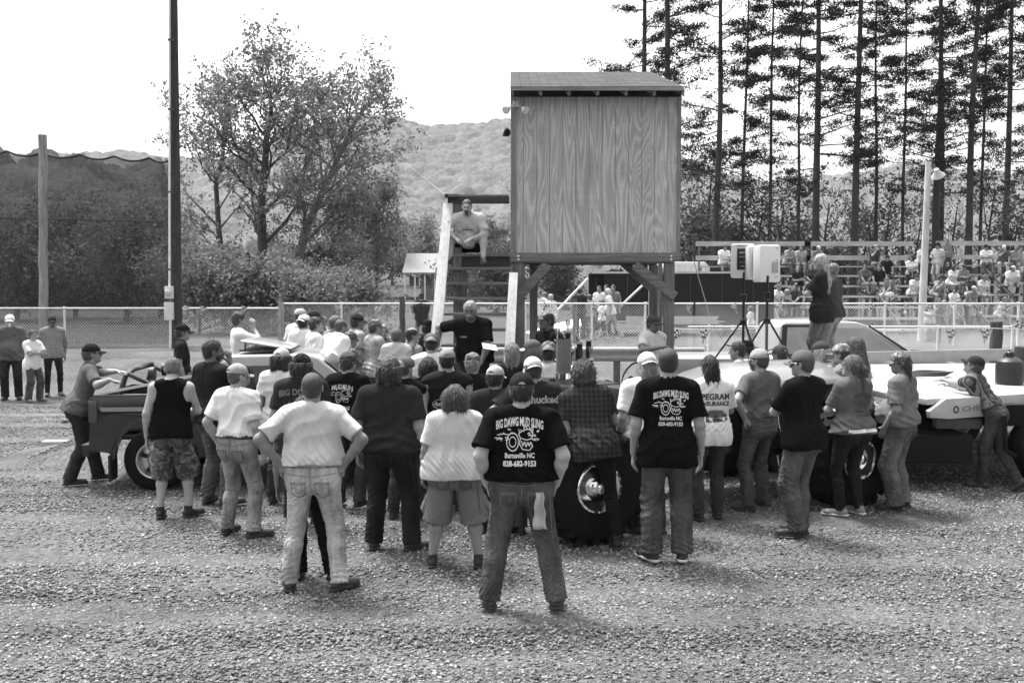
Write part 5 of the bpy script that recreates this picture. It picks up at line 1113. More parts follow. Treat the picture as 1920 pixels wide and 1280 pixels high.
def shirt_print(O, SV, pr):
    """pr = list of (items, z in torso frame, x offset, tone, side 'back'/'front')"""
    items, zc, xc, val, side = pr; RT, s = O['RT'], O['s']; sg = -1 if side == 'back' else 1
    ux = RT @ np.array([1. * (1 if side == 'back' else -1), 0, 0]); uz = RT @ np.array([0, 0, 1.]); nr = RT @ np.array([0, 1. * sg, 0]); o_ = O['T'](np.array([xc, 0, zc]) * s)
    bv = BVHTree.FromPolygons([Vector(v) for v in SV[0]], [tuple(f) for f in SV[1].tolist()]); lay = {}
    for it in items:
        V, F = it[0]; dx, dz, tone = it[1], it[2], it[3] if len(it) > 3 else val
        V = np.array(V, float) + [dx, dz]; L = lay.setdefault((tone, it[4] if len(it) > 4 else 0), [[], []]); n = len(L[0]); L[0] += V.tolist(); L[1] += [tuple(i + n for i in f) for f in F]
    for (tone, lvl), (V, F) in lay.items():
        me = project(V, F, bv, o_, ux, uz, nr, .0045 + .0015 * lvl); me.materials.append(plain('print_ink', tone, .8, var=.2, nscale=60.)); link('print', me, O['shirt'])
def disc(r, n=20, rx=1., a0=0, a1=6.2832, hole=0.):
    a = np.linspace(a0, a1, n + 1); o = np.stack([r * rx * np.cos(a), r * np.sin(a)], -1)
    if hole: i = o * hole; V = np.concatenate([o, i]); m = n + 1; return V, [(k, k + 1, k + 1 + m, k + m) for k in range(n)]
    V = np.concatenate([o, [[0, 0]]]); return V, [(k, k + 1, n + 1) for k in range(n)]
def strokes(lines, w_):
    V = []; F = []
    for ln in lines:
        for (x0, y0), (x1, y1) in zip(ln[:-1], ln[1:]):
            dx, dy = x1 - x0, y1 - y0; L = math.hypot(dx, dy) + 1e-9; nx, ny = -dy / L * w_ / 2, dx / L * w_ / 2; n = len(V); V += [(x0 + nx, y0 + ny), (x1 + nx, y1 + ny), (x1 - nx, y1 - ny), (x0 - nx, y0 - ny)]; F.append((n, n + 1, n + 2, n + 3))
    return V, F
def mudprint(lt, dk=None, sc_=1.):
    """club shirt back: arched title, tyre and splashing dog-like blob, town and phone number"""
    r = random.Random(4); sp = []
    for i in range(46):
        a = r.uniform(-.3, 3.5); d = r.uniform(.055, .125); sp.append([(.0 + d * math.cos(a) * 1.15, .012 + d * math.sin(a) * .62), (.0 + (d + r.uniform(.006, .022)) * math.cos(a) * 1.15, .012 + (d + r.uniform(.006, .02)) * math.sin(a) * .62)])
    jaw = [[(-.01, .03), (.015, .05), (.045, .052), (.062, .03), (.055, .008), (.03, -.0), (.0, .01), (-.01, .03)], [(.0, .01), (-.005, -.02), (.01, -.045), (.045, -.05), (.06, -.03), (.05, -.01)], [(.005, -.005), (.012, -.03), (.02, -.008), (.028, -.034), (.036, -.01), (.044, -.03), (.05, -.008)], [(.02, .05), (.015, .075), (.035, .055)], [(.05, .05), (.062, .072), (.06, .035)]]
    t1 = text_mesh('BIG DAWG MUD SLING', .075, True, 1., .016, .30); t2 = text_mesh('Burnsville NC', .045, True, 1., 0, .19); t3 = text_mesh('828-682-9153', .046, True, 1., 0, .21)
    it = [(t1, 0, .115), (t2, 0, -.10), (t3, 0, -.15), (disc(.062, 24, .66, hole=.86), -.045, -.012), (disc(.036, 18, .66, hole=.8), -.045, -.012), (strokes([[(x * 1.3, z * 1.3) for x, z in l] for l in jaw], .006), .005, .0), (strokes(sp, .006), 0, 0)]
    return [((np.array(V) * sc_, F), dx * sc_, dz * sc_, lt) for (V, F), dx, dz in it]
# ================================================================== VEHICLES
def tyre(name, parent, c, r, w_, rim_r, yaw_M=None, lugs=0, rimm=None, style='spoke', n=48):
    """wheel with its axis along local y, outer face toward -y"""
    M = Matrix.Translation(Vector(c)) @ (yaw_M or Matrix.Identity(4)) @ Matrix.Rotation(R(90), 4, 'X')
    rub = plain('tyre_rubber', .009, .8, 0, .1, var=.3, nscale=14., bump=.4)
    root = MB().lathe([(rim_r, -w_ / 2), (r * .82, -w_ / 2 - .01), (r * .95, -w_ / 2 + .02), (r * .985, -w_ * .3), (r, 0), (r * .985, w_ * .3), (r * .95, w_ / 2 - .02), (r * .82, w_ / 2 + .01), (rim_r * 1.02, w_ / 2 - .005), (rim_r, w_ / 2 - .03), (rim_r, -w_ / 2)], n, M, False).build(name, rub, parent, smooth=True, angle=60)
    if lugs:
        mb = MB()
        for k in range(lugs):
            a = 2 * math.pi * k / lugs; L = Matrix.Rotation(a, 4, 'Z')
            for sg in (-1, 1):
                a2 = (sg * .5) * math.pi / lugs; q = M @ Matrix.Rotation(a + a2, 4, 'Z'); m3 = q.to_3x3() @ Matrix.Rotation(sg * .35, 3, 'X')
                mb.box(q @ Vector((r * 1.0, 0, sg * w_ * .26)), (r * .075, r * 2 * math.pi / lugs * .42, w_ * .5), M=m3)
                mb.box(q @ Vector((r * .93, 0, sg * (w_ / 2 - .004))), (r * .10, r * 2 * math.pi / lugs * .40, .03), M=q.to_3x3())
        mb.build('tread', rub, root)
    rimm = rimm or plain('alloy', .55, .3, .85, .5, var=.2)
    rm = MB().lathe([(rim_r * 1.03, w_ / 2 + .004), (rim_r * 1.0, w_ / 2 + .012), (rim_r * .93, w_ / 2 + .006), (rim_r * .86, w_ / 2 - .05), (rim_r * .8, w_ / 2 - .09), (rim_r * .55, w_ / 2 - .085 if style == 'spoke' else w_ / 2 - .02), (rim_r * .42, w_ / 2 - .04), (rim_r * .3, w_ / 2 - .0), (rim_r * .2, w_ / 2 + .01), (.001, w_ / 2 + .012)], 40, M, False).build('rim', rimm, root, smooth=True, angle=40)
    mb = MB(); dk = plain('rim_hole', .01, .8)
    if style == 'spoke':
        for k in range(5): q = M @ Matrix.Rotation(2 * math.pi * k / 5 + .3, 4, 'Z'); MB().box(q @ Vector((rim_r * .68, 0, w_ / 2 - .075)), (rim_r * .28, rim_r * .22, .03), M=q.to_3x3()).build('rim_opening', dk, rm)
    else:
        for k in range(20): q = M @ Matrix.Rotation(2 * math.pi * k / 20, 4, 'Z'); mb.box(q @ Vector((rim_r * .955, 0, w_ / 2 + .014)), (.012, .012, .012), M=q.to_3x3())
        mb.lathe([(rim_r * .95, w_ / 2 + .008), (rim_r * .96, w_ / 2 + .013), (rim_r * .97, w_ / 2 + .008)], 40, M, False); mb.build('bolt_ring', plain('chrome', .8, .12, 1.), rm)
        MB().lathe([(rim_r * .22, w_ / 2 - .03), (rim_r * .22, w_ / 2 + .05), (rim_r * .12, w_ / 2 + .06), (.001, w_ / 2 + .06)], 20, M, False).build('hub_cap', plain('chrome', .8, .12, 1.), rm, smooth=True)
    return root
paint = plain('dark_truck_paint', .012, .25, .15, .5, .6, var=.35, nscale=5.)
silver = plain('silver_paint', .24, .28, .35, .5, .5, var=.08, nscale=2.)
glass = plain('dark_glass', .015, .08, 0, .7)
# ---- dark compact pickup at the left; local x = forward (to the right), y = away
pk_ = empty('pickup_truck', 'dark compact pickup with roll bar and tilted silver sunroof hatch, tailgate toward the left', 'pickup', (P(168, 850, 11.6).x, 11.55, 0), R(5))
def arch(xc, zc, r, n=10): return [(xc + r * math.cos(a), zc + r * math.sin(a)) for a in np.linspace(math.pi, 0, n)]
W1 = 1.62; wr_ = .375; xr1, xf1 = .76, 3.42
side = [(0, .50), (.04, 1.10), (.05, 1.135), (1.40, 1.135), (1.40, .42), (1.36, .41)] + [(x, z) for x, z in arch(xr1, .40, .45)][::-1] + [(.22, .47)]
for y0, y1 in ((.02, .07), (W1 - .07, W1 - .02)): MB().prism(side, y0, y1).build('bed_side', paint, pk_, bevel=.012)
MB().box((.03, W1 / 2, .82), (.05, W1 - .16, .60)).build('tailgate', paint, pk_, bevel=.012)
MB().box((.7, W1 / 2, .64), (1.36, W1 - .14, .04)).build('bed_floor', plain('bed_liner', .02, .9), pk_)
# flared wheel bulge
mb = MB(); prof = arch(xr1, .40, .45, 14); pr2 = [(xr1 + (x - xr1) * 1.13, .40 + (z - .40) * 1.13) for x, z in prof]; n = len(prof)
V = [(x, .02, z) for x, z in pr2] + [(x, -.028, z) for x, z in [(xr1 + (x - xr1) * 1.06, .4 + (z - .4) * 1.06) for x, z in prof]] + [(x, -.026, z) for x, z in prof] + [(x, .06, z) for x, z in prof]
mb.add(V, [(k * n + i, k * n + i + 1, (k + 1) * n + i + 1, (k + 1) * n + i) for k in range(3) for i in range(n - 1)]); mb.build('wheel_flare', paint, pk_, smooth=True, angle=60)
MB().add([(.13, .018, .93), (1.39, .018, .93), (1.39, -.022, .965), (.17, -.022, .965), (.13, .018, 1.01), (1.39, .018, 1.01)], [(0, 1, 2, 3), (3, 2, 5, 4), (0, 3, 4), (1, 5, 2)]).build('body_crease', paint, pk_)
MB().box((.50, .012, .86), (.22, .012, .20)).build('fuel_door', paint, pk_, bevel=.02)
MB().box((.062, .016, .96), (.10, .03, .26)).build('tail_light', plain('tail_lens', .06, .2, 0, .6), pk_, bevel=.015)
MB().box((-.04, W1 / 2, .50), (.10, W1 - .1, .14)).build('bumper', plain('dull_bumper', .03, .5, .3), pk_, bevel=.02)
MB().box((.26, .07, .30), (.03, .26, .30)).build('mud_flap', plain('rubber_flap', .015, .9), pk_)
MB().tube([(.06, .045, 1.14), (1.38, .045, 1.14)], .018, 6).build('bed_rail_cap', plain('black_plastic', .02, .5), pk_)
for x, y, a in ((xr1, .13, 0), (xr1, W1 - .13, math.pi), (xf1, .13, 0), (xf1, W1 - .13, math.pi)): tyre('wheel', pk_, (x, y, wr_ + .005), wr_, .25, .215, Matrix.Rotation(a, 4, 'Z'))
low_ = [(1.42, .42), (1.42, 1.10), (2.8, 1.10), (2.92, 1.13), (4.15, .98), (4.25, .85), (4.25, .45), (3.92, .42)] + arch(xf1, .40, .45)[::-1] + [(2.9, .42)]
MB().prism(low_, .02, W1 - .02).build('body', paint, pk_, bevel=.02)
MB().box((4.29, W1 / 2, .52), (.12, W1, .16)).build('bumper', plain('dull_bumper', .03, .5, .3), pk_, bevel=.02)
cab_ = [(1.46, 1.10), (1.52, 1.52), (1.62, 1.60), (2.52, 1.61), (2.66, 1.56), (3.22, 1.12)]
def slab(poly, ya, yb_, inset):   # greenhouse narrower at the top
    V = []; top = max(z for _, z in poly)
    for sd_, y in ((1, ya), (-1, yb_)): V += [(x, y + sd_ * inset * (z - 1.1) / (top - 1.1), z) for x, z in poly]
    n = len(poly); return MB().add(V, [tuple(range(n)), tuple(range(2 * n - 1, n - 1, -1))] + [(i, i + n, (i + 1) % n + n, (i + 1) % n) for i in range(n)])
slab(cab_, .05, W1 - .05, .13).build('cab', silver, pk_, bevel=.035, angle=50)
wpoly = [(1.60, 1.14), (1.66, 1.47), (2.54, 1.49), (2.96, 1.14)]
V = [(x, .046 + .13 * (z - 1.1) / .51, z) for x, z in wpoly]; MB().add(V, [(0, 1, 2, 3)]).build('side_window', glass, pk_)
V = [(2.70, .22, 1.535), (2.70, W1 - .22, 1.535), (3.20, W1 - .1, 1.14), (3.20, .1, 1.14)]; V = [(x + .012, y, z + .012) for x, y, z in V]; MB().add(V, [(0, 1, 2, 3)]).build('windshield', glass, pk_)
MB().box((2.12, .03, 1.18), (.025, .02, .12)).build('mirror_bracket', plain('black_plastic', .02, .5), pk_)
MB().box((2.85, -.08, 1.22), (.08, .2, .13)).build('mirror', plain('black_plastic', .02, .5), pk_, bevel=.02)
hatch = MB().box((2.0, W1 / 2, 1.71), (.62, .92, .02), rot=(0, R(9), 0)).build('sunroof_hatch', plain('hatch_glass', .45, .12, .2, .6), pk_, bevel=.008)
MB().box((2.0, W1 / 2, 1.645), (.62, .9, .02)).build('sunroof_frame', plain('black_plastic', .02, .5), pk_)
MB().tube([(1.75, .42, 1.63), (1.75, .42, 1.75)], .01, 5).tube([(1.75, 1.2, 1.63), (1.75, 1.2, 1.75)], .01, 5).build('hatch_hinge', plain('black_plastic', .02, .5), pk_)
rb = MB().tube([(.30, .22, 1.1), (.38, .24, 1.36), (.42, .40, 1.42), (.42, 1.22, 1.42), (.38, 1.38, 1.36), (.30, 1.40, 1.1)], .032, 8).build('roll_bar', plain('gloss_black_tube', .012, .2, 0, .6), pk_, smooth=True)
MB().tube([(.40, .26, 1.38), (.95, .24, 1.12)], .028, 8).build('roll_bar', plain('gloss_black_tube', .012, .2, 0, .6), pk_, smooth=True); MB().tube([(.40, 1.36, 1.38), (.95, 1.36, 1.12)], .028, 8).build('roll_bar', plain('gloss_black_tube', .012, .2, 0, .6), pk_, smooth=True)
for y in (.5, 1.1): MB().lathe([(.03, -.05), (.08, -.03), (.085, .03), (.02, .035)], 18, Matrix.Translation((.62, y, 1.36)) @ Matrix.Rotation(R(90), 4, 'Y')).build('driving_light', plain('black_plastic', .02, .5), rb, smooth=True)
tyre('spare_wheel', pk_, (1.0, .95, 1.02), .33, .22, .18, Matrix.Rotation(R(75), 4, 'Z') @ Matrix.Rotation(R(15), 4, 'X'))
MB().box((.5, .4, .9), (.5, .3, .42)).build('tool_box', plain('tool_box_grey', .18, .5, .3), pk_, bevel=.02)
MB().beam((.12, .12, 1.16), (1.3, .14, 1.38), .02, .03).build('rail', plain('rail_white', .55, .4, .3), pk_)
# ---- open mud racing truck in the middle; local x = toward its rear, y = away, origin at the near front tyre
mt = empty('mud_truck', 'low chopped dark mud racing truck with silver roof, huge lugged tyres and open front', 'mud truck', (P(1099, 900, 9.3).x, 9.42, 0), math.atan2(1.5, 2.95))
blackp = plain('mud_truck_black', .014, .25, .1, .5, .5, var=.15, nscale=4.)
chr_ = plain('chrome', .8, .12, 1.)
for x, y, a in ((0, -.06, 0), (0, 2.05, math.pi), (3.35, -.02, 0), (3.35, 2.05, math.pi)): tyre('wheel', mt, (x, y, .55), .54, .40, .235, Matrix.Rotation(a, 4, 'Z'), 22, chr_, 'dish')
for x in (0, 3.35): MB().tube([(x, .1, .55), (x, 1.9, .55)], .06, 10).lathe([(.02, -.16), (.13, -.1), (.16, 0), (.13, .1), (.02, .16)], 16, Matrix.Translation((x, 1.0, .55)) @ Matrix.Rotation(R(90), 4, 'Y')).build('axle', plain('axle_black', .012, .7, .0, .1), mt, smooth=True)
for y in (.55, 1.45): MB().tube([(-.5, y, .85), (.9, y, .78), (3.9, y, .78)], .045, 8).build('frame_rail', plain('axle_black', .012, .7, .0, .1), mt, smooth=True)
X0_, X9 = 1.15, 3.95
MB().prism([(X0_, .62), (X0_, 1.06), (X9, 1.10), (X9, .70), (3.85, .68)] + [(x, z) for x, z in arch(3.35, .62, .50, 8)][::-1] + [(2.8, .62)], .40, .46).build('side_panel', blackp, mt, bevel=.01)
MB().prism([(X0_, .62), (X0_, 1.06), (X9, 1.10), (X9, .70)], 1.6, 1.66).build('side_panel', blackp, mt, bevel=.01)
n = 16; V = []; F = []
xs_ = np.linspace(1.55, 4.0, 12)
for i, x in enumerate(xs_):
    f = i / 11; up_ = math.sin(min(1, f * 2.2) * 1.57); hh = .22 * up_; e = 1.16 + .16 * up_
    for j in range(n): t = j / (n - 1) * 2 - 1; V.append((x, 1.03 + .70 * t * (.86 + .14 * up_), e + hh * (1 - abs(t) ** 2.6)))
F = [(i * n + j, (i + 1) * n + j, (i + 1) * n + j + 1, i * n + j + 1) for i in range(11) for j in range(n - 1)]; rfm = npmesh('roof', V, F, silver, True); rfo = link('roof', rfm, mt); md = rfo.modifiers.new('s', 'SOLIDIFY'); md.thickness = .02; md.offset = -1
for x in (1.2, 2.35, 3.9): MB().beam((x, .43, 1.05), (x + (.1 if x < 2 else 0), .43, 1.34), .05, .07).build('pillar', blackp, mt)
for x in (1.2, 2.35, 3.9): MB().beam((x, 1.63, 1.05), (x + (.1 if x < 2 else 0), 1.63, 1.34), .05, .07).build('pillar', blackp, mt)
dp = MB().lathe([(.001, 0), (.30, 0), (.315, .008), (.30, .016)], 36, Matrix.Translation((2.95, .395, 1.0)) @ Matrix.Rotation(R(90), 4, 'X') @ Matrix.Diagonal((.8, 1.1, 1, 1)), False).build('riveted_door', plain('door_dark', .03, .3, .1, .5, .3), mt, smooth=True)
mb = MB()
for k in range(24): a = 2 * math.pi * k / 24; mb.box((2.95 + .225 * math.cos(a), .375, 1.0 + .315 * math.sin(a)), (.016, .012, .016))
mb.lathe([(.29, 0), (.30, .006), (.29, .01)], 36, Matrix.Translation((2.95, .383, 1.0)) @ Matrix.Rotation(R(90), 4, 'X') @ Matrix.Diagonal((.77, 1.06, 1, 1)), False); mb.build('rivet_ring', plain('chrome', .8, .12, 1.), dp)
MB().prism([(1.7, .74), (1.78, .98), (1.86, .90), (1.95, 1.02), (2.1, .86), (1.98, .70), (1.84, .66)], .388, .398).build('painted_figure', plain('painted_outline', .055, .4), mt)
V2, F2 = text_mesh('CHEVY', .16, True, 1., 0, .42); bm_ = [(1.62 + .1 * 0 + x + .9, .385, .86 + y) for x, y in V2]; MB().add(bm_, F2).build('lettering', plain('white_letter', .7, .5), mt)
V2, F2 = text_mesh('BAJA', .10, True, 1., 0, .26); tl_ = [(3.35 + x, -.245, .74 + y) for x, y in V2]; MB().add(tl_, F2).build('tyre_lettering', plain('white_letter', .7, .5), mt)
ex = MB().tube([(.42, 1.15, 1.0), (.42, 1.15, 1.86)], [.085, .08], 18, False).build('exhaust_stack', plain('stack_grey', .12, .55, .3, var=.3), mt, smooth=True)
MB().tube([(.42, 1.15, 1.44), (.42, 1.15, 1.50)], .095, 18).build('stack_clamp', plain('chrome', .8, .12, 1.), ex, smooth=True)
MB().box((.25, 1.0, 1.02), (.62, .5, .42)).build('engine_block', plain('engine_black', .03, .4, .4, var=.3), mt, bevel=.02)
for k in range(4): MB().tube([(.05 + k * .14, .74, 1.05), (.03 + k * .14, .60, .98), (.1 + k * .12, .52, .8), (.6, .50, .74)], .024, 8).build('header_pipe', chr_, mt, smooth=True)
MB().lathe([(.02, 1.26), (.19, 1.26), (.2, 1.29), (.2, 1.36), (.18, 1.39), (.02, 1.39)], 24, Matrix.Translation((.2, 1.0, 0))).build('air_cleaner', plain('air_black', .03, .3, .3), mt, smooth=True)
MB().box((.98, .82, 1.14), (.34, .42, .44)).build('fuel_cell', plain('bin_black', .018, .5), mt, bevel=.03); MB().box((.98, 1.36, 1.14), (.34, .42, .44)).build('battery_box', plain('bin_black', .018, .5), mt, bevel=.03)
MB().box((.80, 1.95, 1.42), (.5, .34, .10)).box((.80, 1.95, 1.48), (.44, .28, .04)).box((.8, 1.95, 1.51), (.1, .05, .03)).build('white_bin', plain('bin_white', .7, .4), mt, bevel=.01)
MB().box((.80, 1.9, 1.18), (.5, .5, .42)).build('radiator_box', plain('bin_black', .018, .5), mt, bevel=.02)
MB().lathe([(.16, -.012), (.175, 0), (.16, .012), (.15, 0), (.16, -.012)], 26, Matrix.Translation((1.05, .78, 1.47)) @ Matrix.Rotation(R(-62), 4, 'Y'), False).build('steering_wheel', plain('black_plastic', .02, .5), mt, smooth=True)
MB().tube([(1.06, .8, 1.46), (.8, .8, 1.25)], .02, 6).build('steering_column', plain('axle_black', .012, .7, .0, .1), mt)
MB().tube([(-.5, .5, .95), (-.62, .5, 1.0), (-.62, 1.5, 1.0), (-.5, 1.5, .95)], .05, 8).build('front_bumper', plain('axle_black', .012, .7, .0, .1), mt, smooth=True)
# ---- flatbed
fbz = 1.12; nl, flc, fr_, nr_ = G(1738, 748, fbz), P(1335, 0, 16.4), P(2060, 0, 17.0), P(2060, 0, 12.6)
fbr = empty('flatbed_truck', 'white steel flatbed at the right edge carrying a fuel can, its dual wheels below', 'flatbed truck', (nl.x, nl.y, 0)); f0 = Vector((nl.x, nl.y, 0))
steelw = plain('worn_white_steel', .42, .42, .25, .5, var=.18, nscale=2.2, bump=.3)
pts = [(p.x - f0.x, p.y - f0.y) for p in (nl, nr_, fr_, flc)]
MB().prism(pts, fbz - .07, fbz, 'z').build('deck', steelw, fbr, bevel=.006)
d_ = (Vector((nr_.x, nr_.y, 0)) - Vector((nl.x, nl.y, 0))); Ln = d_.length; dn = d_.normalized(); nv = Vector((dn.y, -dn.x, 0))
sp_ = [(-.02, -.13), (.24, 0), (Ln, 0), (Ln, -.24), (.30, -.24), (.0, -.21)]
V = [tuple(dn * a + nv * .004 + Vector((0, 0, fbz + b_ - .002))) for a, b_ in sp_] + [tuple(dn * a + nv * .06 + Vector((0, 0, fbz + b_ - .002))) for a, b_ in sp_]
n = len(sp_); sdp = MB().add(V, [tuple(range(n)), tuple(range(2 * n - 1, n - 1, -1))] + [(i, i + n, (i + 1) % n + n, (i + 1) % n) for i in range(n)]).build('side_skirt', plain('skirt_white', .4, .45, .2, .5, var=.2, nscale=3.), fbr, bevel=.006)
V2, F2 = text_mesh('CHEVROLET', .085, True, 1., 0, .86); c0 = dn * .92 + nv * .066 + Vector((0, 0, fbz - .135)); MB().add([tuple(c0 + dn * x + Vector((0, 0, y))) for x, y in V2], F2).build('lettering', plain('letter_grey', .2, .5), sdp)
V2, F2 = disc(.045, 20, 1., hole=.6); c0 = dn * .40 + nv * .066 + Vector((0, 0, fbz - .135)); MB().add([tuple(c0 + dn * x + Vector((0, 0, y))) for x, y in V2], F2).build('emblem', plain('emblem_dark', .02, .5), sdp)
a_, b_ = Vector(pts[3]).to_3d(), Vector(pts[2]).to_3d(); b_.y += 0
a2_ = a_.lerp(b_, (P(1630, 0, 16.7).x - f0.x - a_.x) / (b_.x - a_.x))
MB().beam(a2_ + Vector((0, 0, fbz + .10)), b_ + Vector((0, 0, fbz + .16)), .06, .20).build('side_board', plain('board_grey', .26, .6), fbr, bevel=.005)
MB().beam(a_ + Vector((.25, -.1, fbz - .3)), b_ + Vector((0, -.1, fbz - .3)), .1, .3).build('frame', plain('axle_black', .012, .7, .0, .1), fbr)
MB().beam(Vector((.6, .5, fbz - .25)), Vector((Ln, .5, fbz - .25)), .12, .25).build('frame', plain('axle_black', .012, .7, .0, .1), fbr)
for x, y in ((P(1900, 800, 12.8).x - f0.x, .16), (P(1900, 800, 12.8).x - f0.x, .50), (P(1900, 800, 12.8).x - f0.x, 3.2)): tyre('wheel', fbr, (x, y, .46), .46, .26, .27, None, 0, plain('steel_rim', .35, .5, .3), 'dish')
MB().box((.55, .42, .78), (.55, .12, .12)).build('light_bracket', plain('bracket_grey', .1, .5, .3), fbr, bevel=.01)
MB().box((.2, .9, .5), (.9, 1.4, .34)).build('under_box', plain('axle_black', .012, .7, .0, .1), fbr, bevel=.03)
MB().tube([(.95, .1, fbz - .2), (1.0, .15, .5), (1.15, .2, .42)], .03, 6).build('hook_bar', plain('axle_black', .012, .7, .0, .1), fbr, smooth=True)
# coiled rope on the deck
rp = [];
for i in range(60): a = i * .42; rp.append(Vector((P(1752, 0, 14.3).x + .26 * math.cos(a) + .002 * i, 14.3 + .22 * math.sin(a), fbz + .02 + .001 * i)))
o = MB().tube(rp, .012, 5).build('rope', plain('rope_dark', .05, .8), None, smooth=True); tag(o, 'dark rope coiled on the white flatbed deck', 'rope')
gc = empty('fuel_can', 'black round fuel can with a screw cap standing on the flatbed', 'fuel can', (P(1893, 700, 13.2).x, 13.2, fbz + .002))
gc.scale = (.85,) * 3
MB().lathe([(.02, 0), (.19, 0), (.205, .02), (.205, .30), (.19, .36), (.12, .415), (.055, .43), (.05, .47), (.02, .47)], 28).build('body', plain('can_black', .014, .35, 0, .5), gc, smooth=True)
MB().lathe([(.02, .44), (.062, .44), (.062, .50), (.05, .51), (.02, .51)], 16).build('cap', plain('can_black', .014, .35, 0, .5), gc, smooth=True)
MB().tube([(-.1, 0, .42), (-.08, 0, .47), (.0, 0, .53)], .014, 6).build('handle', plain('can_black', .014, .35, 0, .5), gc, smooth=True)
g2 = empty('fuel_can', 'second dark can half cut off by the right edge of the photo', 'fuel can', (P(1932, 700, 13.6).x, 13.6, fbz + .002))
MB().box((0, 0, .24), (.34, .3, .48)).build('body', plain('can_black', .014, .35, 0, .5), g2, bevel=.04); MB().lathe([(.02, .47), (.06, .47), (.06, .54), (.02, .54)], 14).build('cap', plain('can_black', .014, .35, 0, .5), g2, smooth=True)
# ---- pale pickup behind
p2 = empty('pickup_truck', 'pale pickup facing right behind the flatbed, black framed door window', 'pickup', (P(1330, 700, 17.6).x, 17.6, 0)); pw = plain('pale_truck_paint', .38, .3, .1, .5, .5, var=.06)
xo = P(1330, 700, 17.6).x; X_ = lambda px: P(px, 700, 17.6).x - xo; Z_ = lambda py: P(960, py, 17.6).z
MB().prism([(-.6, .6), (-.6, Z_(672)), (X_(1455), Z_(672)), (X_(1460), Z_(668)), (X_(1715), Z_(668)), (X_(1760), Z_(676)), (X_(1850), Z_(690)), (X_(1862), Z_(700)), (X_(1862), .6)], 0, 1.8).build('body', pw, p2, bevel=.04)
cb = [(X_(1458), Z_(668)), (X_(1466), Z_(612)), (X_(1478), Z_(604)), (X_(1610), Z_(604)), (X_(1628), Z_(610)), (X_(1718), Z_(668))]; V = []
for sg, y in ((1, .04), (-1, 1.76)): V += [(x, y + sg * .12 * (z - cb[0][1]) / (cb[2][1] - cb[0][1]), z) for x, z in cb]
MB().add(V, [tuple(range(6)), tuple(range(11, 5, -1))] + [(i, i + 6, (i + 1) % 6 + 6, (i + 1) % 6) for i in range(6)]).build('cab', pw, p2, bevel=.03, angle=50)
def win(poly, nm, mt_, off): MB().add([(X_(x), .035 + .12 * (Z_(y) - cb[0][1]) / (cb[2][1] - cb[0][1]) - off, Z_(y)) for x, y in poly], [tuple(range(len(poly)))]).build(nm, mt_, p2)
win([(1464, 667), (1470, 609), (1532, 609), (1540, 667)], 'window_frame', plain('black_plastic', .02, .5), .004); win([(1474, 664), (1479, 614), (1525, 614), (1530, 664)], 'door_window', plain('hazy_glass', .28, .1, 0, .6), .010)
win([(1556, 664), (1556, 615), (1622, 616), (1690, 664)], 'door_window', plain('hazy_glass', .28, .1, 0, .6), .006)
MB().tube([(X_(1630), .08, Z_(611)), (X_(1715), .02, Z_(667))], .02, 6).build('window_trim', plain('black_plastic', .02, .5), p2)
MB().box((X_(1712), -.10, Z_(662)), (.14, .2, .14)).build('mirror', plain('black_plastic', .02, .5), p2, bevel=.02)
for px in (1375, 1790): tyre('wheel', p2, (X_(px), .14, .38), .38, .24, .21)
for px in (1375, 1790): tyre('wheel', p2, (X_(px), 1.66, .38), .38, .24, .21, Matrix.Rotation(math.pi, 4, 'Z'))
# ---- loudspeakers on tripods, standing on the flatbed deck
pa_white = plain('speaker_white', .72, .45, 0, .4, var=.04)
def paspeaker(px0, px1, py0, py1, Y, rz, label, panel):
    a, b_ = P(px0, py0, Y), P(px1, py1, Y); w_, h_ = b_.x - a.x, a.z - b_.z; cx = (a.x + b_.x) / 2
    o = empty('loudspeaker', label, 'loudspeaker', (cx, Y, b_.z), R(rz), 'white loudspeakers'); poly = [(-w_ / 2, 0), (w_ / 2, 0), (w_ * .42, .34), (-w_ * .42, .34)]
    MB().prism(poly, 0, h_, 'z').build('cabinet', pa_white, o, bevel=.035)
    if panel:
        pn = MB().box((-.0 * w_, -.006, h_ * .55), (w_ * .46, .02, h_ * .62)).build('control_panel', plain('panel_black', .012, .4), o, bevel=.004)
        for i, (tx, sz, zz) in enumerate((('PEAVEY', .028, .74), ('INPUT  LEVEL', .014, .62), ('MIC  LINE  MIX', .012, .46), ('POWER', .018, .34))):
            V2, F2 = text_mesh(tx, sz, True); MB().add([(x, -.018, h_ * zz + y) for x, y in V2], F2).build('lettering', plain('white_letter', .7, .5), pn)
        MB().box((0, -.004, h_ * .95), (w_ * .5, .02, .03)).build('carry_handle', plain('handle_grey', .4, .5), o, bevel=.008)
    else:
        MB().box((w_ * .22, -.004, h_ * .40), (w_ * .30, .014, h_ * .30)).build('handle_recess', plain('recess_grey', .35, .5), o, bevel=.01)
        for z in (.15, .6, .92): MB().box((w_ * .30, -.006, h_ * z), (.03, .014, .012)).build('screw_plate', plain('recess_grey', .35, .5), o)
    return o
paspeaker(1371, 1413, 457, 521, 16.0, -12, 'left white loudspeaker with a black control panel on its back', True)
paspeaker(1424, 1465, 459, 529, 15.4, 10, 'right white loudspeaker seen from its side with a recessed handle', False)
paspeaker(1404, 1432, 461, 524, 15.75, 4, 'narrow middle white loudspeaker with black panel between the other two', True)
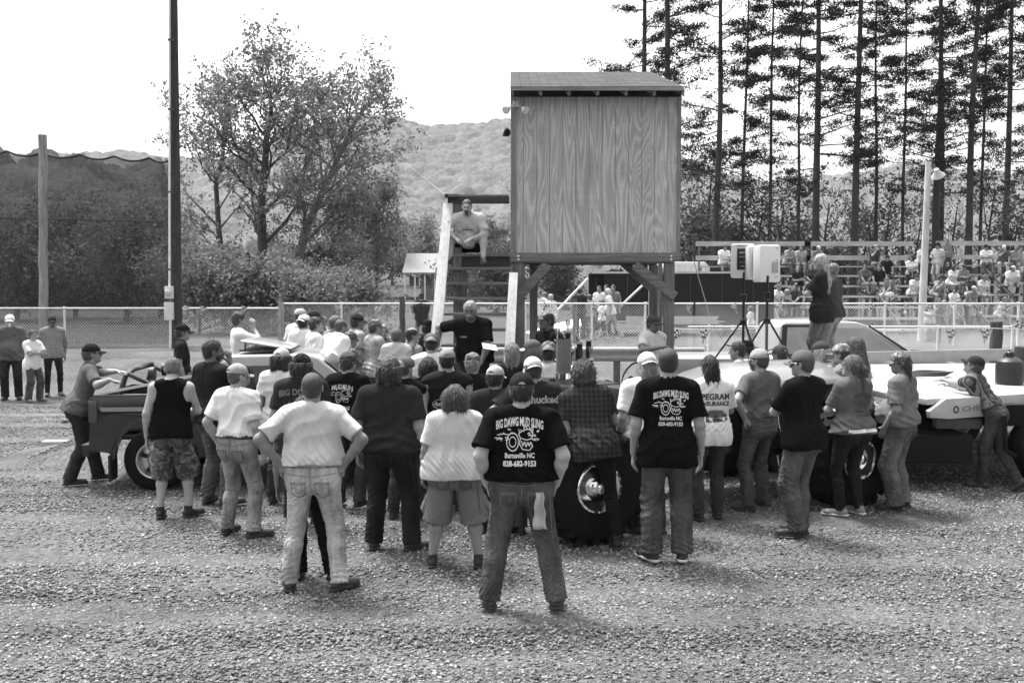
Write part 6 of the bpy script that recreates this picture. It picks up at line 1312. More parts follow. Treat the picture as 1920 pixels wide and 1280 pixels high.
def tripod(px, ytop, yhub, Y, label):
    o = empty('speaker_stand', label, 'speaker stand', (P(px, 600, Y).x, Y, fbz), R(random.uniform(-20, 20)), 'black tripod speaker stands'); k = plain('stand_black', .012, .4, .2); zt, zh = P(px, ytop, Y).z - fbz, P(px, yhub, Y).z - fbz
    MB().tube([(0, 0, .25), (0, 0, zt + .1)], .022, 8).build('pole', k, o, smooth=True); MB().lathe([(.03, -.05), (.055, -.04), (.055, .04), (.03, .05)], 12, Matrix.Translation((0, 0, zh))).build('collar', k, o, smooth=True)
    MB().lathe([(.025, -.05), (.05, -.03), (.05, .06), (.025, .08)], 12, Matrix.Translation((0, 0, zh + .38))).build('collar', k, o, smooth=True)
    for i in range(3): a = 2 * math.pi * i / 3 + .5; MB().tube([(.04 * math.cos(a), .04 * math.sin(a), zh), (.52 * math.cos(a), .52 * math.sin(a), .02)], .016, 6).build('leg', k, o, smooth=True); MB().tube([(.02 * math.cos(a), .02 * math.sin(a), .3), (.3 * math.cos(a), .3 * math.sin(a), zh * .5)], .01, 5).build('brace', k, o)
tripod(1394, 522, 604, 16.0, 'left black tripod stand under the loudspeaker with the control panel'); tripod(1438, 529, 602, 15.4, 'right black tripod stand under the side-on loudspeaker')
# ---- trophies on a table
tbp = Vector((P(1080, 700, 12.2).x, 12.3, 0)); tt_ = empty('table', 'dark folding table carrying the trophies behind the mud truck', 'table', tbp)
MB().box((0, 0, 1.16), (.9, .6, .04)).build('table_top', plain('table_dark', .04, .5), tt_)
for x in (-.4, .4):
    for y in (-.25, .25): MB().box((x, y, .57), (.04, .04, 1.15)).build('leg', plain('table_dark', .04, .5), tt_)
for i in range(8):
    x = -.22 + (i % 4) * .13; y = -.15 + (i // 4) * .25; hh = .34 + .1 * ((i * 7) % 3) + .12 * (i // 4); o = empty('trophy', 'shiny dark column trophy among the group beside the man in glasses', 'trophy', tbp + Vector((x, y, 1.182)), 0, 'trophies beside the man in glasses')
    MB().box((0, 0, .03), (.10, .10, .06)).build('base', plain('trophy_base', .55, .3), o, bevel=.004); MB().lathe([(.035, .06), (.035, hh)], 12).build('column', plain('trophy_column', .02, .15, .5), o, smooth=True); MB().box((0, 0, hh + .01), (.09, .09, .02)).lathe([(.012, hh + .02), (.01, hh + .08), (.03, hh + .12), (.035, hh + .16), (.01, hh + .16)], 10).build('figure', plain('trophy_gold', .5, .2, .9), o, smooth=True)
# concrete block on the ground behind the truck
o = MB().box((0, 0, .05), (.34, .2, .10)).build('kerb_block', plain('concrete', .35, .9), None, bevel=.01, loc=G(103, 838), rotz=.1); tag(o, 'small pale concrete block lying on the gravel behind the pickup', 'block')
# ================================================================== THE CROWD
def ypx(yfeet): return G(960, yfeet).y
def man(px, ytop, Y=None, yf=None, label='', face=0, dx=0, base=None, dh=0., **k):
    """head top pixel, depth (or feet pixel row), body built to that height; dx shifts the feet from the head in metres"""
    if yf is not None: Y = ypx(yf)
    hp_ = P(px, ytop, Y); x = hp_.x + dx; z = gzf(x, Y) + .012 if base is None else base
    h = k.pop('h', None) or (hp_.z - z - (.02 if k.get('cap') else .0) + dh)
    return person(Vector((x, Y, z)), face, label, h=h, **k)
def txt(t, size, w_=None, z=0, x=0, arc=0, tone=None):
    return (text_mesh(t, size, True, 1., arc, w_), x, z) if tone is None else (text_mesh(t, size, True, 1., arc, w_), x, z, tone)
# --- nearest row
man(978, 683, yf=1138, label='person in black mud racing club shirt and jeans, hands in pockets, nearest the camera', bd=1.30, belly=.3, shirt=('big', 0.005), pants=('work', 0.075), shoes=.035, hair=('short', .02), cap=(.02, 's'), armL='pocket', armR='pocket', skinv=0.344, vox=.008,
    feet={'L': (-.24, .0, 0, -14), 'R': (.26, -.01, 0, 16)}, hemz=.045, prints=[(mudprint(.62, None, 1.16), .345, -.015, .6, 'back')])
pp_ = PEOPLE[-1]
V = []; n = 9
for i in range(n):
    for j in range(4): V.append((.135 + .05 * (j / 3 - .5) * (1 + i * .12) + .006 * math.sin(i * 1.7), -.155 - .012 * math.sin(i * .9) - .02 * math.sin(j * 2.1), .90 - i * .034))
F = [(i * 4 + j, i * 4 + j + 1, i * 4 + j + 5, i * 4 + j + 4) for i in range(n - 1) for j in range(3)]
rg = link('rag', npmesh('rag', V, F, cloth(.38), True), None, pp_.location); md = rg.modifiers.new('s', 'SOLIDIFY'); md.thickness = .012; tag(rg, 'pale work rag hanging out of the nearest man’s back pocket', 'rag')
man(585, 686, yf=1106, label='person in light grey T-shirt and faded jeans with both hands on the hips', bd=1.13, shirt=('tucked', 0.500), pants=('jeans', 0.360), shoes=.025, hair=('buzz', .045), armL='hips', armR='hips', skinv=0.180, vox=.008, feet={'L': (-.20, 0, 0, -10), 'R': (.20, 0, 0, 42)}, head=(0, 4, 0))
man(560, 736, yf=1084, label='small person in black trousers almost hidden behind the hands-on-hips man', bd=.9, shirt=('tee', 0.029), pants=('baggy', 0.006), shoes=.05, hair=('short', .03), skinv=0.164, feet={'L': (-.06, 0, 0, 0), 'R': (.22, .02, 0, 10)}, dx=.04)
man(853, 712, yf=1062, label='heavy person with wavy chin length hair, white T-shirt and khaki cargo shorts', fem=1, bd=1.42, belly=.4, shirt=('big', 0.506), pants=('cargo_shorts', 0.165), shoes=.02, hair=('bob', .05), skinv=0.246, armL='down', armR='down', feet={'L': (-.20, 0, 0, -8), 'R': (.20, 0, 0, 10)}, vox=.0085)
man(1253, 640, yf=1052, label='tall shaven-headed person in black mud club shirt and very baggy jeans', bd=1.02, shirt=('big', 0.006), pants=('baggy', 0.066), shoes=.03, shoe_style='sneaker', hair=('buzz', .03), skinv=0.262, face=-6, armL='down', armR='down', feet={'L': (-.13, 0, 0, -35), 'R': (.14, .03, 0, 0)}, head=(6, 2, 0), hemz=-.14, prints=[(mudprint(.62), .35, .02, .6, 'back')])
man(443, 670, yf=1003, label='person in a cream cap, white T-shirt tucked into belted faded jeans', face=-22, bd=1.12, shirt=('tucked', 0.662), pants=('jeans', 0.210), belt=.02, shoes=.025, hair=('buzz', .08), cap=(.30, 's'), glasses=True, skinv=0.279, armL='pocket', armR='down', feet={'L': (-.14, 0, 0, 0), 'R': (.18, 0, 0, 50)}, vox=.0085, head=(-25, 0, 0))
man(310, 660, yf=970, label='young person in black tank top and camouflage shorts looking down, smoking', face=6, bd=.98, shirt=('vest', 0.005), pants=('camo_shorts', 0.107), shoes=.015, hair=('crop', .10), skinv=0.312, armL='down', armR='front', feet={'L': (-.13, 0, 0, -5), 'R': (.16, .02, 0, 40)}, head=(4, -26, 0), lean=4, vox=.0085, dx=.05)
man(393, 628, yf=944, label='bearded person in dark long T-shirt and tan work trousers beside the dark pickup', face=-38, bd=1.1, shirt=('tee', 0.017), pants=('work', 0.101), shoes=.05, hair=('short', .02), beard=('beard', .03), skinv=0.139, armL='down', armR='chin', feet={'L': (-.12, 0, 0, -30), 'R': (.16, .05, 0, 25)}, head=(-30, 0, 0), dx=.02)
# leaning at the pickup tailgate
cL = P(236, 690, 12.4); o_ = G(150, 903); fdir = -62
def local(p, o, f): d = Vector(p) - Vector(o); c, s_ = math.cos(-R(f)), math.sin(-R(f)); return (d.x * c - d.y * s_, d.x * s_ + d.y * c, d.z)
l1 = local(P(243, 697, 12.1), o_, fdir); l2 = local(P(205, 712, 11.8), o_, fdir)
person(o_, fdir, 'person in dark cap and grey shirt bending forward with hands on the pickup roll bar', h=1.80, bd=1.12, lean=17, hip=(.0, .0, .91), shirt=('tee', 0.095), pants=('work', 0.026), shoes=.02, hair=('short', .06), cap=(.015, ''), glasses=True, skinv=0.279, head=(0, 6, 0),
       armL=(l1, (0, -.2, -1), (.5, 1, -.2), (0, -.2, -1), .5, 'R'), armR=(l2, (.3, -.2, -1), (.2, 1, -.3), (0, -.2, -1), .4, 'R'), feet={'L': (-.12, .22, 0, 0), 'R': (.12, -.12, .0, 8)})
# behind the pickup
man(340, 606, 13.9, label='person in black cap and dark shirt standing on the far side of the pickup bed', face=-70, bd=1.1, shirt=('tee', 0.019, 'collar'), pants=('jeans', 0.038), cap=(.015, ''), hair=('short', .04), skinv=0.246, head=(0, 0, 0), dh=.04)
man(448, 577, 14.1, label='short-haired person in white T-shirt holding a hand to the mouth behind the silver roof', face=-66, bd=1.12, shirt=('tee', 0.690), pants=('jeans', 0.044), hair=('short', .05), skinv=0.262, armR='chin', armL='front', head=(0, 3, 0))
# left trio
man(18, 584, yf=750, label='person with white cap and goatee in a grey zipped work shirt at the left edge', face=200, bd=1.18, belly=.5, shirt=('tee', 0.095, 'collar'), pants=('work', 0.017), shoes=.03, cap=(.7, ''), hair=('short', .5), beard=('goatee', .7), skinv=0.271, armL='down', armR='down', hemz=-.12, prints=[([(strokes([[(-.03, 0), (.03, 0)]], .022), 0, 0), (strokes([[(0, -.5), (0, .1)]], .006), .11, -.05)], .40, -.09, .03, 'front')])
man(60, 609, yf=753, label='boy in a white T-shirt with arms crossed between the two men at the left', face=-120, h=1.52, bd=.92, shirt=('big', 0.690), pants=('baggy', 0.086), shoes=.2, hair=('short', .06), skinv=0.295, armL='crossL', armR='crossR', hemz=-.14)
man(97, 586, yf=745, label='slim person in dark cap and light striped work shirt with hands behind, left group', face=212, bd=.98, shirt=('rolled', 0.217, 'collar'), pants=('slim', 0.014), shoes=.12, cap=(.035, ''), hair=('short', .03), skinv=0.123, armL='back', armR='back', hemz=-.10)
# --- the middle
man(724, 656, yf=1030, label='big person in camouflage cap and dark grey T-shirt seen squarely from behind', bd=1.34, belly=.4, shirt=('big', 0.022), pants=('work', 0.014), shoes=.03, hair=('mop', .03), cap=(0.120, 'c'), skinv=0.230, armL='down', armR='down', face=-8, feet={'L': (-.16, 0, 0, -12), 'R': (.2, 0, 0, 45)}, vox=.0085, dx=.03, hemz=-.02)
man(652, 648, 10.9, label='stout person in camouflage cap and black printed T-shirt behind the big grey-shirted man', face=-20, bd=1.2, shirt=('tee', 0.007), pants=('jeans', 0.044), cap=(0.096, 'c'), hair=('short', .04), glasses=True, skinv=0.246, prints=[([txt('MUDRUN', .07, .26, .10, 0, .015)] + mudprint(.5)[3:] + [txt('RACING', .05, .2, -.13)], .33, -.01, .45, 'back')], head=(-18, 0, 0))
man(565, 652, 10.1, label='person with dark bushy hair, dark cap and dark shirt lettered across the back', bd=1.22, shirt=('tee', 0.025), pants=('jeans', 0.028), cap=(0.021, 'c'), hair=('mop', .025), skinv=0.246, prints=[([txt('BIG DOGS', .085, .34, .1, 0, .01), txt('LINE', .06, .14, -.02)], .34, -.04, .16, 'back')])
man(527, 642, 11.1, label='person with dark curly hair and light cap in a white T-shirt beside the pickup cab', face=-10, bd=1., shirt=('tee', 0.662), pants=('jeans', 0.044), cap=(.4, 's'), hair=('bob', .02), skinv=0.246)
man(757, 657, 10.3, label='person in reversed cap and sleeveless black shirt right of the big man', face=-18, bd=1.02, shirt=('sleeveless', 0.007), pants=('jeans', 0.034), cap=(.10, 'b'), hair=('crop', .04), skinv=0.213, head=(-20, 0, 0), feet={'R': (.16, .05, 0, 55)})
man(803, 664, 11.2, label='dark-haired child-sized person in black between the cap wearers', bd=.92, shirt=('tee', 0.006), pants=('jeans', 0.024), hair=('mop', .014), skinv=0.205)
man(838, 643, 10.7, label='person in panelled trucker cap and dark vest with a 4x4 oval print', face=6, bd=1.12, shirt=('sleeveless', 0.017), pants=('jeans', 0.034), cap=(.22, 's'), hair=('crop', .015), skinv=0.213, prints=[([txt('4x4 Co.', .065, .2, 0, -.02), (disc(.062, 28, 2.3, hole=.93), 0, 0)], .24, -.02, .6, 'back')])
man(886, 650, 10.9, label='person in camouflage cap with a thin braid down a dark shirt', bd=1.08, shirt=('tee', 0.014), pants=('jeans', 0.028), cap=(0.156, 'c'), hair=('short', .2), skinv=0.246, prints=[([(strokes([[(0, .06), (.004, 0), (-.003, -.06), (.003, -.13)]], .012), 0, 0)], .44, 0, .3, 'back')])
man(928, 684, 9.7, label='person in pale mesh cap and dark shirt left of the nearest man', face=-12, bd=1.1, shirt=('tee', 0.022), pants=('jeans', 0.034), cap=(.34, 's'), hair=('short', .015), skinv=0.230, head=(-14, 0, 0), h=1.68)
man(1000, 657, 9.7, label='person in cream cap and charcoal shirt with metallic flame lettering, behind the nearest man', face=10, bd=1.28, shirt=('big', 0.027), pants=('jeans', 0.071), cap=(.55, 'bs'), hair=('short', .05), skinv=0.246, armL='hips', armR='down', prints=[([txt('Chucked', .10, .34, .08, .03), txt('UP', .07, .15, -.03, .06)], .33, .03, .38, 'back')])
man(960, 635, 11.7, label='person with grey mullet hair in a dark sleeveless top in mid crowd', bd=1., shirt=('sleeveless', 0.014), pants=('jeans', 0.034), hair=('mullet', .13), skinv=0.279)
man(1000, 627, 12.3, label='person in profile with a two-tone cap and grey hair near the man in glasses', face=75, bd=1., shirt=('tee', 0.128), pants=('jeans', 0.034), cap=(.09, '', .5), hair=('short', .13), skinv=0.164)
man(1028, 629, 11.3, label='person in four-panel patterned cap and white printed T-shirt', face=-3, bd=1.15, shirt=('big', 0.570), pants=('jeans', 0.034), cap=(0.150, 'cb'), hair=('short', .03), skinv=0.246, prints=[([txt('TOWN HIGH', .05, .24, .12), txt('MUD', .09, .16, .03), (disc(.04, 16, 1.2), 0, -.06), txt('SERIES', .045, .15, -.14)], .30, .01, .12, 'back')])
man(628, 640, 14.0, label='shaven-headed person in a white T-shirt bending over the pickup bonnet', face=-40, bd=1.25, lean=28, shirt=('big', 0.718), pants=('jeans', 0.044), hair=('buzz', .05), skinv=0.230, armL='front', armR='front', h=1.72, head=(-10, -12, 0), dx=-.15)
man(562, 571, 15.7, label='person in a light cap and white shirt farthest back by the grey fence post', face=-30, bd=1.05, shirt=('tee', 0.662), pants=('jeans', 0.044), cap=(.4, ''), hair=('short', .05), skinv=0.262)
man(587, 574, 16.2, label='person in a dark cap partly hidden beside the farthest light cap', face=-75, shirt=('tee', 0.128), pants=('jeans', 0.044), cap=(.04, ''), hair=('short', .04), skinv=0.164, armR='chin')
man(568, 582, 15.0, label='person wearing a white cap backwards in a white shirt', face=-20, shirt=('tee', 0.718), pants=('jeans', 0.044), cap=(.75, 'bs'), hair=('short', .02), skinv=0.246)
man(590, 588, 14.3, label='young person with swept short hair and white T-shirt in profile behind the cab', face=-62, bd=.95, shirt=('tee', 0.662), pants=('jeans', 0.044), hair=('short', .04), skinv=0.279)
man(628, 584, 15.0, label='bearded person in a grey cap turned to the right before the fence', face=-40, shirt=('tee', 0.191), pants=('jeans', 0.044), cap=(.16, ''), hair=('crop', .05), beard=('beard', .04), skinv=0.213, head=(-25, 0, 0))
man(668, 581, 14.8, label='person in a black and white cap and pale shirt watching to the right', face=-60, shirt=('tee', 0.338), pants=('jeans', 0.044), cap=(0.030, 'c'), hair=('short', .03), skinv=0.230)
man(702, 590, 14.1, label='young person in camouflage cap and pale grey T-shirt with arms crossed', face=-58, shirt=('big', 0.315), pants=('baggy', 0.101), cap=(0.156, 'c'), hair=('short', .06), skinv=0.246, armL='crossL', armR='crossR')
man(717, 604, 14.9, label='fair-haired boy peering beside the arm-crossing young man', face=-160, bd=.9, shirt=('tee', 0.191), pants=('jeans', 0.044), hair=('short', .22), skinv=0.262)
man(655, 622, 14.1, label='short person in camouflage cap beneath the row of watchers by the bonnet', face=-65, bd=1.05, shirt=('tee', 0.191, 'camo'), pants=('jeans', 0.044), cap=(0.132, 'c'), hair=('short', .04), skinv=0.230, dh=.04)
man(743, 615, 13.9, label='person with a flat-top haircut seen from behind, pale shirt', face=-8, shirt=('tee', 0.460), pants=('jeans', 0.044), hair=('crop', .10), skinv=0.279, dh=.03)
man(772, 610, 14.0, label='dark-haired boy in a striped sports vest looking right', face=-40, bd=.85, shirt=('vest', 0.300, 'stripes'), pants=('shorts', 0.063), hair=('fringe', .03), skinv=0.279, head=(-40, 0, 0))
man(801, 592, 14.8, label='person in black cap and backpack straps half hidden by the stair board', face=-30, shirt=('tee', 0.025), pants=('jeans', 0.044), cap=(.012, ''), hair=('short', .02), skinv=0.164)
man(808, 615, 12.7, label='person wearing a dark cap backwards with a white sleeveless top, below the stairs', face=4, shirt=('tee', 0.690), pants=('jeans', 0.044), cap=(.11, 'bs'), hair=('crop', .03), skinv=0.279)
# plaid shirt, resting a hand on the big tyre
o_ = G(1152, 1028); o_ = Vector((o_.x - .08, o_.y - .02, 0)); lt_ = local(P(1076, 862, 9.25), o_, 0)
person(o_, 4, 'curly-haired person in dark plaid shirt resting one hand and foot on the huge tyre', h=1.80, bd=1.0, hip=(-.10, .10, .93), lean=18, side=-8, shirt=('tee', 0.025, 'plaid'), pants=('slim', 0.008), shoes=.012, shoe_style='boot', hair=('curly', .07), skinv=0.197,
       armL=((lt_[0], lt_[1], lt_[2]), (-.6, -.5, 0), (-.1, .2, -1), (.2, 1, .2), .15, 'R'), armR='front', feet={'R': (.10, .0, 0, -8), 'L': (-.30, .62, .62, -10)}, knees={'L': (-.25, 1, .6)}, head=(0, -6, 0), hemz=-.13)
man(1215, 648, yf=998, label='long-haired person in white cap and white T-shirt beside the tall shaven man', face=8, bd=1.12, shirt=('tee', 0.690), pants=('work', 0.024), shoes=.05, cap=(.72, 'bs'), hair=('mullet', .22), skinv=0.262, armR='front', armL='down', feet={'L': (-.10, 0, 0, -60), 'R': (.1, -.05, 0, -60)})
man(1332, 658, yf=974, label='person with long black curly hair and a white insurance T-shirt', face=6, bd=1., shirt=('big', 0.681), pants=('jeans', 0.044), shoes=.02, hair=('mullet', .016), skinv=0.205, armL='front', armR='front', feet={'L': (-.11, 0, 0, -20), 'R': (.12, .08, 0, 5)}, hemz=-.12,
    prints=[([txt('PEGRAM', .085, .30, .10), txt('INSURANCE', .062, .30, .03), (strokes([[(-.13, -.10), (.13, -.09)], [(-.13, -.14), (.13, -.13)]], .035), 0, 0, .05), (disc(.04, 18, 2.4), 0, -.075, .10), (strokes([[(-.10, -.06), (-.05, -.035), (.06, -.035), (.11, -.06)]], .012), 0, 0, .3, 1), (disc(.02, 12), -.07, -.125, .6, 1), (disc(.02, 12), .08, -.125, .6, 1)], .29, .03, .05, 'back')])
man(1426, 643, yf=956, label='bearded person in tan cap and grey T-shirt, keys on belt, hand at hip', face=28, bd=1.0, shirt=('tucked', 0.102), pants=('jeans', 0.076), shoes=.03, cap=(.26, 's'), hair=('crop', .05), beard=('beard', .05), glasses=True, skinv=0.230, armL='hips', armR='front', feet={'L': (-.14, 0, 0, -45), 'R': (.15, .10, 0, -10)}, belt=.03, head=(22, 0, 0))
man(1508, 644, yf=1006, label='person in reversed dark cap and black T-shirt with crossed arms, weight on one boot', face=32, bd=1.0, shirt=('big', 0.008), pants=('baggy', 0.086), shoes=.02, cap=(.10, ''), hair=('crop', .06), glasses=True, skinv=0.271, armL='crossL', armR='crossR', feet={'L': (-.04, .02, 0, -45), 'R': (.09, .10, 0, -20)}, head=(26, 0, 0), hemz=-.09)
man(1600, 657, yf=966, label='person with a dark ponytail, grey club T-shirt over a white hem and dark jeans', face=26, fem=1, bd=1.12, shirt=('tee', 0.102), pants=('slim', 0.014), shoes=.2, shoe_style='sneaker', hair=('ponytail', .09), glasses=False, skinv=0.271, armL='front', armR='front', feet={'L': (-.12, .02, 0, -40), 'R': (.12, .0, 0, -5)}, head=(28, 0, 0), hemz=-.02, vox=.0085, prints=[(mudprint(.045, None, .8), .30, .04, .045, 'back'), ([(strokes([[(-.20, 0), (.20, 0)]], .035), 0, 0)], .02, 0, .8, 'back')])
man(1692, 648, yf=954, label='stout person in camouflage cap, grey pocket T-shirt and loose tan jeans, hand in pocket', face=50, bd=1.16, belly=.9, shirt=('tee', 0.140), pants=('baggy', 0.111), shoes=.015, cap=(0.144, 'c'), hair=('mullet', .05), skinv=0.213, armL='fpocket', armR='fpocket', feet={'L': (-.12, .0, 0, -25), 'R': (.12, .0, 0, -25)}, head=(26, 0, 0), hemz=.02)
# leaning over the flatbed
o_ = G(1848, 915); o_ = Vector((o_.x, o_.y, 0)); r1 = local(P(1782, 722, 12.55), o_, 52); l1 = local(P(1766, 716, 12.5), o_, 52)
person(o_, 52, 'bearded person in dark cap and striped shirt leaning on the white flatbed with feet crossed', h=1.72, bd=.92, hip=(0, -.08, .90), lean=32, shirt=('tucked', 0.089, 'stripes'), pants=('jeans', 0.055), belt=.03, shoes=.07, cap=(.03, ''), hair=('short', .07), beard=('beard', .3), skinv=0.246,
       armL=(l1, (-.5, 0, -1), (-.4, 1, .3), (0, 0, -1), .5, 'R'), armR=(r1, (.5, 0, -1), (-.4, 1, .2), (0, 0, -1), .5, 'R'), feet={'L': (-.02, .05, 0, 0), 'R': (.02, -.34, .06, 10, -42)}, head=(0, 26, 0))
# beyond the mud truck roof
man(1385, 634, 13.0, label='dark-haired person in profile beyond the silver mud truck roof', face=75, shirt=('tee', 0.338), pants=('jeans', 0.044), hair=('short', .02), skinv=0.246)
man(1402, 630, 13.7, label='person in a black cap just behind the dark-haired profile', face=60, shirt=('tee', 0.128), pants=('jeans', 0.044), cap=(.012, ''), hair=('short', .02), skinv=0.230)
man(1464, 638, 12.9, label='person in a dark cap turned away beside the tan cap, beyond the silver roof', face=40, shirt=('tee', 0.300), pants=('jeans', 0.044), cap=(.06, 's'), hair=('short', .03), skinv=0.246)
man(1541, 630, 11.9, label='grey-haired person in a dark cap and work shirt lettered on the back', face=12, bd=1.22, shirt=('tee', 0.042, 'collar'), pants=('work', 0.024), cap=(.05, ''), hair=('short', .35), skinv=0.246, head=(35, 0, 0), prints=[([txt('GARLAND', .07, .28, .06), txt('Racing', .07, .22, -.03)], .34, 0, .02, 'back')])
man(1580, 634, 11.7, label='dark-haired person in a pale striped cap behind the ponytail', face=58, fem=1, shirt=('long', 0.160), pants=('jeans', 0.044), cap=(0.204, 'c'), hair=('short', .03), skinv=0.246, armL='front', armR='front')
man(1606, 624, 12.4, label='person with long straight brown hair behind the pale striped cap', face=40, fem=1, shirt=('tee', 0.300), pants=('jeans', 0.044), hair=('long', .06), skinv=0.246)
man(1224, 586, 14.2, label='suntanned person in dark cap and pale T-shirt raising a fist by the tower post', face=215, bd=1.05, shirt=('tee', 0.506), pants=('jeans', 0.044), cap=(.05, ''), hair=('short', .05), beard=('moustache', .2), skinv=0.131, armR=((.22, .38, .36), (1, 0, -.8), (-.6, .4, .1), (0, .2, -1), .9), armL='down', dh=.03)
man(1034, 577, 13.6, label='dark-haired person in glasses and black polo shirt, hand on hip, under the tower', face=118, bd=1.22, belly=.4, shirt=('tee', 0.008, 'collar'), pants=('work', 0.010), hair=('fringe', .012), glasses=True, skinv=0.107, armL='hips', armR='hips', lean=6, vox=.008)
man(1541, 470, 14.5, label='person with very long fair hair and dark T-shirt, arms crossed, standing on the flatbed', face=62, fem=1, bd=1.08, shirt=('big', 0.019), pants=('jeans', 0.081), hair=('long', .28), skinv=0.262, armL='crossL', armR='crossR', base=fbz + .01, hemz=-.16, vox=.0085, head=(10, 0, 0))
man(1563, 487, 15.3, label='shaven-headed person in grey T-shirt standing on the flatbed behind the long-haired one', face=55, bd=1., shirt=('tee', 0.049), pants=('jeans', 0.152), hair=('buzz', .12), skinv=0.164, base=fbz + .01, armL='front')
# --- on the stairs
zt1 = P(880, 474, YT).z
o_ = Vector((P(884, 500, 14.9).x, 15.08, 0)); hpz = zt1 + .13; st_z = P(880, 500, 14.55).z
def sitter(x, y, seat, foot, label, face, spread=.16, fwd=.42, **k):
    base = Vector((x, y, foot)); return person(base, face, label, hip=(0, 0, seat - foot), feet={'L': (-spread - .04, fwd, 0, -14), 'R': (spread + .04, fwd, 0, 14)}, knees={'L': (-.35, .6, 1), 'R': (.35, .6, 1)}, **k)
sitter(P(880, 470, 15.05).x, 15.1, zt1 + .13, P(880, 499, 14.75).z + .03, 'balding goateed person in grey T-shirt and shorts sitting at the top of the stairs', 176, .21, .40, h=1.62, bd=1.2, belly=.5, lean=32, shirt=('tucked', 0.450), pants=('shorts', 0.012), shoes=.03, hair=('buzz', .06), beard=('goatee', .06), skinv=.34, head=(0, -14, 0), vox=.008,
       armL=((.10, .33, .30), (1, -.2, -.5), (-.9, .4, -.2), (0, 0, -1), .4), armR=((.20, .30, .30), (1, -.2, .1), (-.8, .5, -.3), (0, 0, -1), .5), prints=[([txt('CHAMPION', .04, .17)], .34, 0, .06, 'front')], glasses=False)
sitter(P(882, 640, 13.6).x + .05, 13.75, P(880, 655, 13.7).z - .10, .55, 'white-moustached grey-haired person in black T-shirt sitting low on the wooden stairs', 172, .14, .46, h=1.84, bd=1.15, belly=.4, lean=26, shirt=('tee', 0.008), pants=('work', 0.007), shoes=.03, hair=('short', .3), beard=('moustache', .7), skinv=0.123, head=(0, -12, 0), vox=.008,
       armR=((.46, .12, .22), (.8, -.7, .2), (.1, .5, -.9), (0, .5, -1), .6), armL=((.16, .40, .14), (1, -.4, -.3), (-.5, .8, -.3), (0, 0, -1), .5), prints=[([txt('RACEWAY', .024, .09)], .36, .10, .7, 'front')])
c_ = P(918, 650, 13.2); o = MB().box((0, 0, 0), (.20, .14, .006), rot=(.5, .2, .3)).build('paper', plain('paper_white', .75, .8), None, loc=c_); tag(o, 'folded white paper held by the moustached man on the stairs', 'paper')
o = MB().add([(0, 0, 0), (.10, .02, .03), (.13, .09, .01), (.02, .06, .0)], [(0, 1, 2, 3)]).build('paper_scrap', plain('paper_white', .6, .8), None, loc=G(1772, 893) + Vector((0, 0, .02))); o.modifiers.new('s', 'SOLIDIFY').thickness = .003; tag(o, 'tiny pale scrap of paper on the gravel beneath the flatbed', 'litter')
# --- beyond the fence
zr = .60
def far(px, ytop, Y, label, face, **k): return man(px, ytop, Y, label=label, face=face, vox=.016, **k)
far(1011, 542, 33, 'person in a white shirt standing with friends beyond the fence', 150, shirt=('tee', 0.644), pants=('jeans', 0.288), hair=('short', .05), group=None)
far(1022, 545, 34, 'person in a pale shirt hidden in the middle of the trio beyond the fence', 90, shirt=('tee', 0.460), pants=('jeans', 0.152), hair=('short', .1))
far(1033, 549, 32.6, 'person in a black-dotted white blouse beyond the fence', 40, fem=1, bd=1.1, shirt=('long', 0.690, 'dots'), pants=('work', 0.346), hair=('short', .3), hemz=-.2)
far(1087, 537, 34, 'person in a dark shirt and dark trousers standing at the trailer ramp', -20, bd=1.1, shirt=('tee', 0.029), pants=('work', 0.010), hair=('short', .02))
far(1106, 550, 35, 'child standing beside the dark-shirted man at the trailer ramp', 10, shirt=('tee', 0.300), pants=('shorts', 0.127), hair=('short', .06))
far(1146, 537, 33.2, 'older person in a white T-shirt walking left beyond the fence', 80, bd=1.15, belly=.3, lean=10, shirt=('big', 0.690), pants=('jeans', 0.288), shoes=.2, hair=('short', .45), feet={'L': (-.1, .38, 0, 0), 'R': (.1, -.38, .04, 0)}, shoe_style='sneaker')
far(1128, 560, 33, 'child in a white outfit with black shorts walking beside the older person', 85, fem=1, shirt=('big', 0.690), pants=('shorts', 0.012), shoes=.3, hair=('bob', .06), feet={'L': (-.1, .25, 0, 0), 'R': (.1, -.25, .02, 0)})
for px, yt, lb in ((1124, 533, 'person in white at the trailer doorway, left of three'), (1137, 531, 'person in the shade of the trailer doorway, middle of three'), (1150, 531, 'person in the dark at the right side of the trailer doorway')):
    far(px, yt, 36.1, lb, 150, base=.66, shirt=('tee', 0.191 if px != 1124 else .7), pants=('jeans', 0.024), hair=('short', .04))
far(790, 546, 30.8, 'person in dark cap with a dark jacket spread over the fence', 20, shirt=('long', 0.029), pants=('work', 0.019), cap=(.03, ''), hair=('short', .04), armL='front', armR='front', bd=1.1)
mb = MB(); V = []
q0 = P(790, 575, 29.9)
for i in range(9):
    for j in range(7): V.append((q0.x + (i / 8 - .5) * (.52 - .05 * j) * (1 + .1 * math.sin(i)), 29.9 + .05 * math.sin(i * 1.9) - .04, q0.z + .12 - j * .11 - .05 * abs(i / 8 - .5) * 2))
F = [(i * 7 + j, (i + 1) * 7 + j, (i + 1) * 7 + j + 1, i * 7 + j + 1) for i in range(8) for j in range(6)]
o = link('jacket', npmesh('jacket', V, F, cloth(.05), True)); md = o.modifiers.new('s', 'SOLIDIFY'); md.thickness = .03; tag(o, 'dark jacket draped over the top rail of the fence', 'jacket')
far(1744, 569, 32.5, 'person sitting on the ground side of the pale lamp post, legs showing beside it', 170, fem=1, shirt=('tee', 0.460), pants=('shorts', 0.288), hair=('bob', .1), skinv=0.328)
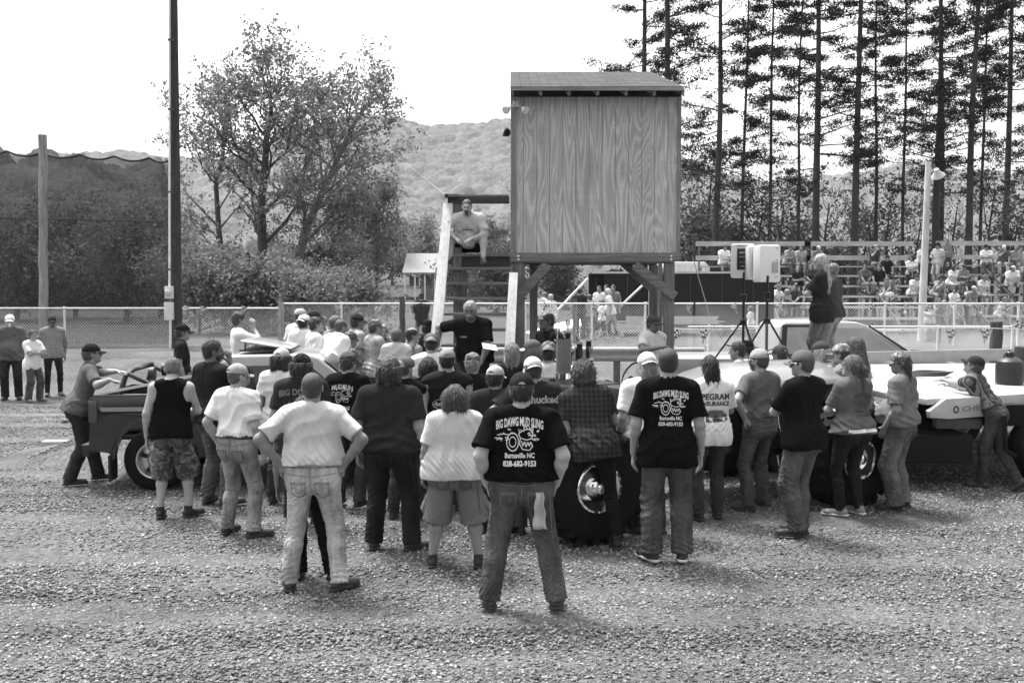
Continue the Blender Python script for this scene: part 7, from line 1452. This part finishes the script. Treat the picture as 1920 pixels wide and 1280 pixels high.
far(1408, 573, 32, 'person in a pale top walking beyond the fence behind the tripods', 60, fem=1, shirt=('tee', 0.552), pants=('jeans', 0.101), hair=('bob', .05))
# ================================================================== PEOPLE ON THE BLEACHERS
BPx = []
ARM2 = [('knee', 'knee'), ('clasp', 'clasp'), ('crossL', 'crossR'), ('knee', 'chin'), ('front', 'knee'), ('clasp', 'knee'), ('down', 'knee')]
def bl(px, py, k, label, shirt=.5, pants=('jeans', .12), hair=('short', .03), cap=None, fem=0, face=180, bd=1.05, arms=None, h=1.72, stand=False, kind='tee'):
    """py = head-top pixel; k = seat row"""
    rp_ = rowpos(k, px); Y = rp_.y; zf = rp_.z - .36; x = P(px, py, Y).x
    q_ = random.Random(int(px * 7 + py)); arms = arms or q_.choice(ARM2); face = face + q_.uniform(-28, 28)
    kw = dict(head=(q_.uniform(-35, 35), q_.uniform(-18, 4), q_.uniform(-8, 8)), twist=q_.uniform(-12, 12), side=q_.uniform(-9, 9), h=h, bd=bd, fem=fem, shirt=(kind, shirt), pants=pants, hair=hair, cap=cap, vox=.021, skinv=.27, armL=arms[0], armR=arms[1])
    if stand: person(Vector((x, Y - .3, rp_.z - .36)), face, label, **{**kw, 'armL': 'down', 'armR': 'front'})
    else: person(Vector((x, Y, zf)), face, label, hip=(0, .0, .50), lean=q_.uniform(2, 34), feet={'L': (-.14 - q_.uniform(0, .1), q_.uniform(.25, .5), 0, -8), 'R': (.14 + q_.uniform(-.12, .1), q_.uniform(.25, .5), 0, 8)}, knees={'L': (-.2, 1, 1), 'R': (.2, 1, 1)}, **kw)
J1, J2, J3 = ('jeans', .09), ('shorts', .2), ('work', .03)
for a in [
 (1357, 459, 6, 'person in white sitting alone at the top left end of the bleachers', .75, J2),
 (1366, 518, 3, 'person in a pale shirt on the low left bleacher row, left of the speaker stands', .6, J1),
 (1403, 516, 3, 'stout person in dark clothes seen between the two speaker stands', .05, J3, ('short', .03), None, 0, 180, 1.25),
 (1418, 527, 3, 'pale-clad person squeezed beside the stout one between the stands', .6, J2, ('bob', .1), None, 1),
 (1477, 458, 6, 'person in camera strap and printed shirt on the top row right of the speakers', .3, J1, ('short', .04), (.1, '')),
 (1499, 459, 6, 'person in grey T-shirt hugging a knee on the top row', .35, J2, ('short', .02)),
 (1529, 453, 6, 'person in a cap and grey shirt on the top row behind the long-haired one', .18, J1, ('short', .03), (.5, '')),
 (1497, 492, 4, 'long-haired person in black on the middle row', .02, J3, ('long', .12), None, 1),
 (1522, 495, 4, 'person in a dark top next to the long-haired one in black', .04, J2, ('bob', .05), None, 1),
 (1473, 533, 2, 'small child in a pale suit on the low row behind the fence', .4, J2, ('bob', .2), None, 1, 180, 1., ('knee', 'knee'), 1.3),
 (1489, 528, 2, 'person in dark shirt beside the small child on the low row', .05, J1),
 (1455, 530, 2, 'person in white on the low row under the loudspeakers', .7, J2, ('short', .05)),
 (1640, 460, 6, 'person in dark T-shirt leaning back at the top row, arms on the rail', .06, J2, ('short', .03), (.3, '')),
 (1620, 510, 4, 'person with tied hair and crossed legs on the middle row', .1, J2, ('ponytail', .04), None, 1),
 (1644, 503, 4, 'broad person in black T-shirt on the middle row', .015, J2, ('short', .04), None, 0, 180, 1.25),
 (1660, 497, 5, 'young person in black sitting behind the broad one', .02, J3, ('short', .02), (.03, '')),
 (1711, 489, 5, 'dark curly-haired person in a white top and black trousers', .75, J3, ('bob', .015), None, 1),
 (1725, 468, 6, 'person in a white shirt bending forward on the top row left of the lamp post', .7, J1, ('short', .1)),
 (1673, 533, 3, 'person in grey shirt and white shorts turned sideways low left of the lamp post', .13, ('shorts', .7), ('short', .02), None, 0, 140),
 (1711, 534, 3, 'person in a dark cap and pale T-shirt just left of the lamp post', .6, J2, ('short', .02), (.05, '')),
 (1754, 537, 3, 'person in a dark and white cap and grey top just right of the lamp post', .3, J2, ('short', .02), (.04, '')),
 (1784, 507, 4, 'person in white T-shirt and shorts with clasped hands', .75, ('shorts', .6), ('bob', .03), None, 1),
 (1803, 508, 4, 'person in grey T-shirt with folded arms beside the white T-shirt', .2, J2, ('short', .03), (.08, ''), 0, 180, 1.05, ('crossL', 'crossR')),
 (1816, 527, 3, 'person with long dark hair in a dark top, third from the section end', .06, ('shorts', .4), ('long', .03), None, 1),
 (1838, 529, 3, 'person in a pale vest with bare arms at the section end', .6, ('shorts', .5), ('ponytail', .08), None, 1),
 (1789, 556, 2, 'dark-haired child in white low down behind the fence', .7, J2, ('short', .02), None, 0, 180, 1., ('knee', 'knee'), 1.35),
 (1815, 553, 2, 'person in a cap and grey shirt laughing low down behind the fence', .22, J2, ('short', .04), (.5, '')),
 (1762, 566, 1, 'person in grey by the trash barrel, lowest row', .3, ('shorts', .35), ('short', .08)),
 (1769, 575, 1, 'child with pale top right beside the trash barrel', .6, J2, ('bob', .2), None, 1, 180, 1., ('knee', 'knee'), 1.3),
 (1797, 575, 1, 'child in pale clothes on the lowest row right of the barrel', .5, J2, ('short', .2), None, 0, 180, 1., ('knee', 'knee'), 1.3),
 (1850, 462, 6, 'person in white with crossed arms at the top left of the right section', .72, J1, ('short', .02), (.03, ''), 0, 180, 1.05, ('crossL', 'crossR')),
 (1880, 461, 6, 'person in dark shirt with light jeans on the top row of the right section', .1, ('jeans', .45), ('short', .04), (.6, '')),
 (1902, 467, 6, 'person in grey with crossed arms on the top row of the right section', .3, J2, ('short', .15), None, 0, 180, 1.05, ('crossL', 'crossR')),
 (1919, 468, 6, 'person in white cut by the right edge on the top row', .7, J1),
 (1898, 510, 4, 'bearded heavy person in white T-shirt and grey shorts on the right section', .75, J2, ('short', .03), (.55, ''), 0, 180, 1.3),
 (1918, 527, 4, 'person in dark clothes cut by the right edge mid section', .1, J1),
 (1876, 572, 1, 'pale-clad person low behind the thick dark post', .5, J2, ('bob', .1), None, 1)]: bl(*a)
bl(1752, 460, 5, 'person in a black hat and pale shirt standing sideways beside the lamp post', .42, ('jeans', .4), ('short', .02), (.02, ''), 0, 100, 1.05, stand=True, h=1.80)
bl(1772, 449, 6, 'child in grey standing on the top row against the back rail', .2, J1, ('short', .08), None, 0, 150, .9, stand=True, h=1.55)
# ================================================================== HAZE
hb = NB('haze'); vol = hb.n('VolumePrincipled'); vol.inputs['Color'].default_value = (.95, .95, .95, 1); vol.inputs['Density'].default_value = HAZE = .0002
vol.inputs['Anisotropy'].default_value = 0.
hb.t.links.new(vol.outputs[0], hb.out.inputs['Volume'])
hz = MB().box((0, 960, 70), (3700, 2100, 150)).build('haze', hb.m); tag(hz, 'pale summer haze filling the valley', 'haze', kind='stuff')
